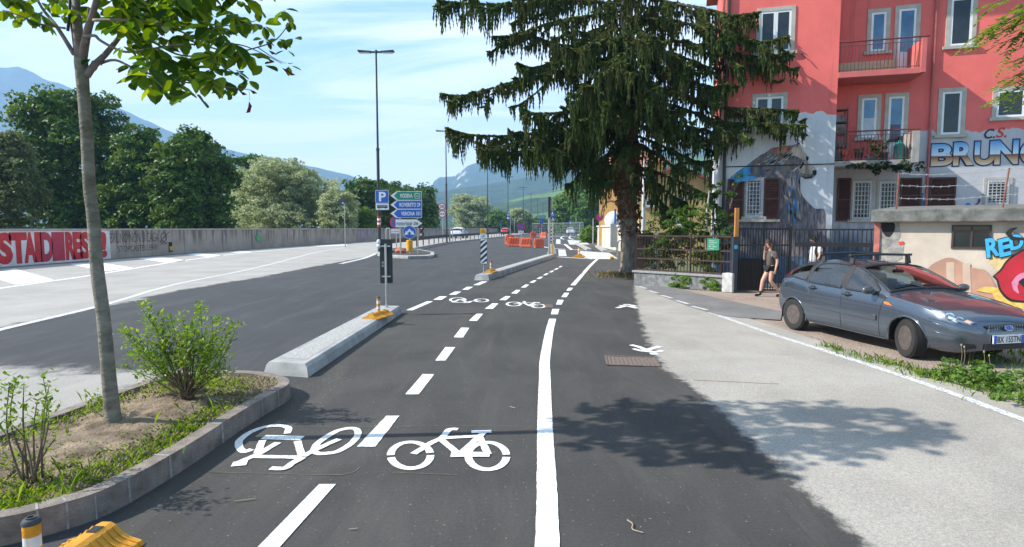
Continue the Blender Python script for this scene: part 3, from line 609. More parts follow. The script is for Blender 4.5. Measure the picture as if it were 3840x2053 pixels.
for a, b_ in zip(q, q[1:] + q[:1]): mb.bar(a, b_, .06, .02)
for i in range(4): put_text(mb, 'FIN5'[i], q[3].lerp(q[2], .08 + .23 * i) + V((.02, 0, .15)), (q[2] - q[3]) * .17, V((0, 0, .95)), -.01)
mb.build('lilac_tag', M('lilac_spray', (.32, .25, .36), .8), fw, fix=False)

# ---------------------------------------------------------------- leafy trees
def frames(nrm):
    a = np.where(np.abs(nrm[:, 2:3]) < .9, np.array([[0, 0, 1.]]), np.array([[1., 0, 0]])); t_ = np.cross(a, nrm); t_ /= np.linalg.norm(t_, axis=1, keepdims=True); return t_, np.cross(nrm, t_)
def rnd_dirs(n): d = RNG.normal(size=(n, 3)); return d / np.linalg.norm(d, axis=1, keepdims=True)
def leaf_quads(P, nrm, size, asp=.6, jit=.8):
    n = len(P); nrm = nrm + RNG.normal(size=(n, 3)) * jit; nrm /= np.linalg.norm(nrm, axis=1, keepdims=True); u, v = frames(nrm)
    a = RNG.uniform(0, 2 * pi, (n, 1)); uu = u * np.cos(a) + v * np.sin(a); vv = np.cross(nrm, uu); s = (size * RNG.uniform(.6, 1.3, (n, 1)))
    return np.stack([P - uu * s, P - vv * s * asp, P + uu * s, P + vv * s * asp], 1)
def crown_points(blobs, n, clump, fill=.25, rough=.25):
    """blobs: list of (centre, radii). Leaves sit on many small clumps spread over the blobs' outer shell and volume"""
    vol = np.array([b[1][0] * b[1][1] * b[1][2] for b in blobs]) ** .667; cnt = (vol / vol.sum() * n).astype(int); P, Nn = [], []
    for (c, r), k in zip(blobs, cnt):
        c, r = np.array(c), np.array(r); m_ = max(6, int(k / 55)); d = rnd_dirs(m_)
        rad = np.where(RNG.random((m_, 1)) < fill, RNG.uniform(.3, .85, (m_, 1)), RNG.uniform(.82, 1.0 + rough, (m_, 1)))
        cc = c + d * r * rad; idx = RNG.integers(0, m_, k); dd = rnd_dirs(k); dd[:, 2] = np.where(RNG.random(k) < .6, np.abs(dd[:, 2]), dd[:, 2])
        cs = clump * RNG.uniform(.5, 1.25, m_)[idx][:, None]
        P.append(cc[idx] + dd * cs * np.array([1.1, 1.1, .75]) * RNG.uniform(.55, 1.05, (k, 1))); Nn.append(dd * .7 + d[idx] * .6 + np.array([0, 0, .35]))
    return np.concatenate(P), np.concatenate(Nn)
BARK = M('bark_brown', (.10, .085, .07), .95, c2=(.19, .165, .14), sc=9, bump=.6, bsc=30, stretch=(1, 1, .25))
LEAF_DARK = leafmat('dark_leaves', [(.022, .062, .010), (.045, .115, .016), (.08, .165, .024)], .28, ncol=(.10, .165, .022))
LEAF_MID = leafmat('mid_leaves', [(.045, .11, .016), (.075, .16, .026), (.11, .21, .035)], .3)
LEAF_BRIGHT = leafmat('bright_leaves', [(.07, .14, .02), (.11, .20, .03), (.15, .25, .04)], .35)
LEAF_WILLOW = leafmat('willow_leaves', [(.23, .28, .14), (.30, .35, .19), (.38, .42, .26)], .42)
def tree(name, label, px, base_Y, top_y, wid, mat, shape='round', n=14000, leaf=.2, base_z=0, bottom=.18, group=None, nb=9, gap=.2, blobs=None, trunk_r=None, cat='tree', depth=.9):
    """px: crown centre column (photo px); top_y: crown top (px); wid: crown width (px) at distance base_Y"""
    if group == BT:        # keep the whole crown behind the flood wall
        k = wid / F / 2
        while any((px - 1920) / F * (base_Y + s * k * base_Y) * 1.0 + k * base_Y + .6 > interp(XWALL, base_Y + s * k * base_Y) for s in (-.9, 0, .9)) and base_Y < 240: base_Y *= 1.03; leaf *= 1.027
    if mat is LEAF_WILLOW: n, leaf = int(n * 1.6), leaf * .8
    Y = base_Y; top = AT(px, top_y, Y); w = wid / F * Y; hgt = top.z - base_z; x = top.x; th = thing(name, label, cat, (x, Y, base_z), group=group)
    r = random.Random(int(px * 7 + top_y)); bl = []
    zb = base_z + hgt * bottom
    for i in range(nb):
        k = (i + .5) / nb
        if shape == 'round': prof = sqrt(max(.05, 1 - (2 * (k ** .85) - 1) ** 2)); 
        elif shape == 'dome': prof = sqrt(max(.08, 1 - k ** 2.4))
        elif shape == 'cone': prof = 1.05 - .8 * k
        else: prof = .85
        rr = w * .5 * (.42 if shape != 'cone' else .34); off = max(0, w * .5 * prof - rr * .8); a = i * 2.4 + r.random()
        cz = zb + (top.z - zb) * k; rz_ = (top.z - zb) / nb * 1.7
        for s in range(2):
            an = a + s * pi + r.uniform(-.5, .5); q = off * r.uniform(.55, 1.0)
            bl.append(((x + cos(an) * q, Y + sin(an) * q * depth, min(cz, top.z - rz_ * 1.0 - leaf * 4) + r.uniform(-.4, .1) * rz_), (rr * r.uniform(.7, 1.1), rr * r.uniform(.7, 1.1), rz_ * r.uniform(.75, 1.1))))
    P, Nn = crown_points(bl, int(n * 2.3), leaf * 4.2, max(gap, .38)); Q = leaf_quads(P, Nn, leaf, .62)
    quads('crown', Q, mat, th)
    tr = trunk_r or max(.12, w * .025); mb = MB(); mb.tube([(x, Y, base_z - .1), (x + w * .01, Y, zb), (x - w * .02, Y, base_z + hgt * .55), (x, Y, base_z + hgt * .85)], [tr, tr * .8, tr * .5, tr * .15], 8)
    for c, rr in bl[::2]: mb.tube([(x, Y, max(zb * .8, c[2] - hgt * .16)), ((x + c[0]) / 2, (Y + c[1]) / 2, c[2] - hgt * .04), c], [tr * .38, tr * .25, tr * .08], 5)
    mb.build('trunk', BARK, th, smooth=True)
    return th
BT = 'trees behind the flood wall'
tree('willow_tree', 'dull olive willow at the left edge of the photo behind the red graffiti', 20, 62, 470, 330, leafmat('olive_leaves', [(.075, .10, .035), (.11, .145, .055), (.15, .18, .075)], .3), 'dome', 12000, .17, -1, .02, BT)
tree('broadleaf_tree', 'tallest broadleaf tree behind the wall, its crown crossed by the young tree trunk', 270, 82, 305, 470, LEAF_DARK, 'round', 26000, .27, -1, .12, BT, 11, .35)
tree('broadleaf_tree', 'dark dense broadleaf tree just right of the young tree trunk, behind the wall', 520, 78, 455, 320, LEAF_DARK, 'dome', 19000, .25, -1, .02, BT, 9)
tree('broadleaf_tree', 'domed dark broadleaf tree left of the pale willow, behind the black wall lettering', 720, 74, 462, 345, LEAF_DARK, 'dome', 22000, .24, -1, .02, BT, 9)
tree('broadleaf_tree', 'mid green tree top rising between the domed dark tree and the pale willow', 925, 118, 560, 180, LEAF_MID, 'dome', 7000, .36, -1, .05, BT, 7)
tree('willow_tree', 'large pale grey-green willow behind the middle of the wall', 1060, 66, 572, 540, LEAF_WILLOW, 'dome', 24000, .16, -1, .0, BT, 9, .3)
tree('willow_tree', 'smaller pale willow behind the lone road sign on the wall', 1262, 70, 690, 200, LEAF_WILLOW, 'dome', 8000, .17, -1, .0, BT, 7)
tree('broadleaf_tree', 'wide dark tree behind the parking sign', 1370, 112, 652, 270, LEAF_DARK, 'dome', 12000, .36, -1, .02, BT, 8)
tree('broadleaf_tree', 'dark rounded tree behind the green direction sign', 1560, 118, 683, 190, LEAF_DARK, 'dome', 10000, .36, -1, .02, BT, 8)
tree('broadleaf_tree', 'low dark tree filling the gap left of the fifty limit sign', 1470, 122, 668, 190, LEAF_DARK, 'dome', 8000, .38, -1, .02, BT, 8)
tree('leafy_shrub', 'bright yellow-green shrub behind the wall, left of the parking sign', 1365, 60, 768, 135, LEAF_BRIGHT, 'round', 4500, .13, 0, .02, BT, 6, cat='shrub')
tree('leafy_shrub', 'small pale shrub showing above the wall right of the white direction sign', 1615, 85, 822, 90, LEAF_WILLOW, 'dome', 1500, .17, 0, .02, BT, 5, cat='shrub')
tree('willow_tree', 'round grey-green willow behind the white car', 1765, 125, 724, 180, LEAF_WILLOW, 'round', 11000, .27, -1, .02, BT, 8)
tree('broadleaf_tree', 'bright green tree behind the red car', 1872, 150, 775, 110, LEAF_MID, 'dome', 5000, .32, -1, .02, BT, 6)
tree('broadleaf_tree', 'loose grey-green tree right of the third lamp post', 1945, 160, 772, 100, LEAF_WILLOW, 'dome', 5000, .33, -1, .02, BT, 6)
tree('broadleaf_tree', 'low distant tree beside the mesh construction fence', 2012, 180, 800, 90, LEAF_MID, 'dome', 3000, .36, 0, .02, BT, 5)
RT = 'trees beyond the crossing'
tree('broadleaf_tree', 'bright green tree beyond the crossing, left one of the pair', 2125, 215, 708, 115, LEAF_BRIGHT, 'dome', 9000, .52, 0, .08, RT, 8)
tree('broadleaf_tree', 'tall dark green tree beyond the crossing, against the orange house', 2208, 200, 640, 150, LEAF_MID, 'round', 12000, .48, 0, .06, RT, 8)
tree('broadleaf_tree', 'dark tree filling the dip behind the blue crossing sign', 2165, 225, 700, 150, LEAF_DARK, 'round', 8000, .55, 0, .05, RT, 8)
tree('leafy_shrub', 'yellow-green shrub behind the red hydrant', 2208, 82, 838, 62, LEAF_BRIGHT, 'dome', 2600, .14, 0, .02, None, 5, cat='shrub')
tree('leafy_shrub', 'dark hedge bush at the foot of the dark tree beyond the crossing', 2180, 205, 826, 70, LEAF_DARK, 'dome', 3000, .42, 0, .02, None, 5, cat='shrub')

# ---------------------------------------------------------------- street lamps, guard rail
STEEL = M('lamp_steel', (.045, .048, .052), .5, .2, 2, metal=.3); GALV = M('galvanised_steel', (.50, .51, .52), .38, .12, 5, metal=.85); LENS = M('lamp_glass', (.55, .56, .55), .25, .1)
DARKM = M('dark_metal', (.05, .052, .055), .5, .2, 8, metal=.4)
lx = [(-10.25, 45.4), (-9.05, 81.5), (-4.95, 119.6), (-1.05, 153.6), (3.65, 192), (7.35, 229), (11.6, 266), (15.9, 303)]
lab = ['double-headed lamp post on the traffic island, nearest and tallest in view', 'second lamp post, beside the fifty limit sign', 'third lamp post, right of the white car', 'fourth lamp post, carrying the small parking sign', 'fifth lamp post, left of the mesh fence', 'sixth lamp post, behind the mesh fence', 'seventh lamp post, a thin line left of the black sign edge', 'farthest lamp post, next to the black sign edge']
lamp0 = thing('street_lamp', lab[0], 'street lamp', (0, 0, 0), group='double-headed street lamps along the road')
mb = MB(); mb.tube([(0, 0, 0), (0, 0, 8.0)], [.13, .115], 12); mb.tube([(0, 0, 8.0), (0, 0, 15.2)], [.085, .065], 12); mb.lathe([(.14, 7.9), (.14, 8.1)], n=12); mb.lathe([(.17, 0), (.17, .05), (.13, .3)], n=12); mb.build('pole', STEEL, lamp0, smooth='auto')
mb = MB(); mb.bar((-.35, 0, 15.25), (.35, 0, 15.25), .1, .12); mb.lathe([(.1, 15.15), (.1, 15.38), (.02, 15.42)], n=10); mb.build('bracket', STEEL, lamp0)
for s in (-1, 1):
    mb = MB(); mb.prism([(s * .35, -.18, 15.2), (s * 1.36, -.23, 15.26), (s * 1.36, .23, 15.26), (s * .35, .18, 15.2)], (0, 0, .11)); hd = mb.build('lamp_head', STEEL, lamp0, bevel=.03)
    mb = MB(); mb.box((s * .86, 0, 15.20), (.8, .32, .03)); mb.build('lens', LENS, hd)
lamp0.matrix_basis = Matrix.Translation((lx[0][0], lx[0][1], 0))
for (a, b_), lb in list(zip(lx, lab))[1:]: dup(lamp0, (a, b_, 0), radians(0 if b_ < 100 else -6), lb)
# guard rail from the island to the construction site
gr_ = thing('guard_rail', 'low brown steel guard rail between the two carriageways', 'guard rail', (-10.1, 60, 0)); RUST = M('weathered_steel', (.085, .075, .07), .6, .3, 4, metal=.5)
gp = []; y = 48.0
while y < 262: gp.append(V((interp(XEDGE, y) + .28, y, 0))); y += 4.0
mb = MB()
for a, b_ in zip(gp, gp[1:]):
    for z, w in ((.84, .16), (1.06, .16)): mb.bar(a + V((.1, 0, z)), b_ + V((.1, 0, z)), .06, w)
    mb.bar(a + V((.06, 0, .95)), b_ + V((.06, 0, .95)), .03, .14)
mb.build('rail', RUST, gr_)
for p in gp: mb = MB(); mb.box(p + V((0, 0, .52)), (.1, .18, 1.06)); mb.build('post', RUST, gr_)
kb = MB(); kp = [V((interp(XEDGE, y) + .3, y, 0)) for y in [44, 50, 60, 70, 80, 90, 100, 117, 150, 200, 262]]
for a, b_ in zip(kp, kp[1:]): kb.bar(a + V((0, 0, .06)), b_ + V((0, 0, .06)), .55, .12)
kb.build('median_kerb', CONC, label='narrow concrete kerb under the guard rail', cat='kerb')
# ---------------------------------------------------------------- the red apartment building
class Plane:
    def __init__(s, o, ang): s.o = V(o); s.u = V((cos(ang), sin(ang), 0)); s.n = V((sin(ang), -cos(ang), 0))
    def uv(s, p, off=0):
        q = ONP(p[0], p[1], s.o + s.n * off, s.n); return ((q - s.o).dot(s.u), q.z)
    def pt(s, u, z, off=0): return s.o + s.u * u + s.n * off + V((0, 0, z - s.o.z))
    def rect(s, x0, y0, x1, y1, off=0):
        a = [s.uv(p, off) for p in ((x0, y0), (x1, y0), (x1, y1), (x0, y1))]
        return ((a[0][0] + a[3][0]) / 2, (a[1][0] + a[2][0]) / 2, (a[2][1] + a[3][1]) / 2, (a[0][1] + a[1][1]) / 2)   # u0,u1,z0,z1
    def box(s, mb, u0, u1, z0, z1, o0, o1):
        vs = [s.pt(u, z, o) for u in (u0, u1) for o in (o0, o1) for z in (z0, z1)]
        mb.add(vs, [(0, 1, 3, 2), (4, 6, 7, 5), (0, 4, 5, 1), (2, 3, 7, 6), (0, 2, 6, 4), (1, 5, 7, 3)])
    def poly(s, mb, pix, off): mb.poly([s.pt(*s.uv(p, 0), off) for p in pix])
    def flat(s, mb, pts, off): mb.poly([s.pt(u, z, off) for u, z in pts])
FA = radians(-16); P1 = Plane((7.9, 22.0, 0), FA)
SB = 1.3; P2 = Plane(P1.pt(0, 0, -SB), FA); BH = 13.5
u1 = P1.uv((3140, 350))[0]
def facade_mat(name, pink, white, zb, zblue=0, amp=.5):
    m = bpy.data.materials.new(name); m.use_nodes = True; t = m.node_tree; b = t.nodes['Principled BSDF']; MATS[name] = m
    co = N(t, 'ShaderNodeTexCoord').outputs['Object']; s = N(t, 'ShaderNodeSeparateXYZ'); L(t, co, s.inputs[0])
    def mottled(c, k=.1, sc=1.5):
        n = N(t, 'ShaderNodeTexNoise', inp={'Scale': sc, 'Detail': 7, 'Roughness': .65}); L(t, co, n.inputs['Vector']); mr = N(t, 'ShaderNodeMapRange', inp={1: .3, 2: .7, 3: 1 - k, 4: 1 + k}); L(t, n.outputs[0], mr.inputs[0])
        mx = N(t, 'ShaderNodeMix', data_type='RGBA', blend_type='MULTIPLY', inp={0: 1.0}); mx.inputs[6].default_value = tuple(c) + (1,); L(t, mr.outputs[0], mx.inputs[7]); return mx.outputs[2]
    n = N(t, 'ShaderNodeTexNoise', inp={'Scale': 1.3, 'Detail': 5, 'Roughness': .6}); L(t, co, n.inputs['Vector'])
    zz = math_(t, 'ADD', s.outputs[2], math_(t, 'MULTIPLY', math_(t, 'SUBTRACT', n.outputs[0], .5), amp * 3))
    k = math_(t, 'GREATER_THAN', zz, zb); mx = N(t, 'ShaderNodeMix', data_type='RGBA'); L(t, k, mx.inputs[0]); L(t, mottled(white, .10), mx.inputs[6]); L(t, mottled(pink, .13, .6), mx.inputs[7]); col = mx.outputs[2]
    if zblue:
        mp = N(t, 'ShaderNodeMapping'); mp.inputs['Scale'].default_value = (3, 3, .6); L(t, co, mp.inputs[0]); n2 = N(t, 'ShaderNodeTexNoise', inp={'Scale': 1.2, 'Detail': 7, 'Roughness': .7}); L(t, mp.outputs[0], n2.inputs['Vector'])
        z2 = math_(t, 'ADD', s.outputs[2], math_(t, 'MULTIPLY', math_(t, 'SUBTRACT', n2.outputs[0], .5), 2.4)); mr = N(t, 'ShaderNodeMapRange', inp={1: zblue - .5, 2: zblue + .5, 3: 1, 4: 0}); L(t, z2, mr.inputs[0])
        mx = N(t, 'ShaderNodeMix', data_type='RGBA'); L(t, mr.outputs[0], mx.inputs[0]); L(t, col, mx.inputs[6]); L(t, mottled((.07, .13, .20), .5, 2.5), mx.inputs[7]); col = mx.outputs[2]
    mp = N(t, 'ShaderNodeMapping'); mp.inputs['Scale'].default_value = (2.6, 2.6, .10); L(t, co, mp.inputs[0]); sn = N(t, 'ShaderNodeTexNoise', inp={'Scale': 1.4, 'Detail': 6, 'Roughness': .7}); L(t, mp.outputs[0], sn.inputs['Vector'])
    sr = N(t, 'ShaderNodeMapRange', inp={1: .56, 2: .74, 3: 1, 4: .70}); L(t, sn.outputs[0], sr.inputs[0]); ml = N(t, 'ShaderNodeMix', data_type='RGBA', blend_type='MULTIPLY', inp={0: 1.0}); L(t, col, ml.inputs[6]); L(t, sr.outputs[0], ml.inputs[7]); col = ml.outputs[2]
    L(t, col, b.inputs['Base Color']); b.inputs['Roughness'].default_value = .9; b.inputs['Specular IOR Level'].default_value = .2
    n3 = N(t, 'ShaderNodeTexNoise', inp={'Scale': 45, 'Detail': 3}); L(t, co, n3.inputs['Vector']); bp = N(t, 'ShaderNodeBump', inp={'Strength': .25, 'Distance': .01}); L(t, n3.outputs[0], bp.inputs['Height']); L(t, bp.outputs[0], b.inputs['Normal'])
    return m
PINK = (.74, .16, .142)
FM1 = facade_mat('painted_plaster', PINK, (.55, .56, .58), 6.05, 1.9, .22); FM2 = facade_mat('shaded_side_plaster', PINK, (.48, .48, .50), 5.45, 1.7, .22)  # set-back wall's white plaster is darkened for its shade
BL = thing('apartment_building', 'red and white apartment building with balconies and painted wall murals', 'building', P1.pt(8, 0, -4))
mb = MB(); P1.box(mb, 0, u1, -.1, BH, 0, -9.2); mb.build('projecting_block', FM1, BL)
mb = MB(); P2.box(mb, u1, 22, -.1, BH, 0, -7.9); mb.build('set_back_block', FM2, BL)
mb = MB(); P1.box(mb, -.5, 22.5, BH, BH + .35, .5, -9.7); mb.build('roof', M('roof_tile', (.30, .12, .08), .9), BL)
STONE = M('window_stone', (.42, .39, .34), .85, .12, 4); PVC = M('white_upvc', (.74, .75, .76), .35, .05, 2)
GLASS = M('window_glass', (.10, .15, .21), .04, .25, 1.2, metal=.75, spec=.8); GLASSD = M('dark_glass', (.018, .022, .026), .06, .3, 2, spec=.6); ROOM = M('curtain_white', (.50, .54, .60), .8)
def window(par, P, r, off=0, glass=GLASS, surround=.13, sill=.1, leaves=1, door=False, name=None, frame=.07):
    u0, u1_, z0, z1 = r; mb = MB(); s = surround; f = frame
    if s:
        for a in ((u0, u0 + s, z0, z1), (u1_ - s, u1_, z0, z1), (u0 + s, u1_ - s, z1 - s, z1)): P.box(mb, *a, off - .05, off + .035)
    if sill: P.box(mb, u0 - .08, u1_ + .08, z0 - .02, z0 + .09, off - .05, off + sill)
    if not mb.v: P.box(mb, u0, u1_, z1 - .03, z1, off - .02, off + .02)
    w = mb.build(name or ('door' if door else 'window'), STONE, par)
    a, b_, c, d = u0 + s, u1_ - s, z0 + (.09 if sill else 0), z1 - s
    mb = MB(); n = leaves
    for i in range(n):
        x0 = a + (b_ - a) * i / n; x1 = a + (b_ - a) * (i + 1) / n
        for q in ((x0, x0 + f, c, d), (x1 - f, x1, c, d), (x0 + f, x1 - f, c, c + f * (1.1 if not door else 9)), (x0 + f, x1 - f, d - f, d)): P.box(mb, *q, off - .05, off + .02 - .004 * i)
    mb.build('frame', PVC, w)
    mb = MB(); P.flat(mb, [(a + f * .5, c + f * .5), (b_ - f * .5, c + f * .5), (b_ - f * .5, d - f * .5), (a + f * .5, d - f * .5)], off + .006); mb.build('pane', glass, w)
    return w
WOODB = M('shutter_wood', (.085, .032, .024), .7, .25, 5)
def shutter(par, P, r, off=.06, name='shutter', slats=24):
    u0, u1_, z0, z1 = r; mb = MB(); f = .06
    for q in ((u0, u0 + f, z0, z1), (u1_ - f, u1_, z0, z1), (u0 + f, u1_ - f, z1 - f, z1), (u0 + f, u1_ - f, z0, z0 + f), (u0 + f, u1_ - f, (z0 + z1) / 2 - f / 2, (z0 + z1) / 2 + f / 2)): P.box(mb, *q, off - .03, off + .02)
    for i in range(slats):
        z = z0 + f + (z1 - z0 - 2 * f) * (i + .5) / slats; h = (z1 - z0) / slats * .62
        mb.add([P.pt(u0 + f, z - h / 2, off + .012), P.pt(u1_ - f, z - h / 2, off + .012), P.pt(u1_ - f, z + h / 2, off - .02), P.pt(u0 + f, z + h / 2, off - .02)], [(0, 1, 2, 3)])
    P.box(mb, u0 + .01, u1_ - .01, z0 + .01, z1 - .01, off - .045, off - .03)
    return mb.build(name, WOODB, par)
GRILLE = M('grille_paint', (.45, .46, .47), .5)
def grille(par, P, r, off=.14, nx=5, nz=9, mat=None):
    u0, u1_, z0, z1 = r; mb = MB()
    for i in range(nx + 1): u = u0 + (u1_ - u0) * i / nx; mb.bar(P.pt(u, z0, off), P.pt(u, z1, off), .022)
    for i in range(nz + 1): z = z0 + (z1 - z0) * i / nz; mb.bar(P.pt(u0, z, off + .012), P.pt(u1_, z, off + .012), .022)
    return mb.build('grille', mat or GRILLE, par)
# projecting block
window(BL, P1, P1.rect(2836, 28, 2981, 206), leaves=2, glass=GLASSD)
window(BL, P1, P1.rect(2819, 351, 2951, 500), leaves=2, glass=GLASSD)
w = window(BL, P1, P1.rect(2790, 666, 2866, 822), surround=.05, glass=GLASSD); r = P1.rect(2797, 672, 2860, 816); grille(w, P1, r, .1, 5, 10)
shutter(BL, P1, P1.rect(2727, 672, 2789, 830)); shutter(BL, P1, P1.rect(2862, 669, 2923, 823))
mb = MB(); q = P1.rect(2765, 824, 2922, 833); P1.box(mb, q[0], q[1], q[2], q[3], -.05, .14); mb.build('sill', STONE, BL)
PIPE = M('brown_downpipe', (.035, .022, .02), .5)
mb = MB(); mb.tube([P1.pt(P1.uv((2718, 560))[0], z, .07) for z in (0, 4, 9, BH)], .06, 8); mb.build('downpipe', PIPE, BL, smooth='auto')
mb = MB(); mb.tube([P1.pt(0.0, zat(627, 22), .03), P1.pt(u1, P1.uv((3105, 616))[1], .03)], .018, 5); mb.build('wall_cable', PIPE, BL)
for px_, py_ in ((2975, 305), (3005, 205)): mb = MB(); c_ = P1.pt(*P1.uv((px_, py_)), .02); mb.tube([c_, c_ + P1.n * .1, c_ + P1.n * .12 + P1.u * .12 - V((0, 0, .18))], .02, 5); mb.build('shutter_catch', PIPE, BL)
# set-back wall
for a, g, k in (((3251, 34, 3337, 203), GLASS, {}), ((3352, 20, 3448, 262), GLASS, dict(door=True, sill=0)), ((3215, 356, 3302, 526), GLASS, {}), ((3314, 350, 3403, 600), GLASS, dict(door=True, sill=0)),
                ((3548, -20, 3662, 182), GLASSD, {}), ((3515, 331, 3620, 515), GLASSD, {}), ((3720, 325, 3860, 450), GLASSD, {})): window(BL, P2, P2.rect(*a), glass=g, **k)
mb = MB(); q = P2.rect(3228, 444, 3284, 510); P2.flat(mb, [(q[0], q[2]), (q[1], q[2]), (q[1], q[3]), (q[0], q[3])], .012); mb.build('window_blind', ROOM, BL)
for a in ((3188, 672, 3278, 832), (3286, 674, 3376, 832), (3686, 666, 3793, 778)):
    w = window(BL, P2, P2.rect(*a), surround=.08, glass=GLASSD); r = P2.rect(*a); grille(w, P2, (r[0] + .12, r[1] - .12, r[2] + .12, r[3] - .12), .1, 5, 8)
for a in ((3136, 669, 3188, 830), (3372, 668, 3452, 800), (3480, 666, 3580, 800)): shutter(BL, P2, P2.rect(*a), .08)
mb = MB(); uu = P2.uv((3500, 200))[0]; mb.tube([P2.pt(uu, z, .07) for z in (0, 4, 9, BH)], .045, 8); mb.build('downpipe', M('pink_pipe', (.42, .12, .10), .6), BL, smooth='auto')
# balconies
RAILM = M('rail_brown', (.13, .045, .035), .5); BALC = M('balcony_pink', (.52, .13, .12), .9, .1, 2); BALG = M('balcony_concrete', (.30, .28, .26), .9, .2, 3)
def balcony(yslab_top, yslab_bot, xl, xr, yrail, mat, dark_wall=False):
    P = P2; off = 1.32
    ua = u1; ub = P.uv((xr, yslab_top), off)[0]; zt = (P.uv((xl, yslab_top), off)[1] + P.uv((xr, yslab_top), off)[1]) / 2; zb = (P.uv((xl, yslab_bot), off)[1] + P.uv((xr, yslab_bot), off)[1]) / 2; zr = zt + 1.02
    mb = MB(); P.box(mb, ua, ub, zb, zt, 0.002, off); bal = mb.build('balcony', mat, BL, bevel=.01)
    mb = MB(); mb.tube([P.pt(ua, zr, off - .05), P.pt(ub + .25, zr, off - .05)], .028, 6); mb.bar(P.pt(ua, zr - .14, off - .05), P.pt(ub, zr - .14, off - .05), .02); mb.bar(P.pt(ua, zt + .06, off - .05), P.pt(ub, zt + .06, off - .05), .02)
    n = 22
    for i in range(n): u = ua + .05 + (ub - ua - .1) * i / (n - 1); mb.bar(P.pt(u, zt, off - .05), P.pt(u, zr - (.14 if i % 7 else 0), off - .05), .016)
    mb.build('railing', RAILM, bal)
    return bal, ua, ub, zt, zr, off
b1, ua, ub, zt, zr, off = balcony(262, 284, 3152, 3452, 160, BALC)
mb = MB(); P2.box(mb, ub, ub + .16, zt - .18, zt + .95, .003, off + .02); mb.build('parapet', BALC, b1, bevel=.01)
mb = MB(); P2.box(mb, u1 + .02, ub - .3, zt, zt + .62, .002, .03); mb.build('cream_dado', M('cream_plaster', (.55, .47, .30), .9), b1)
b2, ua, ub, zt, zr, off = balcony(602, 622, 3111, 3418, 487, BALG)
mb = MB(); P2.box(mb, u1 + .01, ub + .02, zt - .05, 5.75, .002, .006); mb.build('red_wall_paint', M('red_wall', (.66, .12, .105), .9, .07, .8), b2)
mb = MB(); P2.box(mb, ub, ub + .22, zt - .12, zt + .95, .003, off + .02); mb.build('parapet', BALG, b2, bevel=.01)
leafS = leafmat('pot_leaves', [(.03, .07, .02), (.07, .13, .03), (.10, .09, .04)], .2)
def leafclump(name, label, cat, c, r, n, size, mat, parent=None, stem=None, group=None):
    P, Nn = crown_points([(tuple(c), r)], n, size * 3); Q = leaf_quads(P, Nn, size, .5)
    if parent is not None: return quads(name, Q, mat, parent)
    th = thing(name, label, cat, (c[0], c[1], c[2] - r[2]), group=group); quads('foliage', Q, mat, th)
    mb = MB()
    for i in range(5): mb.tube([(c[0] + random.uniform(-.1, .1) * r[0], c[1], c[2] - r[2] * 1.05), (c[0] + random.uniform(-.7, .7) * r[0], c[1] + random.uniform(-.5, .5) * r[1], c[2] + random.uniform(0, .6) * r[2])], [.012, .004], 5)
    mb.build('stem', BARK, th); return th
TERRA = M('terracotta', (.30, .11, .06), .8)
def pot_plant(label, u, r, h, mat, lmat=leafS, n=160, size=.05, cr=.22):
    c = P2.pt(u, zt, off - .3); th = thing('pot_plant', label, 'pot plant', c)
    mb = MB(); mb.lathe([(r * .7, 0), (r, h), (r * 1.1, h), (r * 1.1, h + .03), (r * .9, h + .03), (r * .85, h - .02)], c, 12); mb.build('pot', mat, th, smooth='auto')
    leafclump('foliage', None, None, (c.x, c.y, c.z + h + cr * .7), (cr, cr, cr * .8), n, size, lmat, th)
pot_plant('leafy plant in a dark pot on the lower balcony floor beside the bottle', u1 + .68 * (ub - u1), .15, .25, M('black_plastic', (.02, .02, .022), .5), n=220, cr=.34)
pot_plant('long low leafy planter in the middle of the lower balcony', u1 + .52 * (ub - u1), .2, .16, M('grey_pot', (.2, .2, .2), .8), n=220, cr=.36)
pot_plant('small bare-stemmed plant in a pot near the left of the lower balcony', u1 + .35 * (ub - u1), .13, .26, MATS['black_plastic'], n=60, cr=.16)
c = P2.pt(u1 + .9 * (ub - u1), zt, off - .45); mb = MB(); mb.lathe([(.17, 0), (.18, .05), (.18, .5), (.12, .6), (.06, .63), (.06, .7)], c, 16); mb.build('gas_bottle', M('green_enamel', (.01, .22, .18), .35), smooth='auto', label='green gas bottle standing on the lower balcony by its pillar', cat='gas bottle')
c = P2.pt(u1 + .17 * (ub - u1), zt, off - .3); mb = MB(); mb.lathe([(.0, 0), (.10, .03), (.14, .13), (.10, .24), (.05, .26)], c + V((0, 0, .18)), 12); mb.lathe([(.09, 0), (.07, .18)], c, 10); mb.build('red_ball_lantern', M('red_plastic', (.55, .06, .03), .5), smooth='auto', label='round red lantern on the lower balcony floor', cat='lantern')
c = P2.pt(u1 + .07 * (ub - u1), zt, off - .6); sh = thing('storage_rack', 'tall dark rack of boxes in the left corner of the lower balcony', 'rack', c); mb = MB()
for i in (-1, 1):
    for j in (-1, 1): mb.bar(c + P2.u * i * .28 + P2.n * j * .18, c + P2.u * i * .28 + P2.n * j * .18 + V((0, 0, 1.9)), .035)
for k in range(5): mb.box(c + V((0, 0, .1 + .44 * k)), (.6, .4, .03), Matrix.Rotation(FA, 3, 'Z'))
mb.build('rack_frame', DARKM, sh); mb = MB()
for k, s_ in enumerate((.3, .26, .34, .22)): mb.box(c + V((0, 0, .13 + .44 * k + s_ / 2)), (.42, .3, s_), Matrix.Rotation(FA, 3, 'Z'))
mb.build('crates', M('box_mixed', (.07, .05, .045), .8, c2=(.26, .22, .18), sc=2), sh)
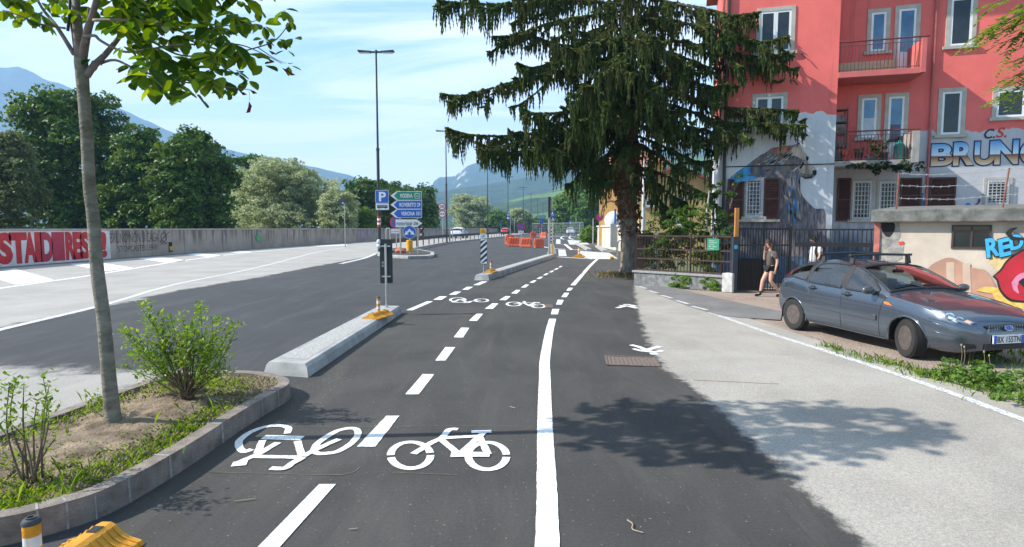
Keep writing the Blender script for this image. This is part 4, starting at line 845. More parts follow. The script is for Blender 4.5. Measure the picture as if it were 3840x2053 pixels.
P_, Nn = crown_points([(tuple(P2.pt(u1 + (ub - u1) * k, zt - .24, off + .02)), (.55, .12, .16)) for k in (.35, .48, .6, .72, .84, .95)], 1100, .14); quads('trailing_plant', leaf_quads(P_, Nn, .06, .5), leafmat('trailing_shaded', [(.012, .022, .008), (.03, .05, .015)], .1), label='dark trailing plant hanging over the edge of the lower balcony', cat='plant')  # leaf colour darkened for the shade at the balcony
# murals and lettering
def mural(name, P, items, par=BL, base=.008):
    """items: (list of photo pixels, material)"""
    for i, (pix, mat) in enumerate(items): mb = MB(); P.poly(mb, pix, base + .0035 * i); mb.build(name, mat, par, fix=False)
def streaky(name, a, b_, sc=3, st=(2, 2, .4)): return M(name, a, .9, c2=b_, sc=sc, stretch=st)
FUR = streaky('bear_fur', (.06, .058, .075), (.24, .215, .22), 5, (3, 3, .5)); FUR2 = streaky('bear_shoulder', (.05, .08, .13), (.20, .17, .15)); LIGHT = streaky('bear_face', (.22, .18, .14), (.55, .48, .40)); BLUE = streaky('mural_blue', (.02, .15, .36), (.08, .34, .60)); RUSTF = streaky('bear_rust', (.20, .06, .04), (.42, .20, .14)); BLKF = M('mural_black', (.012, .012, .016), .9)
def spl2(pts, n=4): return [(p.x, p.y) for p in spline([V((a, b_, 0)) for a, b_ in pts], n)]
bear = spl2([(95, 930), (120, 640), (150, 480), (230, 405), (330, 335), (420, 265), (520, 205), (600, 150), (680, 150), (755, 130), (835, 118), (872, 105), (888, 150), (925, 195), (965, 248), (958, 290), (1010, 342), (1050, 388), (1040, 438), (1000, 462), (930, 470), (892, 452), (884, 530), (888, 585), (905, 640), (962, 712), (1040, 780), (1138, 796), (1140, 1000), (1130, 1250), (600, 1270), (200, 1240)])
_r = random.Random(4)
mural('bear_mural', P1, [([Z8(p) for p in bear], FUR),
    ([Z8(p) for p in spl2([(150, 478), (230, 402), (330, 340), (420, 330), (400, 400), (300, 460)])], BLUE), ([Z8(p) for p in spl2([(400, 300), (560, 235), (760, 250), (860, 330), (800, 380), (640, 430), (480, 440), (360, 400)])], FUR2),
    ([Z8(p) for p in spl2([(575, 180), (640, 145), (760, 132), (790, 165), (720, 205), (640, 215)])], RUSTF), ([Z8(p) for p in spl2([(740, 215), (790, 165), (870, 118), (925, 200), (962, 250), (955, 290), (900, 270), (830, 235), (780, 240)])], LIGHT),
    ([Z8(p) for p in spl2([(900, 300), (955, 295), (1005, 345), (1040, 385), (1010, 420), (940, 425), (880, 400), (860, 360)])], LIGHT), ([Z8(p) for p in spl2([(1010, 385), (1050, 388), (1044, 435), (1008, 425)])], BLKF), ([Z8(p) for p in spl2([(885, 440), (940, 452), (1002, 448), (1000, 466), (930, 474)])], BLKF),
    ([Z8(p) for p in spl2([(940, 250), (968, 245), (962, 285), (945, 280)])], BLKF), ([Z8(p) for p in spl2([(845, 120), (862, 100), (880, 103), (870, 112)])], BLKF), ([Z8(p) for p in spl2([(905, 300), (925, 310), (885, 370), (872, 360)])], BLKF),
    ([Z8(p) for p in spl2([(700, 620), (760, 680), (860, 780), (900, 900), (840, 860), (740, 760)])], streaky('bear_chest', (.12, .11, .12), (.30, .27, .25))),
    *[([Z8(p) for p in spl2([(x, y), (x + l * .5, y - w * .5), (x + l, y - l * .45), (x + l * .55, y + w * .5)], 3)], m_) for x, y, l, w, m_ in [(_r.uniform(420, 800), _r.uniform(230, 400), _r.uniform(50, 110), _r.uniform(8, 20), _r.choice([LIGHT, FUR2, BLKF, RUSTF, BLUE])) for _ in range(26)]],
    *[([Z8(p) for p in spl2([(x, y), (x + w, y + l * .5), (x + w * .3, y + l), (x - w * .5, y + l * .5)], 3)], m_) for x, y, l, w, m_ in [(_r.uniform(700, 870), _r.uniform(420, 860), _r.uniform(70, 150), _r.uniform(6, 15), _r.choice([FUR2, BLKF, FUR2, BLUE, LIGHT])) for _ in range(34)]],
    ([Z8(p) for p in spl2([(190, 480), (300, 455), (420, 450), (400, 480), (200, 520)])], BLUE)])
gradM = bpy.data.materials.new('chrome_lettering'); gradM.use_nodes = True; t = gradM.node_tree; b = t.nodes['Principled BSDF']; co = N(t, 'ShaderNodeTexCoord').outputs['Object']; s = N(t, 'ShaderNodeSeparateXYZ'); L(t, co, s.inputs[0])
zB0, zB1 = P2.uv((3600, 626))[1], P2.uv((3600, 530))[1]; mr = N(t, 'ShaderNodeMapRange', inp={1: zB0, 2: zB1}); L(t, s.outputs[2], mr.inputs[0]); cr = N(t, 'ShaderNodeValToRGB'); L(t, mr.outputs[0], cr.inputs[0]); e = cr.color_ramp.elements
for i, (p_, c_) in enumerate(((0, (.75, .68, .62)), (.2, (.66, .45, .24)), (.42, (.20, .07, .05)), (.46, (.70, .76, .80)), (.62, (.45, .66, .85)), (1, (.06, .26, .60)))):
    x = e[0] if i == 0 else e.new(p_) if i < 5 else e[len(e) - 1]; x.position = p_; x.color = c_ + (1,)
L(t, cr.outputs[0], b.inputs['Base Color']); b.inputs['Roughness'].default_value = .8
NAVY = M('navy_outline', (.012, .03, .10), .8)
for ch, a, b_, y0, y1 in (('B', 617, 836, 225, 443), ('R', 826, 1030, 208, 438), ('U', 1022, 1228, 200, 436), ('N', 1212, 1446, 190, 428), ('O', 1450, 1690, 195, 425)):
    bl_, br_, tl_ = P2.uv(Z7((a, y1))), P2.uv(Z7((b_, y1 - 8))), P2.uv(Z7((a + 12, y0)))
    o_ = P2.pt(bl_[0], bl_[1], .01); U_ = P2.pt(br_[0], br_[1], .01) - o_; V_ = V((0, 0, tl_[1] - bl_[1]))
    mb = MB(); put_text(mb, ch, o_ - U_ * .03 - V_ * .02, U_ * 1.06, V_ * 1.04, .075); mb.build('letter_outline', NAVY, BL, fix=False)
    mb = MB(); put_text(mb, ch, o_ + U_ * .03 + V_ * .03 + P2.n * .008, U_ * .94, V_ * .94, .035); mb.build('letter', gradM, BL, fix=False)
REDL = M('letter_red', (.55, .05, .04), .8)
for ch, a, b_, y0, y1, m_ in (('C.', 1112, 1225, 88, 180, NAVY), ('S.', 1232, 1335, 75, 170, REDL)):
    bl_, br_, tl_ = P2.uv(Z7((a, y1))), P2.uv(Z7((b_, y1 - 5))), P2.uv(Z7((a, y0))); o_ = P2.pt(*bl_, .012); mb = MB(); put_text(mb, ch, o_, P2.pt(*br_, .012) - o_, V((0, 0, tl_[1] - bl_[1])) + P2.u * .08, .02); mb.build('letter', m_, BL, fix=False)
BLUEF = M('mural_figure_blue', (.05, .22, .42), .9)
mural('figure_mural', P2, [([Z7(p) for p in spl2([(525, 690), (555, 690), (552, 740), (580, 800), (515, 800), (510, 760), (528, 735)])], BLUEF), ([Z7(p) for p in spl2([(955, 785), (990, 780), (1000, 805), (950, 805)])], BLUEF), ([Z7(p) for p in spl2([(1030, 805), (1065, 775), (1070, 745), (1090, 742), (1085, 775), (1050, 806)])], M('mural_arm', (.12, .05, .10), .9))])

# ---------------------------------------------------------------- flat-roofed garage with graffiti
P3 = Plane((8.85, 14.25, 0), radians(-37)); GL = 9.0
PLASTER = M('garage_plaster', (.51, .44, .365), .9, .13, 1.2, bump=.25, bsc=30)
GA = thing('garage', 'low cream garage with a flat felt roof and a painted red and blue mural', 'garage', P3.pt(3, 0, -2))
mb = MB(); P3.box(mb, 0, GL, -.1, 2.16, 0, -5); mb.build('wall', PLASTER, GA)
FELT = M('roof_felt', (.10, .105, .095), .95, c2=(.20, .20, .185), sc=4, bump=.7, bsc=9)
mb = MB(); q = [P3.pt(-.12, 2.14, .22), P3.pt(GL, 2.14, .22), P3.pt(GL, 2.44, .22), P3.pt(-.12, 2.44, .22), P3.pt(-.12, 2.14, -5.1), P3.pt(GL, 2.14, -5.1), P3.pt(GL, 2.66, -4.6), P3.pt(-.0, 2.66, -4.6)]
mb.add(q, [(0, 1, 2, 3), (3, 2, 6, 7), (0, 3, 7, 4), (1, 5, 6, 2), (0, 4, 5, 1), (4, 7, 6, 5)]); mb.build('felt_roof', FELT, GA, bevel=.03)
r = P3.rect(3576, 851, 3709, 927); mb = MB(); P3.box(mb, r[0], r[1], r[2], r[3], -.02, .008); w = mb.build('window', GLASSD, GA); mb = MB()
for q in ((r[0] - .04, r[0], r[2] - .04, r[3] + .04), (r[1], r[1] + .04, r[2] - .04, r[3] + .04), (r[0], r[1], r[3], r[3] + .04), (r[0], r[1], r[2] - .04, r[2]), (r[0] + .3, r[0] + .34, r[2], r[3])): P3.box(mb, *q, -.02, .03)
mb.build('frame', M('dark_frame', (.05, .035, .03), .6), w)
mb = MB(); P3.box(mb, -.06, .06, 0, 2.14, -.05, .05); mb.build('red_post', M('faded_red_post', (.40, .13, .10), .8, .25, 6), GA)
SKYB = M('graffiti_sky', (.04, .36, .66), .8, .2, 3); REDG = M('graffiti_red', (.38, .012, .025), .75, .2, 2); MAG = M('graffiti_pink', (.55, .20, .32), .8); STRAW = M('graffiti_straw', (.62, .38, .06), .85, c2=(.70, .52, .16), sc=14); HILLP = M('graffiti_hill', (.44, .25, .18), .9, .15, 2); TANP = M('graffiti_tan', (.50, .38, .29), .9, .1, 3); GREYP = M('rough_patch', (.22, .21, .20), .95, c2=(.40, .37, .33), sc=6, bump=.8, bsc=14); BLKG = M('graffiti_black', (.012, .011, .012), .8); WHT = M('graffiti_white', (.68, .70, .72), .8); STAIN = M('graffiti_yellow', (.60, .45, .22), .9)
mural('wall_painting', P3, [([Z7(p) for p in ((140, 962), (330, 962), (345, 1090), (320, 1130), (375, 1165), (360, 1300), (140, 1420))], GREYP), ([Z7(p) for p in spl2([(165, 958), (280, 965), (285, 1040), (240, 1100), (190, 1080), (160, 1010)])], BLKG),
    ([Z7(p) for p in spl2([(320, 1150), (370, 1140), (375, 1165), (340, 1180)])], REDL),
    ([K7(p) for p in spl2([(1660, 900), (1740, 790), (1830, 735), (1900, 722), (1970, 750), (2040, 790), (2110, 805), (2170, 830), (2260, 1000), (2270, 1150), (1700, 1150)])], HILLP),
    ([K7(p) for p in ((1865, 755), (1925, 755), (1930, 1150), (1870, 1150))], TANP), ([K7(p) for p in ((1985, 765), (2042, 762), (2055, 1150), (1995, 1150))], TANP),
    ([K7(p) for p in spl2([(2220, 660), (2290, 720), (2340, 700), (2380, 760), (2300, 860), (2230, 800), (2180, 760)])], STAIN),
    ([K7(p) for p in spl2([(2085, 965), (2150, 935), (2260, 950), (2330, 1010), (2420, 1040), (2620, 1060), (2800, 1120), (2800, 1190), (2400, 1180), (2280, 1090), (2200, 985)])], STRAW),
    ([K7(p) for p in spl2([(2205, 860), (2260, 810), (2310, 740), (2380, 690), (2470, 650), (2700, 640), (2900, 760), (2900, 1000), (2640, 1075), (2440, 1055), (2330, 1040), (2260, 970), (2235, 890)], 6)], BLKG),
    ([K7(p) for p in spl2([(2225, 855), (2275, 815), (2320, 750), (2390, 700), (2470, 665), (2690, 655), (2885, 765), (2885, 990), (2640, 1055), (2440, 1038), (2340, 1022), (2275, 960), (2250, 885)], 6)], REDG),
    ([K7(p) for p in spl2([(2345, 905), (2390, 850), (2450, 830), (2520, 850), (2480, 880), (2420, 890), (2390, 930), (2400, 985), (2360, 960)])], MAG), ([K7(p) for p in spl2([(2395, 900), (2440, 870), (2520, 880), (2500, 940), (2430, 935)])], BLKG)])
for ch, a, b_, y0, y1 in (('R', 2165, 2262, 585, 725), ('E', 2258, 2345, 590, 720), ('D', 2338, 2440, 560, 670)):
    for m_, e_, of in ((BLKG, .05, .055), (SKYB, .0, .063)):
        bl_, br_, tl_ = P3.uv(K7((a, y1))), P3.uv(K7((b_, y1 - 20))), P3.uv(K7((a - 15, y0))); o_ = P3.pt(bl_[0], bl_[1], of); U_ = P3.pt(br_[0], br_[1], of) - o_; V_ = P3.pt(tl_[0], tl_[1], of) - o_
        mb = MB(); put_text(mb, ch, o_ - (U_ + V_) * e_, U_ * (1 + 2 * e_), V_ * (1 + 2 * e_), .04 + e_); mb.build('graffiti_letter', m_, GA, fix=False)
mural('wall_painting', P3, [([K7(p) for p in spl2([(2300, 545), (2330, 510), (2390, 500), (2350, 530), (2360, 565), (2440, 575), (2440, 590), (2340, 590)])], BLKG)], GA, .075)
# barbed wire posts on the garage roof
ROD = M('rusty_rod', (.20, .07, .05), .8, .3, 12); WIRE = M('wire', (.48, .48, .47), .5, metal=.6)
post_tops = []
for (xt, yt, xb, yb), lb in (((3372, 648, 3360, 793), 'left rusty rod on the garage roof carrying barbed wire'), ((3785, 630, 3759, 792), 'right rusty rod on the garage roof carrying barbed wire')):
    uu = P3.uv((xb, yb), .05)[0]; base = P3.pt(uu, 2.43, .05); ut = P3.uv((xt, yt), .05); top = P3.pt(ut[0], ut[1], .05); mb = MB(); mb.tube([base, top], .018, 6); mb.build('wire_post', ROD, label=lb, cat='post', group=None); post_tops.append((base, top))
bw = thing('barbed_wire', 'three strands of barbed wire strung above the garage roof', 'barbed wire', post_tops[0][0])
for k in (.97, .66, .33):
    a, b_ = (p[0].lerp(p[1], k) for p in post_tops); d = b_ - a; mb = MB(); pts = [a + d * (i / 20 * 1.5) + V((0, 0, -.06 * sin(min(1, i / 13) * pi) + .01 * random.uniform(-1, 1))) for i in range(21)]
    mb.tube(pts, .006, 4)
    for i in range(20):
        p = pts[i].lerp(pts[i + 1], .5); mb.bar(p + V((0, 0, -.03)), p + V((.02, 0, .03)), .008)
    mb.build('strand', WIRE, bw)

# ---------------------------------------------------------------- gate, railings, garden wall
BLACKM = M('black_gate_paint', (.012, .013, .016), .45, .2, 6); POSTM = M('post_slate', (.03, .04, .055), .6, .2, 5); ORANGE = M('orange_wood', (.42, .15, .03), .7, c2=(.50, .24, .07), sc=9, stretch=(1, 1, .1))
W0, W1 = V((4.35, 20.85, 0)), V((6.82, 18.4, 0))
gp_ = thing('gate_post', 'dark gate post with a bare orange timber top at the end of the garden wall', 'post', (6.95, 18.3, 0))
mb = MB(); mb.box((6.95, 18.3, .87), (.15, .15, 1.74)); mb.build('post', POSTM, gp_); mb = MB(); mb.box((6.98, 18.3, 2.18), (.11, .11, .9)); mb.build('timber', ORANGE, gp_)
mb = MB(); c_ = V((6.95, 18.222, 1.42)); mb.poly([c_ + V((.06 * cos(a), 0, .07 * sin(a))) for a in [i * pi / 8 for i in range(16)]]); mb.build('sticker', M('sticker_cyan', (.05, .40, .60), .5), gp_)
def barfence(mb, a, b_, z0, z1, n, w=.022, spikes=.0, rails=(.12, .9)):
    for i in range(n + 1):
        p = a.lerp(b_, i / n); mb.bar(p + V((0, 0, z0)), p + V((0, 0, z1 + (spikes if i % 1 == 0 else 0))), w)
    for k in rails: mb.bar(a + V((0, 0, z0 + (z1 - z0) * k)), b_ + V((0, 0, z0 + (z1 - z0) * k)), .03, .05)
ga = thing('entrance_gate', 'black barred double gate behind the walking woman', 'gate', (7.9, 18.4, 0)); A, B_ = V((7.06, 18.42, 0)), V((8.72, 18.4, 0))
mb = MB(); barfence(mb, A, B_, .06, 2.02, 20, .022, .0, (.0, .72, .98)); mb.bar(A + V((0, 0, 0)), A + V((0, 0, 2.08)), .07); mb.bar(B_, B_ + V((0, 0, 2.06)), .07); mb.bar((7.9, 18.41, 0), (7.9, 18.41, 2.04), .05); mb.build('barred_leaf', BLACKM, ga)
mb = MB(); mb.box((7.48, 18.45, .56), (.82, .02, 1.0)); mb.build('sheet_panel', BLACKM, ga)
mb = MB(); mb.box((7.0, 18.25, 1.0), (.05, .03, .12)); mb.build('lock', DARKM, ga)
fe = thing('yard_fence', 'black barred fence with a thick cross beam in front of the walking man', 'fence', (9.8, 17.9, 0)); A, B_ = V((8.85, 18.35, 0)), V((10.95, 17.45, 0))
mb = MB(); barfence(mb, A, B_, .05, 1.98, 19, .02, 0, (.02, .99)); mb.build('bars', BLACKM, fe); mb = MB(); mb.bar(A + V((0, -.03, 1.5)), B_ + V((0, -.03, 1.5)), .06, .13); mb.build('beam', BLACKM, fe)
mb = MB(); mb.bar(A + V((.5, .1, .45)), B_ + V((0, .1, .45)), .03, .8); mb.build('backing_panel', M('panel_navy', (.02, .024, .035), .7), fe)
gw = thing('garden_wall', 'low stone block wall with a flat coping beside the spruce', 'wall', W0); BLOCK = M('block_wall', (.13, .135, .135), .95, c2=(.25, .25, .245), sc=7, bump=.8, bsc=25)
d = (W1 - W0).normalized(); nn = V((-d.y, d.x, 0)); mb = MB()
if nn.y > 0: nn = -nn
S1 = W0 + V((1.7, 4.4, 0))
mb.prism([W0, W1, W1 - nn * .3, W0 - nn * .3], (0, 0, .44)); mb.build('wall', BLOCK, gw)
mb = MB(); mb.prism([W0 + nn * .05 - d * .06 + V((0, 0, .44)), W1 + nn * .05 + V((0, 0, .44)), W1 - nn * .34 + V((0, 0, .44)), W0 - nn * .34 - d * .06 + V((0, 0, .44))], (0, 0, .07)); mb.build('coping', M('coping_stone', (.27, .27, .26), .9, .15, 6), gw, bevel=.01)
mb = MB(); mb.box(W1 + d * .03 + V((0, 0, .30)), (.34, .34, .60), Matrix.Rotation(atan2(d.y, d.x), 3, 'Z')); mb.build('end_pier', M('white_pier', (.46, .45, .43), .9, .25, 6), gw, bevel=.02)
mb = MB(); dd = (S1 - W0).normalized(); pp = V((dd.y, -dd.x, 0)) * .2; mb.prism([W0 - nn * .34, S1, S1 + pp, W0 - nn * .34 + pp], (0, 0, .44)); mb.build('return_wall', BLOCK, gw)
RUSTB = M('rust_bars', (.055, .028, .022), .8, .3, 10)
rf = thing('rusty_railing', 'rust-brown iron railing on top of the garden wall', 'railing', W0 + V((0, 0, .5))); a_, b_ = W0 - nn * .15, W1 - nn * .15
mb = MB(); barfence(mb, a_, b_, .51, 1.75, 30, .024, .0, (.03, .35, .62, .99)); mb.build('front_bars', RUSTB, rf)
for k in (0, .6, 1): mb = MB(); p = a_.lerp(b_, k); mb.bar(p + V((0, 0, .5)), p + V((0, 0, 1.82)), .05); mb.build('upright', RUSTB, rf)
mb = MB(); barfence(mb, a_, S1, .45, 1.72, 26, .022, .1, (.05, .9)); mb.build('side_bars', RUSTB, rf)
ns = thing('fence_notice', 'small green notice board wired to the rusty railing', 'sign', a_.lerp(b_, .83) + V((0, 0, 1.3))); q = [G(0, 0)] * 0
c_ = a_.lerp(b_, .83) + nn * .04; uu = d * .2
mb = MB(); mb.prism([c_ - uu + V((0, 0, 1.28)), c_ + uu + V((0, 0, 1.3)), c_ + uu + V((0, 0, 1.66)), c_ - uu + V((0, 0, 1.68))], nn * .012); mb.build('board', M('notice_green', (.02, .22, .12), .6), ns)
for k in range(5): mb = MB(); put_text(mb, ('AREA', 'VERDE', 'orario', '8-20', 'info')[k], c_ + nn * .02 - uu * .7 + V((0, 0, 1.58 - .062 * k)), uu * (1.3 if k % 2 else .9), (0, 0, .035)); mb.build('notice_text', M('notice_white', (.6, .65, .6), .6), ns, fix=False)
IVY = leafmat('ivy_leaves', [(.05, .11, .015), (.10, .18, .025), (.16, .25, .04)], .25)
for k, w_, lb in ((.50, .42, 'bright ivy patch hanging on the middle of the garden wall'), (.84, .40, 'bright ivy patch spilling down beside the white wall pier')):
    p = W0.lerp(W1, k) + nn * .04; P_, Nn = crown_points([((p.x, p.y, .26), (w_ * .8, w_ * .8, .24)), ((p.x + d.x * .1, p.y + d.y * .1, .12), (w_ * .6, w_ * .6, .12))], 1300, .08)
    P_ = P_ - np.array(nn)[None] * np.clip(((P_ - np.array(p)) @ np.array(nn)) * .75 - .02, -9, 9)[:, None]
    quads('ivy', leaf_quads(P_, Nn + np.array(nn), .035, .7, .5), IVY, label=lb, cat='plant')
GARD = leafmat('garden_leaves', [(.025, .06, .015), (.05, .10, .02), (.09, .15, .03)], .3)
for (px_, py_, Y_, rx, rz_, n_, m_, lb) in ((2520, 890, 20.6, .75, .9, 1500, GARD, 'dark garden bush filling the left half behind the rusty railing'), (2570, 850, 21, .6, .55, 700, IVY, 'bright feathery shrub rising above the rusty railing'), (2690, 880, 20.0, .6, .9, 900, GARD, 'loose dark shrub behind the green notice'), (2660, 960, 19.8, .5, .5, 600, IVY, 'low bright shrub behind the railing near the notice'), (2740, 720, 20.2, .35, .55, 160, GARD, 'thin leafy climber beside the brown downpipe'), (2470, 960, 21.6, .5, .5, 500, GARD, 'small dark shrub in the corner of the rusty railing')):
    c = AT(px_, py_, Y_); leafclump('garden_shrub', lb, 'shrub', (c.x, c.y, c.z), (rx, rx * .8, rz_), int(n_ * 2.4), .058, m_)
mb = MB(); c = AT(2655, 700, 20.3); mb.tube([(c.x, 20.3, 0), (c.x + .03, 20.3, 1.4), (c.x - .03, 20.3, 2.4), (c.x + .05, 20.3, 3.3)], [.06, .05, .04, .02], 7); tr_ = thing('garden_tree', 'thin pale-stemmed little tree behind the rusty railing', 'tree', (c.x, 20.3, 0)); mb.build('trunk', M('pale_stem', (.42, .40, .36), .9, .15, 9), tr_)
P_, Nn = crown_points([((c.x, 20.3, 3.3), (.5, .5, .6))], 160, .15); quads('crown', leaf_quads(P_, Nn, .06, .5), GARD, tr_)

# ---------------------------------------------------------------- houses and walls beyond the spruce
def house(name, label, pix, Y, wallc, roofc, ang=0, dep=8, eave=.4, gable=True, wins=(), roofh=1.6):
    x0, y1, x1, y0 = pix; a, b_ = AT(x0, y0, Y), AT(x1, y0, Y); zt_ = AT((x0 + x1) / 2, y1, Y).z; w = b_.x - a.x; th = thing(name, label, 'house', ((a.x + b_.x) / 2, Y, 0))
    P = Plane((a.x, Y, 0), ang); mb = MB(); P.box(mb, 0, w, -.2, zt_, 0, -dep)
    if gable: mb.add([P.pt(0, zt_, 0), P.pt(w, zt_, 0), P.pt(w / 2, zt_ + roofh, 0), P.pt(0, zt_, -dep), P.pt(w, zt_, -dep), P.pt(w / 2, zt_ + roofh, -dep)], [(0, 1, 2), (4, 3, 5)])
    mb.build('wall', wallc, th); mb = MB(); e = eave
    if gable:
        for s in (0, 1):
            u_ = -e if s == 0 else w + e; q = [P.pt(u_, zt_ - e * roofh / (w / 2), e), P.pt(w / 2, zt_ + roofh + .02, e), P.pt(w / 2, zt_ + roofh + .02, -dep - e), P.pt(u_, zt_ - e * roofh / (w / 2), -dep - e)]; mb.prism(q, (0, 0, .18))
    else:
        q = [P.pt(-e, zt_, e), P.pt(w + e, zt_, e), P.pt(w + e, zt_, -dep - e), P.pt(-e, zt_, -dep - e)]; r_ = [P.pt(w * .2, zt_ + roofh, -dep / 2), P.pt(w * .8, zt_ + roofh, -dep / 2)]
        mb.add(q + r_, [(0, 1, 5, 4), (1, 2, 5), (2, 3, 4, 5), (3, 0, 4), (3, 2, 1, 0)])
    mb.build('roof', roofc, th)
    for r in wins: window(th, P, P.rect(*r), surround=.1, glass=GLASSD, sill=.12)
    return th, P
YEL = M('yellow_plaster', (.58, .45, .21), .9, .08, 1.5); ORA = M('orange_plaster', (.66, .37, .12), .9, .08, 1.5); TILE = M('red_tiles', (.30, .10, .06), .9, c2=(.42, .17, .11), sc=5)
house('yellow_house', 'yellow house with a brown-framed window between the spruce and the red building', (2395, 690, 2660, 880), 38, YEL, TILE, radians(-6), 9, .35, True, ((2521, 737, 2573, 774), (2530, 818, 2568, 850), (2415, 745, 2465, 780)), 1.0)
house('orange_house', 'orange house with an arched doorway left of the spruce trunk', (2246, 640, 2400, 870), 62, ORA, TILE, radians(-11), 9, .8, False, ((2330, 690, 2360, 730),), 2.2)
house('red_roof_house', 'house with a red tiled roof half hidden behind the spruce boughs', (2345, 612, 2480, 880), 74, ORA, TILE, 0, 12, .9, False, (), 3)
mb = MB(); c = AT(2290, 815, 58); mb.tube([c + V((1.0 * cos(a), 0, 1.6 * sin(a))) for a in [i * pi / 8 for i in range(9)]], .12, 6); mb.build('arch', M('arch_brown', (.30, .15, .08), .9), bpy.data.objects['orange_house'])
BARE = M('bare_concrete', (.52, .47, .36), .9, c2=(.60, .58, .52), sc=1.2, stretch=(1, 1, .3)); rw = thing('concrete_wall', 'bare pale concrete yard wall left of the spruce trunk', 'wall', (9.7, 58, 0)); mb = MB()
a, b_, c = G(*Z5((872, 1032))), G(*Z5((1290, 1120))), G(*Z5((1560, 1170)))
mb.prism([a, b_, b_ + V((.5, .4, 0)), a + V((.4, 0, 0))], (0, 0, 2.15)); mb.prism([a, a + V((.4, 0, 0)), a + V((5, 26, 0)), a + V((4.6, 26, 0))], (0, 0, 2.15)); mb.build('wall', BARE, rw)
mb = MB(); mb.prism([a + V((-.15, -.15, 2.15)), b_ + V((-.1, -.15, 2.15)), b_ + V((.6, .5, 2.15)), a + V((.5, .1, 2.15))], (0, 0, .14)); mb.build('coping', M('coping_cream', (.60, .58, .53), .9), rw)
mb = MB(); p = a.lerp(b_, .82); mb.box(p + V((-.1, -.25, 1.35)), (1.0, .5, 2.1)); mb.build('meter_cabinet', M('cabinet_grey', (.30, .31, .32), .6), rw)
sp = AT(2303, 829, 60); mb = MB(); mb.lathe([(1.0 * sin(pi * i / 12) + .001, -1.0 * cos(pi * i / 12)) for i in range(13)], sp, 18); mb.lathe([(.35, -2.2), (.3, -.9)], sp, 10); mb.build('gas_sphere', M('sphere_white', (.60, .62, .65), .4, .05), smooth=True, label='white spherical tank showing above the bare concrete wall', cat='tank')
mb = MB(); c = AT(2414, 740, 31); mb.tube([(c.x, 31, 0), (c.x, 31, 5.6)], [.11, .08], 10); mb.lathe([(.16, 0), (.16, .3), (.11, .35)], (c.x, 31, 0), 10); mb.build('pale_pole', M('pale_pole_paint', (.52, .56, .60), .5), smooth='auto', label='pale blue-grey pole standing just right of the spruce trunk', cat='pole')
pf = thing('property_wall', 'pale yard wall with a grey panel behind the rusty railing', 'wall', (8.5, 33, 0)); mb = MB(); a, b_ = AT(2370, 860, 33), AT(2480, 862, 33); mb.prism([(a.x, 33, 0), (b_.x, 33, 0), (b_.x, 33.3, 0), (a.x, 33.3, 0)], (0, 0, 1.75)); mb.build('wall', BARE, pf); mb = MB(); mb.box((b_.x - .55, 32.9, 1.0), (.8, .14, 1.3)); mb.build('panel', MATS['cabinet_grey'], pf)
# ---------------------------------------------------------------- the big spruce with pendulous twigs
SPR = leafmat('spruce_needles', [(.023, .048, .014), (.042, .078, .021), (.07, .112, .03), (.115, .148, .044)], .22, .6, ncol=(.085, .095, .03), nsc=.9)
DEADIVY = leafmat('dead_ivy', [(.11, .05, .022), (.20, .10, .045), (.28, .17, .09), (.12, .075, .04)], .2, .8)
SBARK = M('spruce_bark', (.13, .10, .075), .95, c2=(.32, .255, .20), sc=7, bump=1, bsc=16, stretch=(1, 1, .35))
TY = 24.7; TB = G(2372, 1040); TB.y = TY; TB.x = 5.0
def trunk_at(z): k = z / 8.0; return V((TB.x + (-.32 * min(k, 1) + .0 * k), TY, z))
SPT = thing('spruce_tree', 'huge drooping spruce with ivy-clad trunk in front of the red building', 'tree', TB)
mb = MB(); zs = [-.1, .1, .35, .9, 1.8, 3, 5, 8, 12, 18, 22]; rs = [.62, .50, .42, .37, .35, .345, .33, .30, .25, .12, .02]
pts = [trunk_at(max(z, 0)) + V((.05 * noise.noise((0, 0, z)), 0, 0)) for z in zs]; 
for p, z in zip(pts, zs): p.z = z
n_ = 20; rows = []
for (p, r) in zip(spline(pts, 5), [rs[min(int(i / 5), len(rs) - 2)] + (rs[min(int(i / 5) + 1, len(rs) - 1)] - rs[min(int(i / 5), len(rs) - 2)]) * (i % 5) / 5 for i in range((len(rs) - 1) * 5 + 1)]):
    rows.append([p + V((cos(a), sin(a), 0)) * r * (1 + .12 * noise.noise((cos(a) * 2, sin(a) * 2, p.z * .5)) + .05 * noise.noise((cos(a) * 9, sin(a) * 9, p.z * 2))) for a in [2 * pi * k / n_ for k in range(n_ + 1)]])
mb.grid(rows); mb.build('trunk', SBARK, SPT, smooth=True, fix=False)
LC, LA, LL, LW = [], [], [], []     # needle sprays: centre, axis, length, width
wood = MB(); rs_ = random.Random(11)
def spray(p, ax, l, w): LC.append(tuple(p)); LA.append(tuple(ax)); LL.append(l); LW.append(w)
def hang(p, length):
    n = max(1, int(length / .16)); q = V(p); sw = V((rs_.uniform(-.12, .12), rs_.uniform(-.12, .12), 0))
    for i in range(n):
        ax = V((sw.x + rs_.uniform(-.15, .15), sw.y + rs_.uniform(-.15, .15), -1)).normalized(); w = .095 * (1 - .55 * i / n) * rs_.uniform(.7, 1.3)
        spray(q + ax * .1, ax, .27, w); q = q + ax * .155
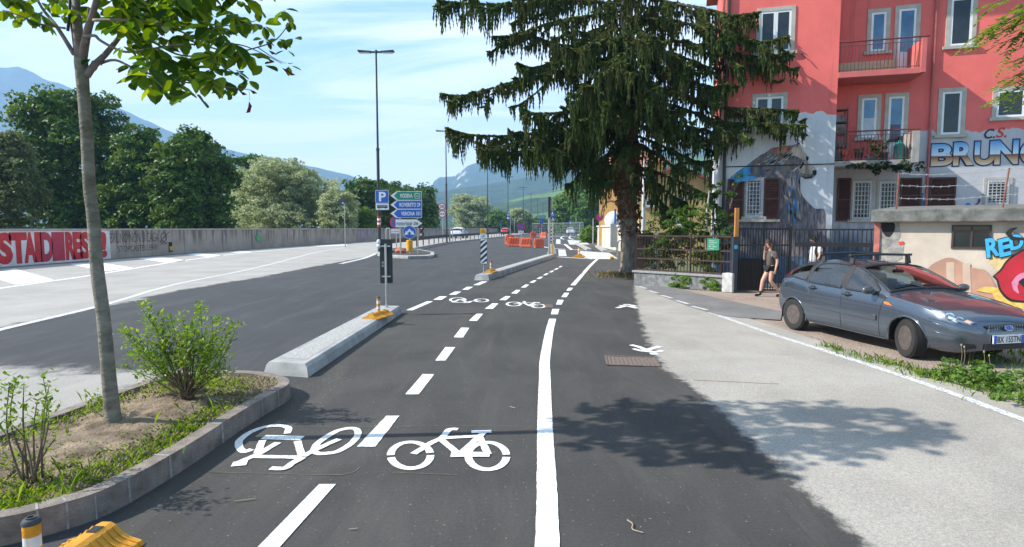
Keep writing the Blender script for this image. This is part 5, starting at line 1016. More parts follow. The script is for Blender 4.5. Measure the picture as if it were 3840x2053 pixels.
def bough(root, tip, sag=.5, dens=1.0, hl=.62, wmax=1.0, lift=.08, lev=0):
    root, tip = V(root), V(tip); d = tip - root; Ln = d.length; h = V((d.x, d.y, 0)).normalized(); side = V((-h.y, h.x, 0)); j = lambda k: V((rs_.uniform(-k, k), rs_.uniform(-k, k), rs_.uniform(-k, k)))
    c = [root, root + d * .3 + V((0, 0, sag * .22)) + j(.10 * Ln / 6), root + d * .6 - V((0, 0, sag * .22)) + j(.16 * Ln / 6), root + d * .86 - V((0, 0, sag * .25)) + j(.14 * Ln / 6), tip + V((0, 0, lift))]
    cv = spline(c, 10); wood.tube(cv, [max(.008, (.07 if lev == 0 else .03) * (1 - i / len(cv)) * min(1, Ln / 6 + .25 * lev)) for i in range(len(cv))], 5)
    m = int(Ln * (9 if lev == 0 else 8) * dens); gap = rs_.random() * 6
    for i in range(m):
        s = .10 + .9 * (i + rs_.random()) / m; f = s * (len(cv) - 1); k = min(int(f), len(cv) - 2); p = cv[k].lerp(cv[k + 1], f - k); tg = (cv[k + 1] - cv[k]).normalized()
        thick = .55 + .45 * noise.noise((p.x * 1.3, p.y * 1.3, p.z * 1.3 + gap)); env = (.35 + .65 * sin(min(1, s) * pi * .9)) * (.55 + .9 * max(0, thick))
        spray(p + V((0, 0, .03)), (tg + V((rs_.uniform(-.4, .4), rs_.uniform(-.4, .4), rs_.uniform(0, .5)))).normalized(), .28, .12)
        w = wmax * (sin(min(1, s * 1.15) * pi) ** .6 * .75 + .12) * (.75 if lev else .6)
        for sg in (-1, 1):
            if rs_.random() < .35: continue
            tl = w * rs_.uniform(.3, 1.0); td = (side * sg + tg * rs_.uniform(.3, .9) + V((0, 0, rs_.uniform(-.4, .1)))).normalized(); nn = max(1, int(tl / .2))
            for jj in range(nn):
                q = p + td * (jj + .5) * .2 - V((0, 0, .03 * jj * jj)); spray(q, (td + V((rs_.uniform(-.4, .4), rs_.uniform(-.4, .4), rs_.uniform(-.2, .45)))).normalized(), .28, .12)
                if rs_.random() < .6: hang(q, hl * 1.35 * rs_.uniform(.2, 1.0) * env)
        for _ in range(2):
            if rs_.random() < .7: hang(p + V((rs_.uniform(-.08, .08), rs_.uniform(-.08, .08), 0)), hl * 1.45 * rs_.uniform(.25, 1.1) * env)
    for k in range(4): spray(tip + V((0, 0, lift)), (h + V((rs_.uniform(-.5, .5), rs_.uniform(-.5, .5), rs_.uniform(-.1, .6)))).normalized(), .24, .09)
    if lev == 0 and Ln > 2.2:
        n2 = int(Ln * 1.25)
        for i in range(n2):
            s = .22 + .68 * (i + rs_.random()) / n2; f = s * (len(cv) - 1); k = min(int(f), len(cv) - 2); p = cv[k]; sg = 1 if i % 2 else -1; an = rs_.uniform(.45, 1.15) * sg
            dd = V((h.x * cos(an) - h.y * sin(an), h.x * sin(an) + h.y * cos(an), 0)); l2 = (.55 + .34 * Ln * (1 - s)) * rs_.uniform(.6, 1.15); dz = d.z / Ln
            bough(p, p + dd * l2 + V((0, 0, l2 * (dz - rs_.uniform(-.08, .42)))), .25, dens * .95, hl * .95, wmax * .6, .03, 1)
BOUGHS = [  # tip pixel, height pixel where it leaves the trunk, tip depth, sag, density, hang length, width
 (1646, 14, 20, 23.6, .25, 1.1, .75, 1.0), (1850, 150, 40, 23.2, .1, 1, .5, .8), (1990, 140, 190, 23.4, .3, 1, .8, 1.0), (1656, 364, 240, 24.2, .30, 1.0, .55, .85), (1940, 250, 215, 22.8, .35, 1, .7, 1),
 (1676, 492, 470, 23.6, .75, 1.15, .65, 1.0), (1790, 545, 480, 22.8, .6, 1.1, .7, 1.1), (1960, 420, 370, 22.6, .4, 1, .7, 1.0), (1880, 585, 500, 23.0, .4, 1, .75, 1.1), (2010, 560, 480, 22.0, .5, 1, .8, 1.1), (2080, 590, 520, 23, .5, 1, .7, 1.0),
 (2845, 60, -20, 21.3, .35, 1, .8, 1.1), (2950, 150, 70, 20.2, .45, 1, .5, .9), (2950, 212, 160, 20.6, .3, .9, .5, .8), (2935, 262, 200, 20.8, .4, .9, .45, .8), (2985, 430, 320, 20.4, .5, 1, .36, .6), (3012, 484, 380, 20.2, .5, 1.0, .40, .6),
 (2720, 330, 230, 21.5, .5, .9, .8, 1.0), (2760, 510, 400, 21.6, .6, 1, .6, .8), (2664, 615, 500, 22.0, .25, 1, .55, .8), (2690, 735, 610, 21.8, .3, .8, .5, .6), (2570, 770, 600, 22.6, .3, .8, .6, .7), (2560, 640, 520, 22.5, .3, .9, .7, .8), (2500, 790, 590, 23.2, .3, .8, .6, .7),
 (2330, 250, 130, 20.4, .5, 1, .8, 1.1), (2190, 330, 230, 21, .5, 1, .9, 1.1), (2470, 340, 250, 20.8, .5, .9, .8, 1.0), (2340, 600, 490, 21.8, .3, 1, .45, .7), (2160, 460, 360, 21.4, .5, 1, .8, 1.0), (2560, 430, 330, 21.4, .5, 1, .8, 1.0), (2250, 430, 300, 20.9, .4, .9, .7, 1.0), (2600, 240, 150, 21.6, .4, 1, .8, 1.0), (2120, 190, 110, 21.4, .4, 1, .8, 1.0), (2450, 150, 60, 21, .4, 1, .8, 1.1),
 (2240, 690, 560, 23.4, .2, 1.1, .95, .6), (2190, 640, 540, 23.2, .3, 1.1, .9, .6), (2150, 590, 500, 24.8, .3, 1, .8, .7)]
for tx, ty, ay, Yt, sag, dn, hl, wm in BOUGHS: bough(trunk_at(AT(2340, ay, TY).z), AT(tx, ty, Yt), sag, dn, hl, wm)
for i in range(46):     # boughs all round, up to the top and behind
    z = 6.2 + 14.5 * (i / 45.0) ** 1.0; a = i * 2.39996; Lr = max(.8, 6.6 * (1 - (z - 5) / 17.5)) * rs_.uniform(.8, 1.1); r = trunk_at(min(z, 9)); r.z = z
    d = V((cos(a), sin(a), 0))
    if d.y < -.1 and d.x > -.5: Lr = min(Lr * .5, 2.2)
    if d.x < -.5 and z < 10.5: Lr *= .55
    bough(r, r + d * Lr + V((0, 0, -.14 * Lr)), .5, .8 if z < 13 else .6, .65, .95)
for i in range(950):     # inner hanging twigs that close the heart of the crown
    z = rs_.uniform(6.4, 16); a = rs_.uniform(0, 2 * pi); r = (1 - (z - 5) / 16) * 3.0 * sqrt(rs_.random()) + .3; p = trunk_at(min(z, 9)); p.z = z
    if cos(a) > .3 and sin(a) < -.2: r *= .6
    hang(p + V((cos(a) * r, sin(a) * r, 0)), rs_.uniform(.3, .95))
LC, LA, LL, LW = map(np.array, (LC, LA, LL, LW)); u, v = frames(LA); a = RNG.uniform(0, 2 * pi, (len(LC), 1)); sd_ = u * np.cos(a) + v * np.sin(a)
Q = np.stack([LC - LA * LL[:, None] * .5, LC - sd_ * LW[:, None] * .5 - LA * LL[:, None] * .08, LC + LA * LL[:, None] * .5, LC + sd_ * LW[:, None] * .5 - LA * LL[:, None] * .08], 1)
sd2 = np.cross(LA, sd_); Q2 = np.stack([LC - LA * LL[:, None] * .5, LC - sd2 * LW[:, None] * .45, LC + LA * LL[:, None] * .5, LC + sd2 * LW[:, None] * .45], 1)
quads('crown', np.concatenate([Q, Q2]), SPR, SPT); wood.build('boughs', M('bough_bark', (.06, .045, .035), .95, c2=(.12, .095, .075), sc=8), SPT, smooth=True, fix=False)
P_, Nn = [], []
for z0, z1, rr, n in ((3.6, 5.6, .42, 1500), (5.6, 8.2, .38, 1300), (2.4, 4.0, .40, 900), (1.7, 2.6, .36, 200)):
    z = RNG.uniform(z0, z1, n); a = RNG.uniform(0, 2 * pi, n); bulge = 1 + .45 * np.abs(np.sin(z * 2.3 + a)) * RNG.random(n) + (.55 * np.exp(-((z - 4.2) / .7) ** 2) * (np.cos(a - pi * 1.05) > .3) * RNG.random(n))
    c = np.array([trunk_at(zz) for zz in z]); P_.append(np.stack([c[:, 0] + np.cos(a) * rr * bulge, c[:, 1] + np.sin(a) * rr * bulge, z], 1)); Nn.append(np.stack([np.cos(a), np.sin(a), 0 * a], 1))
quads('dead_ivy', leaf_quads(np.concatenate(P_), np.concatenate(Nn), .085, .6, .7), DEADIVY, SPT)
DRY = leafmat('dry_grass', [(.25, .19, .09), (.38, .30, .15), (.16, .16, .06)], .2, .8)
def blades(name, centers, h, w, mat, parent=None, bend=.5, **kw):
    C_ = np.array(centers); n = len(C_); a = RNG.uniform(0, 2 * pi, n); hh = h * RNG.uniform(.4, 1.25, n); lean = bend * RNG.uniform(.1, 1, n) * hh; d = np.stack([np.cos(a), np.sin(a), 0 * a], 1); s = np.stack([-np.sin(a), np.cos(a), 0 * a], 1) * w; up = np.array([[0, 0, 1.]])
    m = C_ + up * hh[:, None] * .6 + d * lean[:, None] * .35; tip = C_ + up * hh[:, None] * .92 + d * lean[:, None]
    return quads(name, np.stack([C_ - s, C_ + s, m + s * .8, tip, m - s * .8], 1), mat, parent, **kw)
cs = [(TB.x + RNG.normal() * .7 - .2, TY - .3 + RNG.normal() * .45, 0) for _ in range(500)]; blades('dry_grass', cs, .22, .012, DRY, bend=1.2, kind='stuff', label='dry straw-coloured grass around the foot of the spruce', cat='grass')

# ---------------------------------------------------------------- young tree in the planted bed
YB = M('young_bark', (.13, .115, .085), .9, c2=(.24, .22, .17), sc=5, bump=.8, bsc=22, stretch=(1, 1, 2.2))
YL = leafmat('young_tree_leaves', [(.022, .065, .012), (.045, .11, .016), (.09, .17, .022), (.19, .27, .035)], .52, .42)
RL = leafmat('red_dead_leaf', [(.22, .03, .02), (.12, .03, .02)], .2, .7)
B0 = G(424, 1582, .2); YY = B0.y
def y1(p, dy=0): return AT(*K1(p), YY + dy)
def y2(p): return AT(*K2(p), YY)
YT = thing('young_tree', 'slender young broadleaf tree growing in the kerbed bed, its trunk crossing the wall', 'tree', B0)
tp = [B0 + V((.01, 0, -.05)), B0 + V((0, 0, .06)), y2((800, 1377)), y2((762, 960)), y2((715, 600)), y2((690, 250)), y1((660, 1377)), y1((640, 1000)), y1((612, 640)), y1((596, 430))]
tr_ = [.088, .068, .060, .056, .055, .052, .050, .049, .050, .055]
mb = MB(); sp_ = spline(tp, 5); rr = [tr_[min(i // 5, 8)] + (tr_[min(i // 5 + 1, 9)] - tr_[min(i // 5, 8)]) * (i % 5) / 5 + .003 * noise.noise((0, 0, i * .7)) for i in range(len(sp_))]; mb.tube(sp_, rr, 16); mb.build('trunk', YB, YT, smooth=True)
br = MB()
def limb(ps, r0, r1, dys=None): pp = spline([y1(p, (dys or [0] * len(ps))[i]) for i, p in enumerate(ps)], 5); br.tube(pp, [r0 + (r1 - r0) * i / (len(pp) - 1) for i in range(len(pp))], 7)
limb([(596, 430), (570, 200), (560, 0), (550, -300), (560, -700)], .05, .012, [0, .0, .1, .2, .2]); limb([(600, 480), (640, 250), (690, 80), (760, -200), (900, -600)], .040, .012, [0, -.05, -.1, -.2, -.2]); limb([(640, 560), (700, 480), (790, 390), (900, 250), (1050, 60), (1250, -200)], .034, .010, [0, 0, .1, .2, .3, .3])
limb([(545, 400), (420, 200), (310, 60), (200, -150)], .020, .008, [0, .1, .2, .3]); limb([(480, 210), (300, 180), (150, 120), (20, 75)], .010, .004, [.1, .1, .0, 0]); limb([(630, 270), (700, 265), (740, 300), (850, 360), (960, 385), (1200, 350), (1450, 330), (1700, 385), (1900, 350), (2040, 290), (2150, 150)], .014, .004, [-.1, -.15, -.2, -.2, -.2, -.1, 0, 0, 0, 0, 0])
limb([(740, 470), (850, 445), (1000, 510), (1250, 590), (1480, 622), (1690, 645), (1850, 665)], .013, .003, [.1, 0, -.1, -.1, -.1, -.1, -.1]); limb([(690, 150), (900, 150), (1100, 160), (1300, 220), (1500, 300), (1760, 330), (1900, 380), (2080, 470)], .014, .003, [-.1, -.2, -.2, -.1, 0, .1, .1, .1]); limb([(900, 250), (1100, 300), (1300, 400), (1500, 430), (1700, 520), (1830, 620)], .012, .003, [.2, .2, .2, .2, .2, .2]); limb([(1500, 300), (1600, 200), (1750, 190), (1900, 150)], .006, .003); limb([(1900, 350), (2020, 430), (2110, 470)], .005, .002); limb([(640, 330), (645, 200), (655, 60)], .012, .008, [-.05, -.05, -.05])
br.build('limbs', M('limb_bark', (.16, .12, .10), .9, c2=(.25, .20, .17), sc=14), YT, smooth=True, fix=False)
sk = MB(); sk.tube([y1((500, 230), -.08), y1((515, 90), -.08), y1((520, -400), -.08)], .012, 8); sk.tube([y1((575, 600), -.02), y1((535, 250), -.02), y1((505, 100), -.02)], .009, 6); sk.build('support_stake', M('stake_navy', (.02, .04, .07), .6), YT, smooth=True)
def in_poly(p, poly):
    x, y = p; c = False; n = len(poly)
    for i in range(n):
        (x1, y1_), (x2, y2_) = poly[i], poly[i - 1]
        if (y1_ > y) != (y2_ > y) and x < (x2 - x1) * (y - y1_) / (y2_ - y1_) + x1: c = not c
    return c
ry = random.Random(5); cl = []
POLY = [(380, -150), (1650, -150), (1690, 60), (1640, 180), (1820, 300), (1880, 400), (1800, 560), (1790, 620), (1620, 630), (1480, 600), (1480, 680), (1280, 620), (1150, 600), (1010, 560), (930, 470), (880, 330), (800, 130), (690, 20), (560, 60), (430, 20)]
while len(cl) < 118:
    p = (ry.uniform(350, 1900), ry.uniform(-150, 700))
    if in_poly(p, POLY) and not (p[0] < 800 and ry.random() < .3): cl.append((y1(p, ry.uniform(-.7, .8)), .13 * ry.uniform(.75, 1.25), 5))
for p, s, n, dy in (((1880, 170), .11, 5, 0), ((1950, 290), .10, 5, 0), ((2060, 290), .11, 5, 0), ((2120, 150), .10, 5, 0), ((2170, 280), .11, 3, 0), ((1940, 480), .12, 3, 0), ((2130, 480), .09, 3, .1), ((2110, 370), .09, 3, 0), ((1830, 590), .11, 4, 0), ((1680, 660), .10, 5, -.1), ((1000, 590), .13, 5, -.1), ((1150, 620), .17, 4, -.3), ((1290, 630), .16, 4, -.3), ((1440, 690), .21, 3, -.6), ((340, 180), .11, 5, .1), ((450, 120), .10, 4, .1), ((180, 130), .09, 5, 0), ((25, 70), .10, 5, 0), ((680, 430), .09, 4, 0), ((1740, 530), .10, 5, 0), ((970, 500), .10, 4, 0), ((80, -20), .12, 5, 0), ((290, 10), .12, 5, .2), ((410, 10), .12, 5, 0), ((560, 70), .12, 5, -.1), ((1000, 60), .12, 5, .2), ((1780, 10), .10, 4, .1)): cl.append((y1(p, dy), s, n))
for i in range(225): z = ry.uniform(3.95, 6.1); k = (z - 3.9) / 2.3; a = ry.uniform(0, 2 * pi); q = sqrt(ry.random()) * (1.4 - .7 * k); c_ = V((B0.x - .1 + .75 * (1 - k) + cos(a) * q * 1.12, YY + sin(a) * q * .85, z)); cl.append((c_, .14 * ry.uniform(.8, 1.3), 5)) if not (c_.x / c_.y > -.37 and (z - 2) / c_.y < .43) else None
LQ = []
OUT = [(0, .0), (.22, .20), (.42, .36), (.55, .66), (.40, .86), (.0, 1.0)]  # half outline (side, along)
for c, s, n in cl:
    az = ry.uniform(0, 2 * pi)
    for k in range(n):
        a = az + (k - n / 2) * (2.2 / max(n, 1)) * 2; dr = V((cos(a), sin(a), ry.uniform(-1.1, .15))).normalized(); ln = s * ry.uniform(.75, 1.25); w = ln * .62; side = dr.cross(V((ry.uniform(-.5, .5), ry.uniform(-.5, .5), 1))).normalized(); nn = side.cross(dr); b0 = c + dr * .02; cup = ry.uniform(.05, .3)
        def pt(sx, t_): return b0 + side * sx * w + dr * ln * t_ - nn * ln * (cup * t_ * t_) + nn * abs(sx) * w * .35
        for sg in (-1, 1): LQ.append([pt(0, 0), pt(sg * .26, .2), pt(sg * .46, .42), pt(sg * .50, .66), pt(sg * .30, .88), pt(0, 1.0)])
quads('crown', np.array([[tuple(p) for p in q] for q in LQ]), YL, YT, smooth=False)
rl = MB(); c = y1((1838, 790)); rl.tube([y1((1838, 668)), y1((1842, 745))], .0015, 4)
rl.add([c + V(q) for q in ((0, 0, .05), (.02, .01, .01), (.012, -.01, -.05), (-.03, 0, -.055), (-.015, .012, 0))], [(0, 1, 2, 3, 4)])
for p in ((1870, 680), (1905, 420), (2000, 450), (2110, 520), (2150, 545), (2010, 390), (1795, 690)): c = y1(p, .02); rl.add([c + V(q) for q in ((-.035, 0, .02), (0, .012, .012), (.035, .0, -.012), (0, -.01, -.02))], [(0, 1, 2, 3)])
rl.build('withered_leaves', RL, YT, fix=False)

# ---------------------------------------------------------------- shrubs and weeds in the bed
SHL = leafmat('shrub_leaves', [(.08, .16, .02), (.13, .24, .03), (.19, .32, .045), (.27, .36, .06)], .36, .4)
STEMM = M('shrub_stem', (.15, .105, .07), .9, .25, 20)
def shrub(name, label, base, tips, stemr, leaf, step, seed=1, bare=.3):
    r = random.Random(seed); th = thing(name, label, 'shrub', base); mb = MB(); Qs = []
    for T in tips:
        mid = base.lerp(T, .5) + V((r.uniform(-.06, .06), r.uniform(-.08, .08), r.uniform(.0, .06))) + (V((T.x - base.x, T.y - base.y, 0)) * .08); b0 = base + V((r.uniform(-.05, .05), r.uniform(-.05, .05), 0)); cv = spline([b0, mid, T], 8); mb.tube(cv, [stemr * (1 - .8 * i / len(cv)) for i in range(len(cv))], 5)
        Ln = sum((cv[i + 1] - cv[i]).length for i in range(len(cv) - 1)); m = int(Ln / step)
        for i in range(m):
            s = bare + (1 - bare) * i / m; f = s * (len(cv) - 1); k = min(int(f), len(cv) - 2); p = cv[k].lerp(cv[k + 1], f - k); tg = (cv[k + 1] - cv[k]).normalized()
            sidev = tg.cross(V((r.uniform(-1, 1), r.uniform(-1, 1), r.uniform(-1, 1)))).normalized()
            off = sidev * r.uniform(0, .09) * (1 if i % 3 else .2); p2 = p + off + tg * abs(off.length) * .6
            for sg in (-1, 1):
                d = (tg * .75 + tg.cross(sidev) * sg * .8 + sidev * r.uniform(-.5, .7) + V((0, 0, .1))).normalized(); ln = leaf * r.uniform(.6, 1.25); w = d.cross(V((r.uniform(-.4, .4), r.uniform(-.4, .4), 1))).normalized() * ln * .24; nn = w.cross(d).normalized() * ln * .1
                Qs.append([p2, p2 + d * ln * .45 + w - nn, p2 + d * ln - nn * 2.2, p2 + d * ln * .45 - w - nn])
    quads('foliage', np.array([[tuple(p) for p in q] for q in Qs]), SHL, th); mb.build('stems', STEMM, th, smooth=True); return th
SBs = G(705, 1492, .2); sy = SBs.y
rt = random.Random(3); tips = [AT(x, y, sy + rt.uniform(-.25, .3)) for x, y in ((525, 1150), (545, 1140), (750, 1135), (760, 1160), (815, 1195), (870, 1225), (890, 1222), (860, 1330), (845, 1375), (455, 1235), (465, 1250), (460, 1370), (480, 1330), (600, 1180), (680, 1182), (640, 1190), (540, 1240), (500, 1290), (800, 1260), (720, 1200), (560, 1200), (780, 1310), (590, 1230), (650, 1240), (700, 1250), (540, 1320), (740, 1280), (600, 1290), (520, 1400), (840, 1290))]
for i in range(24): tips.append(AT(rt.uniform(490, 840), rt.uniform(1195, 1400), sy + rt.uniform(-.35, .4)))
shrub('deciduous_shrub', 'bright green many-stemmed shrub in the bed, right of the young tree', SBs, tips, .008, .056, .021, 2, .38)
b3 = G(120, 1800, .2); by = b3.y
shrub('deciduous_shrub', 'thin straggly shrub of a few stems at the left edge of the bed', b3, [AT(x, y, by + rt.uniform(-.2, .2)) for x, y in ((35, 1440), (60, 1420), (160, 1405), (185, 1440), (90, 1435), (140, 1500), (180, 1510), (30, 1580), (110, 1600), (60, 1700), (210, 1640))], .009, .05, .034, 4, .5)
shrub('deciduous_shrub', 'low leafy sprig at the foot of the young tree trunk', G(405, 1560, .2), [G(405, 1560, .2) + V((x, y, z)) for x, y, z in ((-.08, -.05, .2), (.05, -.1, .16), (.1, -.02, .13), (-.02, -.1, .25), (-.15, 0, .15))], .004, .045, .018, 6, .2)
GRASS = leafmat('bed_grass', [(.07, .16, .018), (.13, .25, .03), (.20, .33, .045), (.30, .34, .10)], .35, .5)
gc = []
for (x, y, rx, ry_, n) in ((-2.95, 5.1, .12, .55, 420), (-3.2, 4.4, .25, .4, 500), (-3.4, 3.9, .3, .25, 380), (-3.6, 6.6, .5, .3, 700), (-3.3, 6.2, .3, .25, 260), (-3.05, 5.8, .15, .3, 300), (-4.0, 4.4, .4, .5, 500), (-4.25, 6.0, .12, .5, 220), (-3.7, 4.7, .6, .5, 380), (-3.85, 7.05, .3, .12, 220), (-4.3, 5.2, .15, .4, 160), (-3.2, 3.75, .2, .08, 160), (-3.6, 5.6, .8, .9, 900), (-3.5, 4.2, .6, .5, 900), (-3.1, 5.3, .2, .8, 900), (-3.5, 6.7, .5, .4, 900), (-3.6, 4.9, .7, .8, 1300)):
    for _ in range(n):
        q = (x + RNG.normal() * rx * .6, y + RNG.normal() * ry_ * .6)
        if in_poly(q, [(p.x, p.y) for p in BI]): gc.append((q[0], q[1], soil_z(*q) - .03))
blades('bed_grass', gc, .06, .0032, GRASS, bend=1.1, kind='stuff', label='bright patchy grass growing over the soil of the planted bed', cat='grass')
tall = [(x + RNG.normal() * .16, y + RNG.normal() * .16, .19) for x, y in ((-4.25, 5.9), (-4.2, 6.3), (-4.15, 5.6), (-4.3, 5.0), (-3.0, 5.6), (-2.95, 4.7), (-3.25, 3.95), (-3.1, 4.3)) for _ in range(6)]
blades('tall_grass', tall, .15, .0026, GRASS, bend=.7, kind='stuff', label='taller thin grass blades along the inside of the bed kerb', cat='grass')
stones = MB()
for i in range(2600):
    q = (RNG.uniform(-4.4, -2.8), RNG.uniform(4.0, 7.2))
    if not in_poly(q, [(p.x, p.y) for p in BI]): continue
    s = .005 + .022 * RNG.random() ** 2.2; c = V((q[0], q[1], soil_z(*q) + s * .2)); r_ = [V((RNG.uniform(-1, 1), RNG.uniform(-1, 1), RNG.uniform(-.6, .8))) * s for _ in range(6)]; stones.add([c + V((s, 0, 0)), c + V((0, s * .9, s * .1)), c + V((-s, 0, 0)), c + V((0, -s * .8, 0)), c + V((0, 0, s * .9))], [(0, 1, 4), (1, 2, 4), (2, 3, 4), (3, 0, 4)])
stones.build('soil_clods', M('soil_clod', (.20, .145, .095), .95, .45, 6), kind='stuff', label='small clods and pebbles lying on the bed soil', cat='soil')
# weeds beside the pavement on the right
WEED = leafmat('weed_leaves', [(.05, .11, .018), (.09, .17, .03), (.14, .24, .045)], .3, .5)
def weeds(label, cs_, n, r, size):
    P_, Nn = crown_points([((c.x, c.y, .1), (r, r, .13)) for c in cs_], n, .09); P_[:, 2] = np.abs(P_[:, 2]); quads('weeds', leaf_quads(P_, Nn, size, .55), WEED, kind='stuff', label=label, cat='weeds')
wc = [G(*K8(p)) for p in ((1720, 545), (1790, 560), (1860, 575), (1930, 600), (2000, 600), (2060, 640), (2120, 660), (2180, 690), (1900, 540), (1990, 560), (2080, 590), (2140, 610), (2240, 640), (2250, 720))]
weeds('leafy green weeds in the lower right corner of the gravel beside the car', wc, 2300, .26, .03)
gc = []
for p, n, s in (((1490, 480), 60, .07), ((1170, 395), 30, .06), ((1225, 410), 40, .06), ((1300, 440), 30, .1), ((1400, 465), 50, .12), ((1560, 500), 40, .12), ((1640, 530), 60, .12), ((1750, 540), 120, .2), ((1900, 560), 160, .3), ((2050, 610), 160, .3), ((2140, 430), 120, .35), ((2200, 500), 120, .4), ((1990, 450), 40, .15)):
    c = G(*K8(p)); gc += [(c.x + RNG.normal() * s, c.y + RNG.normal() * s, -.01) for _ in range(n)]
blades('verge_grass', gc, .11, .006, GRASS, bend=.9, kind='stuff', label='tufts of grass along the gravel edge in front of the car', cat='grass')
for p, h_ in (((1830, 505), .34), ((1845, 500), .3), ((1870, 490), .36), ((1890, 480), .46), ((1942, 520), .28), ((1968, 525), .24)):
    c = G(*K8(p)); mb = MB(); mb.tube([c, c + V((.02, 0, h_ * .6)), c + V((.01, .01, h_))], .0025, 4); th = thing('seed_stalk', 'dry seed stalk standing in the weeds in front of the car bumper', 'weed', c, group='dry seed stalks before the car'); mb.build('stem', M('dry_stem', (.30, .26, .14), .9), th); mb = MB(); mb.lathe([(.0, -.012), (.012, 0), (.01, .02), (0, .03)], c + V((.01, .01, h_)), 6); mb.build('seed_head', MATS['dry_stem'], th)
# feathery tree reaching in from the right
ROB = leafmat('feathery_leaves', [(.08, .15, .02), (.13, .22, .035), (.20, .29, .06)], .4, .45)
RT_ = thing('feathery_tree', 'feathery light green tree reaching in at the top right edge', 'tree', (9.6, 8.2, 0)); mb = MB(); mb.tube([(9.6, 8.2, -.05), (9.5, 8.2, 2.5), (9.3, 8.2, 5.2), (9.0, 8.3, 7.5)], [.16, .13, .1, .04], 10); Qs = []; rr = random.Random(8)
def pinnate(p, d, n=9, ln=.34):
    d = d.normalized(); side = d.cross(V((0, 0, 1))).normalized()
    for i in range(n):
        c = p + d * ln * (i + .6) / n + V((0, 0, -.10 * ln * (i / n) ** 2 * 3))
        for sg in (-1, 1):
            e = (side * sg + d * .45 + V((0, 0, rr.uniform(-.4, .1)))).normalized(); l2 = .075 * rr.uniform(.8, 1.2); w = e.cross(V((rr.uniform(-.4, .4), rr.uniform(-.4, .4), 1))).normalized() * l2 * .23
            Qs.append([c, c + e * l2 * .5 + w, c + e * l2, c + e * l2 * .5 - w])
for tx, ty, Y_ in ((3712, 20, 8), (3700, 110, 8), (3650, 140, 8.1), (3735, 90, 7.8), (3800, 60, 8), (3830, 20, 8.2), (3790, 150, 8), (3770, 210, 8.2), (3800, 250, 7.9), (3775, 300, 8), (3725, 350, 8), (3740, 370, 8.1), (3810, 330, 8.1), (3835, 280, 8), (3760, 10, 8.2), (3830, 110, 7.9), (3690, 150, 8), (3830, 370, 8)):
    T = AT(tx, ty, Y_); R_ = V((9.35, 8.2, min(T.z + .9, 7))); cv = spline([R_, R_.lerp(T, .6) + V((0, 0, .12)), T], 6); mb.tube(cv, [.02, .018, .016, .014, .012, .011, .01, .009, .008, .007, .006, .005, .004], 5)
    for k in range(12): f = rr.uniform(.45, 1) * (len(cv) - 1.01); p = cv[int(f)].lerp(cv[int(f) + 1], f % 1); pinnate(p, V((-.8 + rr.uniform(-.5, .9), rr.uniform(-.8, .8), rr.uniform(-.7, .1))), 8, .28)
for i in range(240): a = rr.uniform(0, 2 * pi); p = V((9.4 + cos(a) * rr.uniform(.2, 1.4), 8.2 + sin(a) * rr.uniform(.2, 1.5), rr.uniform(5.6, 8.2))); pinnate(p, V((cos(a), sin(a), -.4)), 8, .34)
mb.build('trunk', BARK, RT_, smooth=True, fix=False); quads('crown', np.array([[tuple(p) for p in q] for q in Qs]), ROB, RT_)
# twigs, litter
TWIG = M('twig', (.36, .29, .20), .9)
for pts_, lb in ((((2352, 1950), (2372, 1965), (2372, 1985), (2412, 1998)), 'pale forked twig on the cycle path near the bottom edge'), (((1310, 1985), (1340, 1982)), 'short brown twig right of the lowest centre dash'), (((2600, 1425), (2920, 1440)), 'long thin dry stem lying across the pale pavement'), (((880, 1880), (960, 1870)), 'thin curled stem by the bed kerb'), (((1913, 1525), (1932, 1531)), 'pale sliver of bark left of the solid line')):
    ps = [G(x, y, .012) for x, y in pts_]; mb = MB(); mb.tube(spline(ps, 4) if len(ps) > 2 else ps, .004, 5); mb.build('twig', TWIG, label=lb, cat='twig')
lit = []
for _ in range(900):
    if RNG.random() < .45: x, y = RNG.normal(-2.45, .25), RNG.uniform(6.3, 8.4)
    else: x, y = RNG.uniform(-2.6, 2.2), RNG.uniform(3.2, 12)
    lit.append((x, y))
lit = np.array(lit); P_ = np.concatenate([lit, np.full((len(lit), 1), .007)], 1); quads('litter', leaf_quads(P_, np.tile([[0, 0, 1.]], (len(P_), 1)), .009, .3, .12), leafmat('litter_bits', [(.22, .13, .06), (.34, .26, .15), (.40, .36, .28)], 0, .9), kind='stuff', label='fine dry litter scattered over the cycle path', cat='litter')
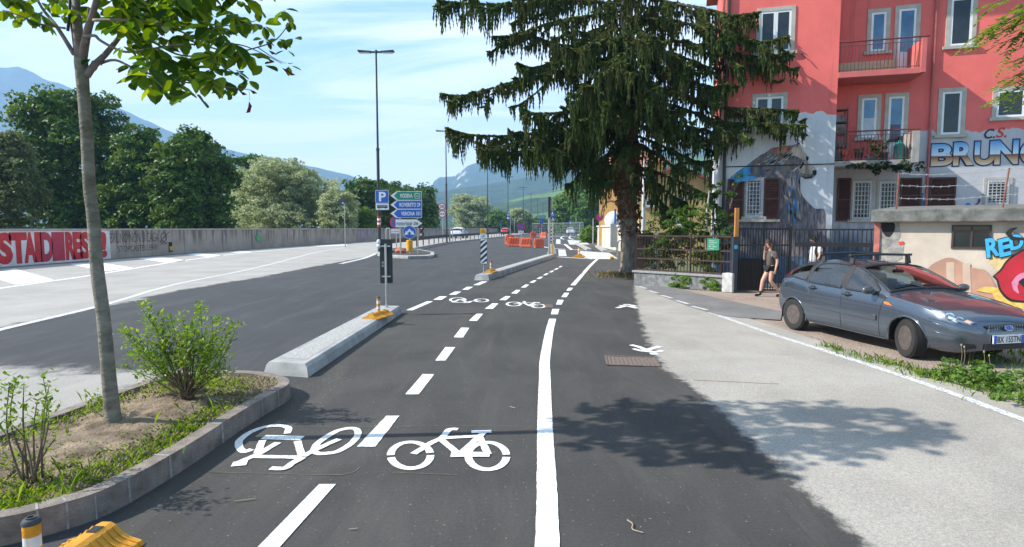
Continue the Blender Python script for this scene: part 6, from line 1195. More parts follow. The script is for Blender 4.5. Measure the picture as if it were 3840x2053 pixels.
# ---------------------------------------------------------------- cars
def tab(t): 
    xs = np.array([p[0] for p in t][::-1]); ys = np.array([p[1] for p in t][::-1])
    return lambda x: float(np.interp(x, xs, ys))
CT = dict(
 top=tab([(.86, .52), (.845, .60), (.80, .675), (.72, .735), (.5, .835), (.2, .915), (-.2, .975), (-.42, 1.005), (-.6, 1.115), (-.8, 1.225), (-1.0, 1.315), (-1.15, 1.37), (-1.3, 1.405), (-1.7, 1.435), (-2.2, 1.425), (-2.6, 1.38), (-2.86, 1.315), (-3.0, 1.18), (-3.12, 1.04), (-3.22, .88), (-3.28, .72), (-3.31, .55)]),
 W=tab([(.86, .40), (.845, .50), (.80, .62), (.72, .71), (.5, .80), (.25, .838), (0, .848), (-1.3, .852), (-2.3, .85), (-2.7, .835), (-3.0, .80), (-3.18, .74), (-3.27, .68), (-3.31, .58)]),
 belt=tab([(.86, .51), (.845, .575), (.80, .635), (.72, .675), (.5, .755), (.2, .835), (-.2, .895), (-.5, .925), (-1.3, .95), (-2.2, .985), (-2.75, 1.03), (-3.0, 1.0), (-3.12, .93), (-3.22, .80), (-3.28, .68), (-3.31, .53)]),
 We=tab([(.86, .34), (.80, .53), (.72, .60), (.5, .66), (.2, .70), (-.2, .73), (-.42, .735), (-.6, .70), (-.8, .665), (-1.0, .635), (-1.2, .612), (-1.7, .60), (-2.2, .595), (-2.6, .585), (-2.86, .57), (-3.0, .60), (-3.12, .62), (-3.22, .60), (-3.31, .46)]),
 zb=tab([(.86, .27), (.7, .21), (.3, .20), (-2.9, .22), (-3.2, .30), (-3.31, .34)]),
 crown=tab([(.86, .01), (.7, .035), (.2, .055), (-.42, .055), (-.9, .07), (-1.3, .06), (-2.6, .06), (-2.9, .06), (-3.31, .015)]))
def sm(f, x, e=.05): return (f(x - e) + 2 * f(x) + f(x + e)) / 4
def csurf(x, t, s=1, off=0):
    """point on the car skin: x along the car (0 = front axle), t = row 0 sill .. 4 belt .. 5 roof edge .. 7 centre line"""
    g = {k: sm(f, x) for k, f in CT.items()}; W, B, We, zt, zb, cr = g['W'], g['belt'], g['We'], g['top'], g['zb'], g['crown']; ze = zt - cr
    lo = [(W - .09, zb), (W - .03, zb + .06), (W + .008, zb + (B - zb) * .45), (W + .002, zb + (B - zb) * .8), (W - .035, B)]
    if t <= 4:
        i = min(int(t), 3); f = t - i; p0, p1, p2, p3 = lo[max(i - 1, 0)], lo[i], lo[i + 1], lo[min(i + 2, 4)]
        cr_ = lambda a, b, c, d: .5 * (2 * b + (c - a) * f + (2 * a - 5 * b + 4 * c - d) * f * f + (3 * b - a - 3 * c + d) * f ** 3)
        y, z = cr_(p0[0], p1[0], p2[0], p3[0]), cr_(p0[1], p1[1], p2[1], p3[1])
    elif t <= 5: f = t - 4; y, z = lo[4][0] + (We - lo[4][0]) * f + .022 * sin(pi * f), B + (ze - B) * f
    else: f = (t - 5) / 2; y = We * (1 - f); z = zt - cr * (1 - f) ** 2.2
    p = V((x, s * y, z))
    if off:
        e = 1e-3; a = csurf(min(x + e, .86), t, s) - csurf(x - e, t, s); b = csurf(x, min(t + .01, 7), s) - csurf(x, max(t - .01, 0), s); n = a.cross(b)
        if n.length > 0: n.normalize(); n = n * (1 if n.dot(V((0, y * s, z - .6))) > 0 else -1); p = p + n * off
    return p
def t_of(x, z):   # row for a given height on the window band
    g = CT; B = sm(g['belt'], x); ze = sm(g['top'], x) - sm(g['crown'], x); return 4 + (z - B) / max(ze - B, .01)
def glassmat(name, tint, ref):
    m = bpy.data.materials.new(name); m.use_nodes = True; t = m.node_tree; t.nodes.clear(); MATS[name] = m
    tr = N(t, 'ShaderNodeBsdfTransparent'); tr.inputs[0].default_value = tuple(tint) + (1,); gl = N(t, 'ShaderNodeBsdfGlossy', inp={'Roughness': .02}); fr = N(t, 'ShaderNodeFresnel', inp={'IOR': ref}); ms = N(t, 'ShaderNodeMixShader'); L(t, fr.outputs[0], ms.inputs[0]); L(t, tr.outputs[0], ms.inputs[1]); L(t, gl.outputs[0], ms.inputs[2]); o = N(t, 'ShaderNodeOutputMaterial'); L(t, ms.outputs[0], o.inputs[0]); return m
CGL = glassmat('car_window_glass', (.34, .42, .46), 2.5); CGW = glassmat('windscreen_glass', (.66, .75, .72), 1.55); HLG = glassmat('headlamp_glass', (.9, .93, .95), 1.5)
RUB = M('black_rubber', (.018, .018, .019), .55, .2, 30); TYRE = M('tyre_rubber', (.02, .0195, .019), .85, .25, 40, bump=.5, bsc=60); STEELW = M('steel_wheel', (.22, .185, .17), .55, .25, 20, metal=.2); BLACKP = M('black_plastic_trim', (.03, .031, .033), .55, .15, 20); CHROME = M('chrome', (.75, .76, .78), .12, .03, 4, metal=1); INT = M('cabin_grey', (.05, .052, .055), .85, .2, 12); REDLENS = M('red_lens', (.42, .012, .015), .15, .1, 6, coat=.6); AMBER = M('amber_lens', (.80, .20, .02), .2, .1, 6, coat=.6); PLATEW = M('plate_white', (.72, .74, .74), .4, .04, 4); PLATEB = M('plate_blue', (.02, .10, .50), .4, .05, 4); PLATEK = M('plate_black', (.015, .015, .018), .5)
def patch(xs, tlo, thi, s, off, nt_=6):
    return [[csurf(x, tlo(x) + (thi(x) - tlo(x)) * j / nt_, s, off) for j in range(nt_ + 1)] for x in xs]
def lin(a, b, n): return [a + (b - a) * i / n for i in range(n + 1)]
FW = [(-.60, .975, .985), (-.70, .965, 1.055), (-.85, .962, 1.165), (-1.0, .962, 1.245), (-1.15, .965, 1.30), (-1.30, .968, 1.335)]
RW = [(-1.40, .975, 1.342), (-1.7, .985, 1.352), (-2.0, .998, 1.335), (-2.12, 1.003, 1.315), (-2.20, 1.006, 1.27), (-2.235, 1.01, 1.20)]
QW = [(-2.30, 1.03, 1.30), (-2.45, 1.045, 1.285), (-2.62, 1.06, 1.235), (-2.78, 1.08, 1.15), (-2.83, 1.09, 1.11)]
def wtab(w): return tab([(a, b) for a, b, c in w]), tab([(a, c) for a, b, c in w])
def make_car(label, paint, full=False, group=None):
    root = thing('parked_car' if full else 'car', label, 'car', (0, 0, 0), group=group); NX = 124 if full else 46; TS = [i / 5 for i in range(36)] if full else [i / 2 for i in range(15)]
    xs = lin(.86, -3.31, NX); lo_hi = [wtab(w) for w in (FW, RW, QW)]; mb = MB()
    for s in (-1, 1):
        G_ = [[csurf(x, t, s) for t in TS] for x in xs]; nv = len(TS)
        b = len(mb.v); mb.v += [tuple(p) for r in G_ for p in r]
        for i in range(NX):
            for j in range(nv - 1):
                c = (G_[i][j] + G_[i + 1][j] + G_[i][j + 1] + G_[i + 1][j + 1]) / 4; t = (TS[j] + TS[j + 1]) / 2
                if t < 3.9 and (hypot(c.x, c.z - .30) < .345 or hypot(c.x + 2.615, c.z - .30) < .345): continue
                if full and 4 < t < 5:
                    hole = False
                    for w, (l, h) in zip((FW, RW, QW), lo_hi):
                        if w[-1][0] + .03 < c.x < w[0][0] - .03 and l(c.x) + .02 < c.z < h(c.x) - .02: hole = True
                    if hole: continue
                if full and t > 5 and -1.12 < c.x < -.50 and abs(c.y) < sm(CT['We'], c.x) - .05: continue
                mb.f.append((b + i * nv + j, b + i * nv + j + 1, b + (i + 1) * nv + j + 1, b + (i + 1) * nv + j)); mb.m.append(0)
        mb.v.append((.86, 0, .39)); k = len(mb.v) - 1; mb.v.append((-3.31, 0, .45)); k2 = k + 1
        for j in range(nv - 1): mb.f.append((k, b + j, b + j + 1)); mb.m.append(0); mb.f.append((k2, b + NX * nv + j + 1, b + NX * nv + j)); mb.m.append(0)
        mb.f.append((k, b, len(mb.v))); mb.v.append((.86, 0, .27)); mb.m.append(0)
    bm = bmesh.new(); me = bpy.data.meshes.new('body'); me.from_pydata(mb.v, [], mb.f); bm.from_mesh(me); bmesh.ops.remove_doubles(bm, verts=bm.verts, dist=.0015); bmesh.ops.recalc_face_normals(bm, faces=bm.faces); bm.to_mesh(me); bm.free()
    me.materials.append(paint); me.polygons.foreach_set('use_smooth', [True] * len(me.polygons)); body = link('body', me, root); md = body.modifiers.new('e', 'EDGE_SPLIT'); md.split_angle = radians(38)
    # floor and arches
    mb = MB(); mb.box((-1.25, 0, .26), (3.7, 1.30, .08)); mb.build('floor', BLACKP, root)
    for ax in (0, -2.615):
        mb = MB()
        for s in (-1, 1): mb.grid([[(ax + .35 * cos(a), s * y, .30 + .35 * sin(a)) for y in (.48, .83)] for a in lin(-.25, pi + .25, 20)])
        mb.grid([[(ax + .35 * cos(a), y, .30 + .35 * sin(a)) for y in (-.48, .48)] for a in lin(0, pi, 14)]); mb.build('wheel_arch_liner', RUB, root, fix=False)
        for s in (-1, 1):
            mb = MB(); ring = []
            for a in lin(-.22, pi + .22, 30):
                x, z = ax + .352 * cos(a), .30 + .352 * sin(a); B = sm(CT['belt'], x); zb = sm(CT['zb'], x); t = max(0, min(4, (z - zb) / (B - zb) * 4 * 1.0)); y = csurf(x, min(max(t, .9), 3.6), 1).y; ring.append((x, s * (y + .004), z))
            mb.tube(ring, .017, 8, True); mb.build('arch_lip', paint, root, smooth=True)
    # glazing
    for s in (-1, 1):
        for nm, w, (l, h) in zip(('front_side_window', 'rear_side_window', 'quarter_window'), (FW, RW, QW), lo_hi):
            X = lin(w[0][0], w[-1][0], 18 if full else 8); tl, th_ = (lambda x: t_of(x, l(x))), (lambda x: t_of(x, h(x)))
            mb = MB(); mb.grid(patch(X, tl, th_, s, .006)); wn = mb.build(nm, CGL if full else GLASSD, root, smooth=True, fix=False)
            if full:
                e = .035; bt = lambda x, f, o: t_of(x, f(x) + o); ring = [csurf(x, bt(x, l, -.02), s, .004) for x in X] + [csurf(x, bt(x, h, .016), s, .004) for x in reversed(X)]
                mb = MB(); mb.tube(ring + [ring[0]], .017, 6); mb.build('window_seal', RUB, wn, smooth=True)
        if full:
            for a, b in ((-1.30, -1.40), (-2.235, -2.30)): X = lin(a + .02, b - .02, 6); mb = MB(); mb.grid(patch(X, lambda x: t_of(x, .965), lambda x: t_of(x, 1.36 if a > -2 else 1.31), s, .008)); mb.build('window_pillar', RUB, root, smooth=True, fix=False)
    X = lin(-.455, -1.165, 14); mb = MB()
    for s in (-1, 1): mb.grid(patch(X, lambda x: 5.06, lambda x: 7, s, .008, 8))
    ws = mb.build('windscreen', CGW if full else GLASSD, root, smooth=True, fix=False)
    ring = [csurf(x, 5.05, 1, .006) for x in X] + [csurf(X[-1], t, 1, .006) for t in lin(5.05, 7, 8)] + [csurf(X[-1], t, -1, .006) for t in lin(7, 5.05, 8)] + [csurf(x, 5.05, -1, .006) for x in reversed(X)] + [csurf(X[0], t, -1, .006) for t in lin(5.05, 7, 8)] + [csurf(X[0], t, 1, .006) for t in lin(7, 5.05, 8)]
    mb = MB(); mb.tube(ring, .022, 6); mb.build('windscreen_seal', RUB, ws, smooth=True)
    X = lin(-2.90, -3.13, 8); mb = MB()
    for s in (-1, 1): mb.grid(patch(X, lambda x: 5.15, lambda x: 7, s, .008, 8))
    mb.build('rear_window', GLASSD, root, smooth=True, fix=False)
    # lamps
    for s in (-1, 1):
        tl = tab([(.80, 4.2), (.7, 3.55), (.5, 3.75), (.36, 4.05)]); th_ = tab([(.80, 5.25), (.72, 5.1), (.5, 4.85), (.36, 4.15)]); X = lin(.795, .36, 16)
        mb = MB(); mb.grid(patch(X, tl, th_, s, .006)); hl = mb.build('headlight', M('lamp_reflector', (.72, .75, .77), .18, .15, 22, metal=.5), root, smooth=True, fix=False)
        if full:
            mb = MB(); mb.grid(patch(X, tl, th_, s, .014)); mb.build('headlight_lens', HLG, hl, smooth=True, fix=False)
            for xx, tt, rr_ in ((.60, 4.35, .062), (.705, 4.5, .05)):
                c = csurf(xx, tt, s, .004); n_ = (csurf(xx, tt, s, .05) - csurf(xx, tt, s, .001)).normalized() + V((.5, 0, 0)); R = n_.to_track_quat('Z', 'Y').to_matrix(); mb = MB(); mb.lathe([(0, -.01), (rr_ * .55, -.006), (rr_ * .9, .012), (rr_, .012), (rr_, -.01)], c, 18, R); mb.build('lamp_bowl', CHROME, hl, smooth='auto')
            mb = MB(); mb.grid(patch(lin(.785, .745, 4), lambda x: 4.3, lambda x: 5.0, s, .016)); mb.build('indicator', M('indicator_peach', (.75, .42, .30), .2, .1, 4), hl, smooth=True, fix=False)
            c = csurf(-.36, 3.15, s, .004); mb = MB(); mb.prism([c + V((.10, 0, -.02)), c + V((.02, 0, .03)), c + V((-.07, 0, .032)), c + V((-.05, 0, -.005))], (0, s * .014, 0)); mb.build('side_indicator', AMBER, root, bevel=.004)
        X = lin(-2.84, -3.20, 10); tl = tab([(-2.84, 4.75), (-3.0, 4.1), (-3.2, 3.7)]); th_ = tab([(-2.84, 5.1), (-3.0, 5.25), (-3.2, 5.2)]); mb = MB(); mb.grid(patch(X, tl, th_, s, .008)); mb.build('tail_light', REDLENS, root, smooth=True, fix=False)
    # wheels
    def wheel(par_name='wheel'):
        w = MB(); w.lathe([(.188, -.075), (.235, -.096), (.292, -.088), (.306, -.06), (.308, 0), (.306, .06), (.292, .088), (.235, .096), (.188, .075)], n=36, R=Matrix.Rotation(pi / 2, 3, 'X')); return w
    for ax, st in ((0, -.34 if full else 0), (-2.615, 0)):
        for s in (-1, 1):
            R = Matrix.Translation((ax, s * .755, .308)) @ Matrix.Rotation(st, 4, 'Z') @ (Matrix.Rotation(pi, 4, 'Z') if s < 0 else Matrix.Identity(4))
            w = wheel(); 
            if full:
                for k in range(44):
                    a = 2 * pi * k / 44
                    for yy, sk_ in ((-.052, .10), (0, -.06), (.052, .10)): w.box((.3085 * cos(a + sk_ * .4), yy, .3085 * sin(a + sk_ * .4)), (.009, .042, .030), Matrix.Rotation(-a, 3, 'Y') @ Matrix.Rotation(sk_ * 5, 3, 'X'))
            ty = w.build('wheel', TYRE, root, smooth='auto'); ty.matrix_basis = R @ Matrix.Identity(4); ty.matrix_parent_inverse = Matrix.Identity(4)
            m = MB(); Rx = Matrix.Rotation(-pi / 2, 3, 'X'); m.lathe([(.190, .08), (.180, .078), (.172, .045), (.160, .028), (.13, .045), (.095, .056), (.07, .042), (.055, .056), (.0, .06)], n=36, R=Rx); m.lathe([(.190, .08), (.190, -.08)], n=36, R=Rx); rim = m.build('rim', STEELW if full else M('alloy', (.45, .46, .47), .3, .1, 4, metal=.8), ty, smooth='auto')
            m = MB()
            for k in range(15 if full else 5):
                a = 2 * pi * k / (15 if full else 5); c = V((.134 * cos(a), 0, .134 * sin(a))); m.add([c + V((.017 * cos(b), .050, .017 * sin(b))) for b in [i * pi / 5 for i in range(10)]], [tuple(range(10))])
            m.build('rim_holes', RUB, ty, fix=False)
            m = MB()
            for k in range(4): a = pi / 4 + k * pi / 2; m.cyl((.054 * cos(a), .05, .054 * sin(a)), (.054 * cos(a), .074, .054 * sin(a)), .011, n=6)
            m.lathe([(.032, .055), (.030, .078), (0, .08)], n=14, R=Rx); m.build('hub', M('hub_dust', (.17, .15, .14), .7), ty)
    if not full: return root
    # fittings
    def seam(pts, s, r=.0045, nm='panel_seam', mat=RUB): mb = MB(); mb.tube([csurf(x, t, s, .0005) for x, t in pts], r, 5); mb.build(nm, mat, root)
    for s in (-1, 1):
        for P_ in ([(-1.355, t) for t in lin(.9, 4.05, 14)], [(-.46 - .06 * sin(t) , t) for t in lin(.8, 3.9, 14)] , [(-2.235, 4.0), (-2.26, 3.6), (-2.21, 3.2), (-2.14, 2.75), (-2.12, 2.3)], [(x, .85) for x in lin(-.42, -2.2, 12)], [(x, 4.9) for x in lin(.62, -.4, 16)], [(.72 - .12 * k, 3.3 - .1 * k) for k in range(4)]): seam(P_, s)
        X = lin(-.56, -2.05, 18); mb = MB(); mb.grid(patch(X, lambda x: 1.92, lambda x: 2.18, s, .016, 3)); mb.tube([csurf(x, 1.9, s, .006) for x in X], .008, 5); mb.tube([csurf(x, 2.2, s, .006) for x in X], .008, 5); mb.build('side_moulding', paint, root, smooth=True, fix=False)
        seam([(x, .55) for x in lin(-.42, -2.22, 12)], s, .012, 'sill_strip', paint)
        for hx in (-1.22, -2.08):
            c = csurf(hx, 3.32, s, .0); mb = MB(); mb.lathe([(.0, 0), (.05, .004), (.054, .010), (.0, .012)], c, 14, Matrix.Rotation(-s * pi / 2, 3, 'X')); mb.build('handle_cup', BLACKP, root); mb = MB(); mb.tube([c + V((.10, s * .012, .004)), c + V((.05, s * .035, .008)), c + V((-.05, s * .035, .006)), c + V((-.10, s * .012, -.004))], [.010, .016, .016, .010], 8); mb.build('door_handle', BLACKP, root, smooth=True)
        c = csurf(-.68, 4.06, s, 0); mr_ = MB(); ct = c + V((.03, s * .13, .055)); m = [(.0, -.085), (.035, -.075), (.066, -.03), (.07, .03), (.055, .09), (.03, .12), (0, .125)]
        mr_.lathe(m, ct, 14, Matrix.Rotation(-s * pi / 2, 3, 'X') @ Matrix.Diagonal((1, 1, 1)).to_3x3()); mr_.tube([c, c + V((.02, s * .05, .025))], [.045, .03], 8); mr_.build('wing_mirror', M('mirror_shell', (.05, .055, .065), .25, .3, 12, coat=.7), root, smooth=True)
        mb = MB(); e = [(-1.55, .0), (-2.28, .0)]
    # fuel flap, badge, grille, plate, intake
    c = [csurf(-2.93 + .075 * cos(a), 3.35 + .42 * sin(a), -1, .002) for a in lin(0, 2 * pi, 20)]; mb = MB(); mb.tube(c, .004, 5); mb.build('fuel_flap', RUB, root)
    mb = MB()
    for s in (-1, 1): mb.grid(patch(lin(.862, .822, 5), lambda x: 5.3, lambda x: 7, s, .012, 8))
    gr = mb.build('grille', RUB, root, fix=False); mb = MB()
    for k in range(-8, 9): a_, b_ = V((.868, k * .045, .525)), V((.838, k * .045 + .05, .625)); mb.bar(a_ + V((.012, 0, 0)), b_ + V((.022, 0, 0)), .006)
    mb.build('grille_bars', BLACKP, gr)
    R = V((1, 0, .45)).to_track_quat('Z', 'Y').to_matrix(); mb = MB(); mb.add([V((.884, 0, .585)) + R @ V((.032 * sin(a) * 1.0, .068 * cos(a), 0)) if False else V((.884 - .012 * sin(a), .068 * cos(a), .585 + .03 * sin(a))) for a in lin(0, 2 * pi, 24)[:-1]], [tuple(range(24))]); bd = mb.build('badge', PLATEB, root, fix=False)
    mb = MB(); mb.tube([V((.887 - .012 * sin(a), .072 * cos(a), .585 + .033 * sin(a))) for a in lin(0, 2 * pi, 24)], .006, 5, False); mb.tube([V((.889, -.04, .58)), V((.889, -.015, .592)), V((.889, .01, .58)), V((.889, .04, .59))], .004, 4); mb.build('badge_ring', CHROME, bd)
    mb = MB(); mb.box((.885, 0, .425), (.02, .54, .125)); pl = mb.build('number_plate', PLATEW, root, bevel=.003)
    mb = MB()
    for s in (-1, 1): mb.box((.898, s * .243, .425), (.006, .044, .115))
    mb.build('plate_band', PLATEB, pl); mb = MB(); put_text(mb, 'BX 155TN', (.899, -.205, .378), (0, .41, 0), (0, 0, .09), .012); mb.build('plate_text', PLATEK, pl, fix=False)
    mb = MB(); mb.box((.862, 0, .315), (.04, .78, .075)); mb.build('lower_intake', RUB, root); mb = MB()
    for k in range(3): mb.box((.884, 0, .29 + .024 * k), (.012, .76, .007))
    mb.build('intake_slats', BLACKP, root)
    for s in (-1, 1):
        mb = MB(); mb.grid(patch(lin(.835, .75, 6), lambda x: .75, lambda x: 1.5, s, .006, 4)); mb.build('fog_recess', RUB, root, fix=False)
        for tt in (2.15, 2.75): seam([(x, tt) for x in lin(.85, .42, 12)], s, .007, 'bumper_groove', paint)
    for y0, y1_ in ((.60, -.02), (.08, -.55)):
        mb = MB(); mb.tube([csurf(-.44, 6.0 if y0 > .3 else 6.7, 1, .02) if False else V((-.42, y0, 1.0)), V((-.52, (y0 + y1_) / 2, 1.085)), V((-.50, y1_, 1.075))], .009, 5); mb.build('wiper', RUB, root)
    # cabin
    mb = MB(); mb.box((-.62, 0, .80), (.55, 1.30, .28)); mb.build('dashboard', INT, root, bevel=.06); mb = MB(); mb.box((-1.6, 0, .36), (2.6, 1.28, .12)); mb.build('cabin_floor', INT, root)
    for y in (-.36, .36):
        mb = MB(); mb.box((-1.55, y, .52), (.50, .46, .16)); mb.box((-1.86, y, .86), (.16, .44, .62), Matrix.Rotation(-.22, 3, 'Y')); mb.build('front_seat', INT, root, bevel=.05); mb = MB(); mb.box((-1.97, y, 1.24), (.09, .25, .17)); mb.build('headrest', INT, root, bevel=.04)
    mb = MB(); mb.box((-2.55, 0, .52), (.5, 1.2, .16)); mb.box((-2.82, 0, .82), (.14, 1.18, .55), Matrix.Rotation(-.25, 3, 'Y')); mb.build('rear_seat', INT, root, bevel=.05)
    mb = MB(); Rm = Matrix.Rotation(-1.1, 3, 'Y'); mb.tube([V((-1.05, .36, .93)) + Rm @ V((.18 * cos(a), .18 * sin(a), 0)) for a in lin(0, 2 * pi, 20)], .014, 6, False); mb.bar((-1.05, .2, .93), (-1.05, .52, .93), .04, .02); mb.bar((-1.05, .36, .93), (-.85, .36, .86), .05); mb.build('steering_wheel', RUB, root)
    mb = MB(); mb.box((-1.03, 0, 1.27), (.03, .22, .06)); mb.bar((-1.03, 0, 1.28), (-1.07, 0, 1.33), .02); mb.build('inner_mirror', RUB, root, bevel=.01)
    c = csurf(-.60, 6.0, -1, -.004); n_ = V((.5, 0, .86)); mb = MB(); e1 = V((0, .05, 0)); e2 = V((-.045, 0, .028)); mb.add([c - e1 - e2, c + e1 - e2, c + e1 + e2, c - e1 + e2], [(0, 1, 2, 3)]); stk = mb.build('windscreen_sticker', M('sticker_blue', (.05, .45, .75), .5), root, fix=False)
    mb = MB(); o = n_ * .004; mb.add([c + o - e1 * .5 - e2 * .5, c + o + e1 * .5 - e2 * .5, c + o + e1 * .5 + e2 * .5, c + o - e1 * .5 + e2 * .5], [(0, 1, 2, 3)]); mb.build('sticker_panel', PLATEW, stk, fix=False)
    for x in (-1.42, -2.12):
        mb = MB(); z = 1.535; mb.tube([(x, -.63, z - .005), (x, 0, z + .01), (x, .63, z - .005)], [.02, .022, .02], 8); mb.box((x, -.63, z), (.06, .03, .04)); mb.box((x, .63, z), (.06, .03, .04)); rb = mb.build('roof_bar', BLACKP, root)
        for s in (-1, 1): mb = MB(); mb.prism([(x - .05, s * .57, 1.375), (x + .05, s * .57, 1.375), (x + .035, s * .55, 1.52), (x - .035, s * .55, 1.52)], (0, s * .05, 0)); mb.build('bar_foot', BLACKP, rb, bevel=.01)
    mb = MB(); mb.tube([(-1.28, 0, 1.40), (-1.36, 0, 1.47)], [.012, .004], 6); mb.build('aerial', RUB, root)
    return root
def carpaint(name, c, metal=.55): return M(name, c, .24, .05, 3, metal=metal, coat=1.0, spec=.5)
focus = make_car('dusty blue-grey hatchback with black roof bars parked on the gravel in front of the garage', carpaint('grey_blue_paint', (.10, .122, .155), .7), True)
focus.matrix_basis = Matrix.Translation((6.95, 9.2, -.012)) @ Matrix.Rotation(-1.365, 4, 'Z')
cz = lambda x, y: G(x, y)
for nm, (px, py), sc, rz, lb, c in (('w', (1731, 893), 1.55, 1.45, 'small white car driving away beyond the guard rail', (.62, .64, .66)), ('r', (1409, 890), 1, 1.4, '', 0), ('f', (2141, 880.5), 1.62, 1.45, 'white hatchback waiting in front of the construction fence at the far crossing', (.75, .76, .78)), ):
    if nm == 'r': px, py, sc, rz, lb, c = 1902, 882, 1.5, 1.42, 'red car driving away behind the fourth lamp post', (.55, .03, .02)
    p = cz(px, py); o = make_car(lb, carpaint(nm + '_paint_' + lb.split()[0], c, .0)); o.matrix_basis = Matrix.Translation(p) @ Matrix.Rotation(rz, 4, 'Z') @ Matrix.Scale(sc, 4)
p = cz(2218, 905); o = make_car('dark blue car half hidden behind the bare concrete wall', carpaint('navy_paint', (.03, .06, .12), .3)); o.matrix_basis = Matrix.Translation((13.4, 95, 0)) @ Matrix.Rotation(pi - .25, 4, 'Z') @ Matrix.Scale(1.3, 4)
p = cz(1973, 873); o = make_car('pale van-like car far along the road beside the mesh fence', carpaint('pale_paint', (.6, .6, .58), 0)); o.matrix_basis = Matrix.Translation(p) @ Matrix.Rotation(1.4, 4, 'Z') @ Matrix.Diagonal((1.6, 1.6, 2.0, 1))
p = cz(2185, 878); o = make_car('white car standing beyond the mesh fence, right of the white hatchback', carpaint('white_paint_b', (.72, .73, .74), 0)); o.matrix_basis = Matrix.Translation(p) @ Matrix.Rotation(-1.6, 4, 'Z') @ Matrix.Scale(1.5, 4)
# ---------------------------------------------------------------- signs and street furniture
SB_ = M('sign_blue', (.012, .11, .46), .4, .06, 2); SG = M('sign_green', (.01, .23, .14), .4, .06, 2); SW_ = M('sign_white', (.72, .73, .74), .45, .05, 3); SR = M('sign_red', (.52, .02, .03), .4, .06, 2); SK = M('sign_black', (.015, .016, .018), .5, .1, 4); SBACK = M('sign_back', (.30, .31, .32), .5, .1, 4, metal=.5); SY = M('hazard_yellow', (.70, .34, .01), .45, .12, 5); SORG = M('works_yellow', (.80, .42, .02), .5, .08, 3)
UX, UZ, FY = V((1, 0, 0)), V((0, 0, 1)), V((0, -1, 0))
def pxb(x0, y0, x1, y1, Y): a, b = AT(x0, y1, Y), AT(x1, y0, Y); return a.x, b.x, a.z, b.z
def board(parent, pts2, Y, mat, name='board', th=.03, off=0): mb = MB(); mb.prism([(x, Y - off, z) for x, z in pts2], (0, th, 0)); return mb.build(name, mat, parent)
def face(parent, pts2, Y, mat, name, off): mb = MB(); mb.poly([(x, Y - off, z) for x, z in pts2]); return mb.build(name, mat, parent, fix=False)
def words(parent, s, x0, x1, z0, z1, Y, mat, off=.02, bold=.0, name='lettering'): mb = MB(); put_text(mb, s, (x0, Y - off, z0), (x1 - x0, 0, 0), (0, 0, z1 - z0), bold); return mb.build(name, mat, parent, fix=False)
def circ(cx_, cz_, r, n=28): return [(cx_ + r * cos(2 * pi * i / n), cz_ + r * sin(2 * pi * i / n)) for i in range(n)]
def rrect(x0, x1, z0, z1, r=.06): 
    o = []
    for cx_, cz_, a0 in ((x1 - r, z0 + r, -90), (x1 - r, z1 - r, 0), (x0 + r, z1 - r, 90), (x0 + r, z0 + r, 180)): o += [(cx_ + r * cos(radians(a0 + 22.5 * k)), cz_ + r * sin(radians(a0 + 22.5 * k))) for k in range(5)]
    return o
def post(parent, x, Y, z0, z1, r=.045, mat=None, name='pole'): mb = MB(); mb.tube([(x, Y, z0), (x, Y, z1)], r, 10); return mb.build(name, mat or GALV, parent, smooth='auto')
# parking sign on the nearest lamp post
Y = 45.1; x0, x1, z0, z1 = pxb(1408, 714, 1457, 763, Y); s = thing('parking_sign', 'blue parking sign with a bus plate under it on the nearest lamp post', 'road sign', (-10.2, Y, z0))
board(s, rrect(x0, x1, z0, z1), Y, SW_); e = .03; face(s, rrect(x0 + e, x1 - e, z0 + e, z1 - e), Y, SB_, 'blue_face', .006); words(s, 'P', x0 + .27, x1 - .2, z0 + .14, z1 - .13, Y, SW_, .012, .03)
a0, a1, c0, c1 = pxb(1409, 764, 1458, 788, Y); board(s, rrect(a0, a1, c0, c1, .03), Y, SW_, 'bus_plate'); w_, h_ = a1 - a0, c1 - c0
face(s, [(a0 + w_ * k, c0 + h_ * q) for k, q in ((.1, .32), (.9, .32), (.9, .74), (.86, .78), (.12, .78), (.1, .7))], Y, SK, 'bus_symbol', .006); face(s, [(a0 + w_ * k, c0 + h_ * q) for k, q in ((.14, .52), (.86, .52), (.86, .7), (.14, .7))], Y, SBACK, 'bus_windows', .010)
for k in (.25, .75): face(s, circ(a0 + w_ * k, c0 + h_ * .3, h_ * .11, 12), Y, SK, 'bus_wheel', .010)
mb = MB(); zz = AT(1435, 812, 45.2).z
for k in range(5): mb.cur = k % 2; mb.tube([(-10.25, 45.4, zz - .16 * k), (-10.25, 45.4, zz - .16 * k - .16)], .137, 12)
mb.build('warning_tape', [SR, SW_], s, smooth=False)
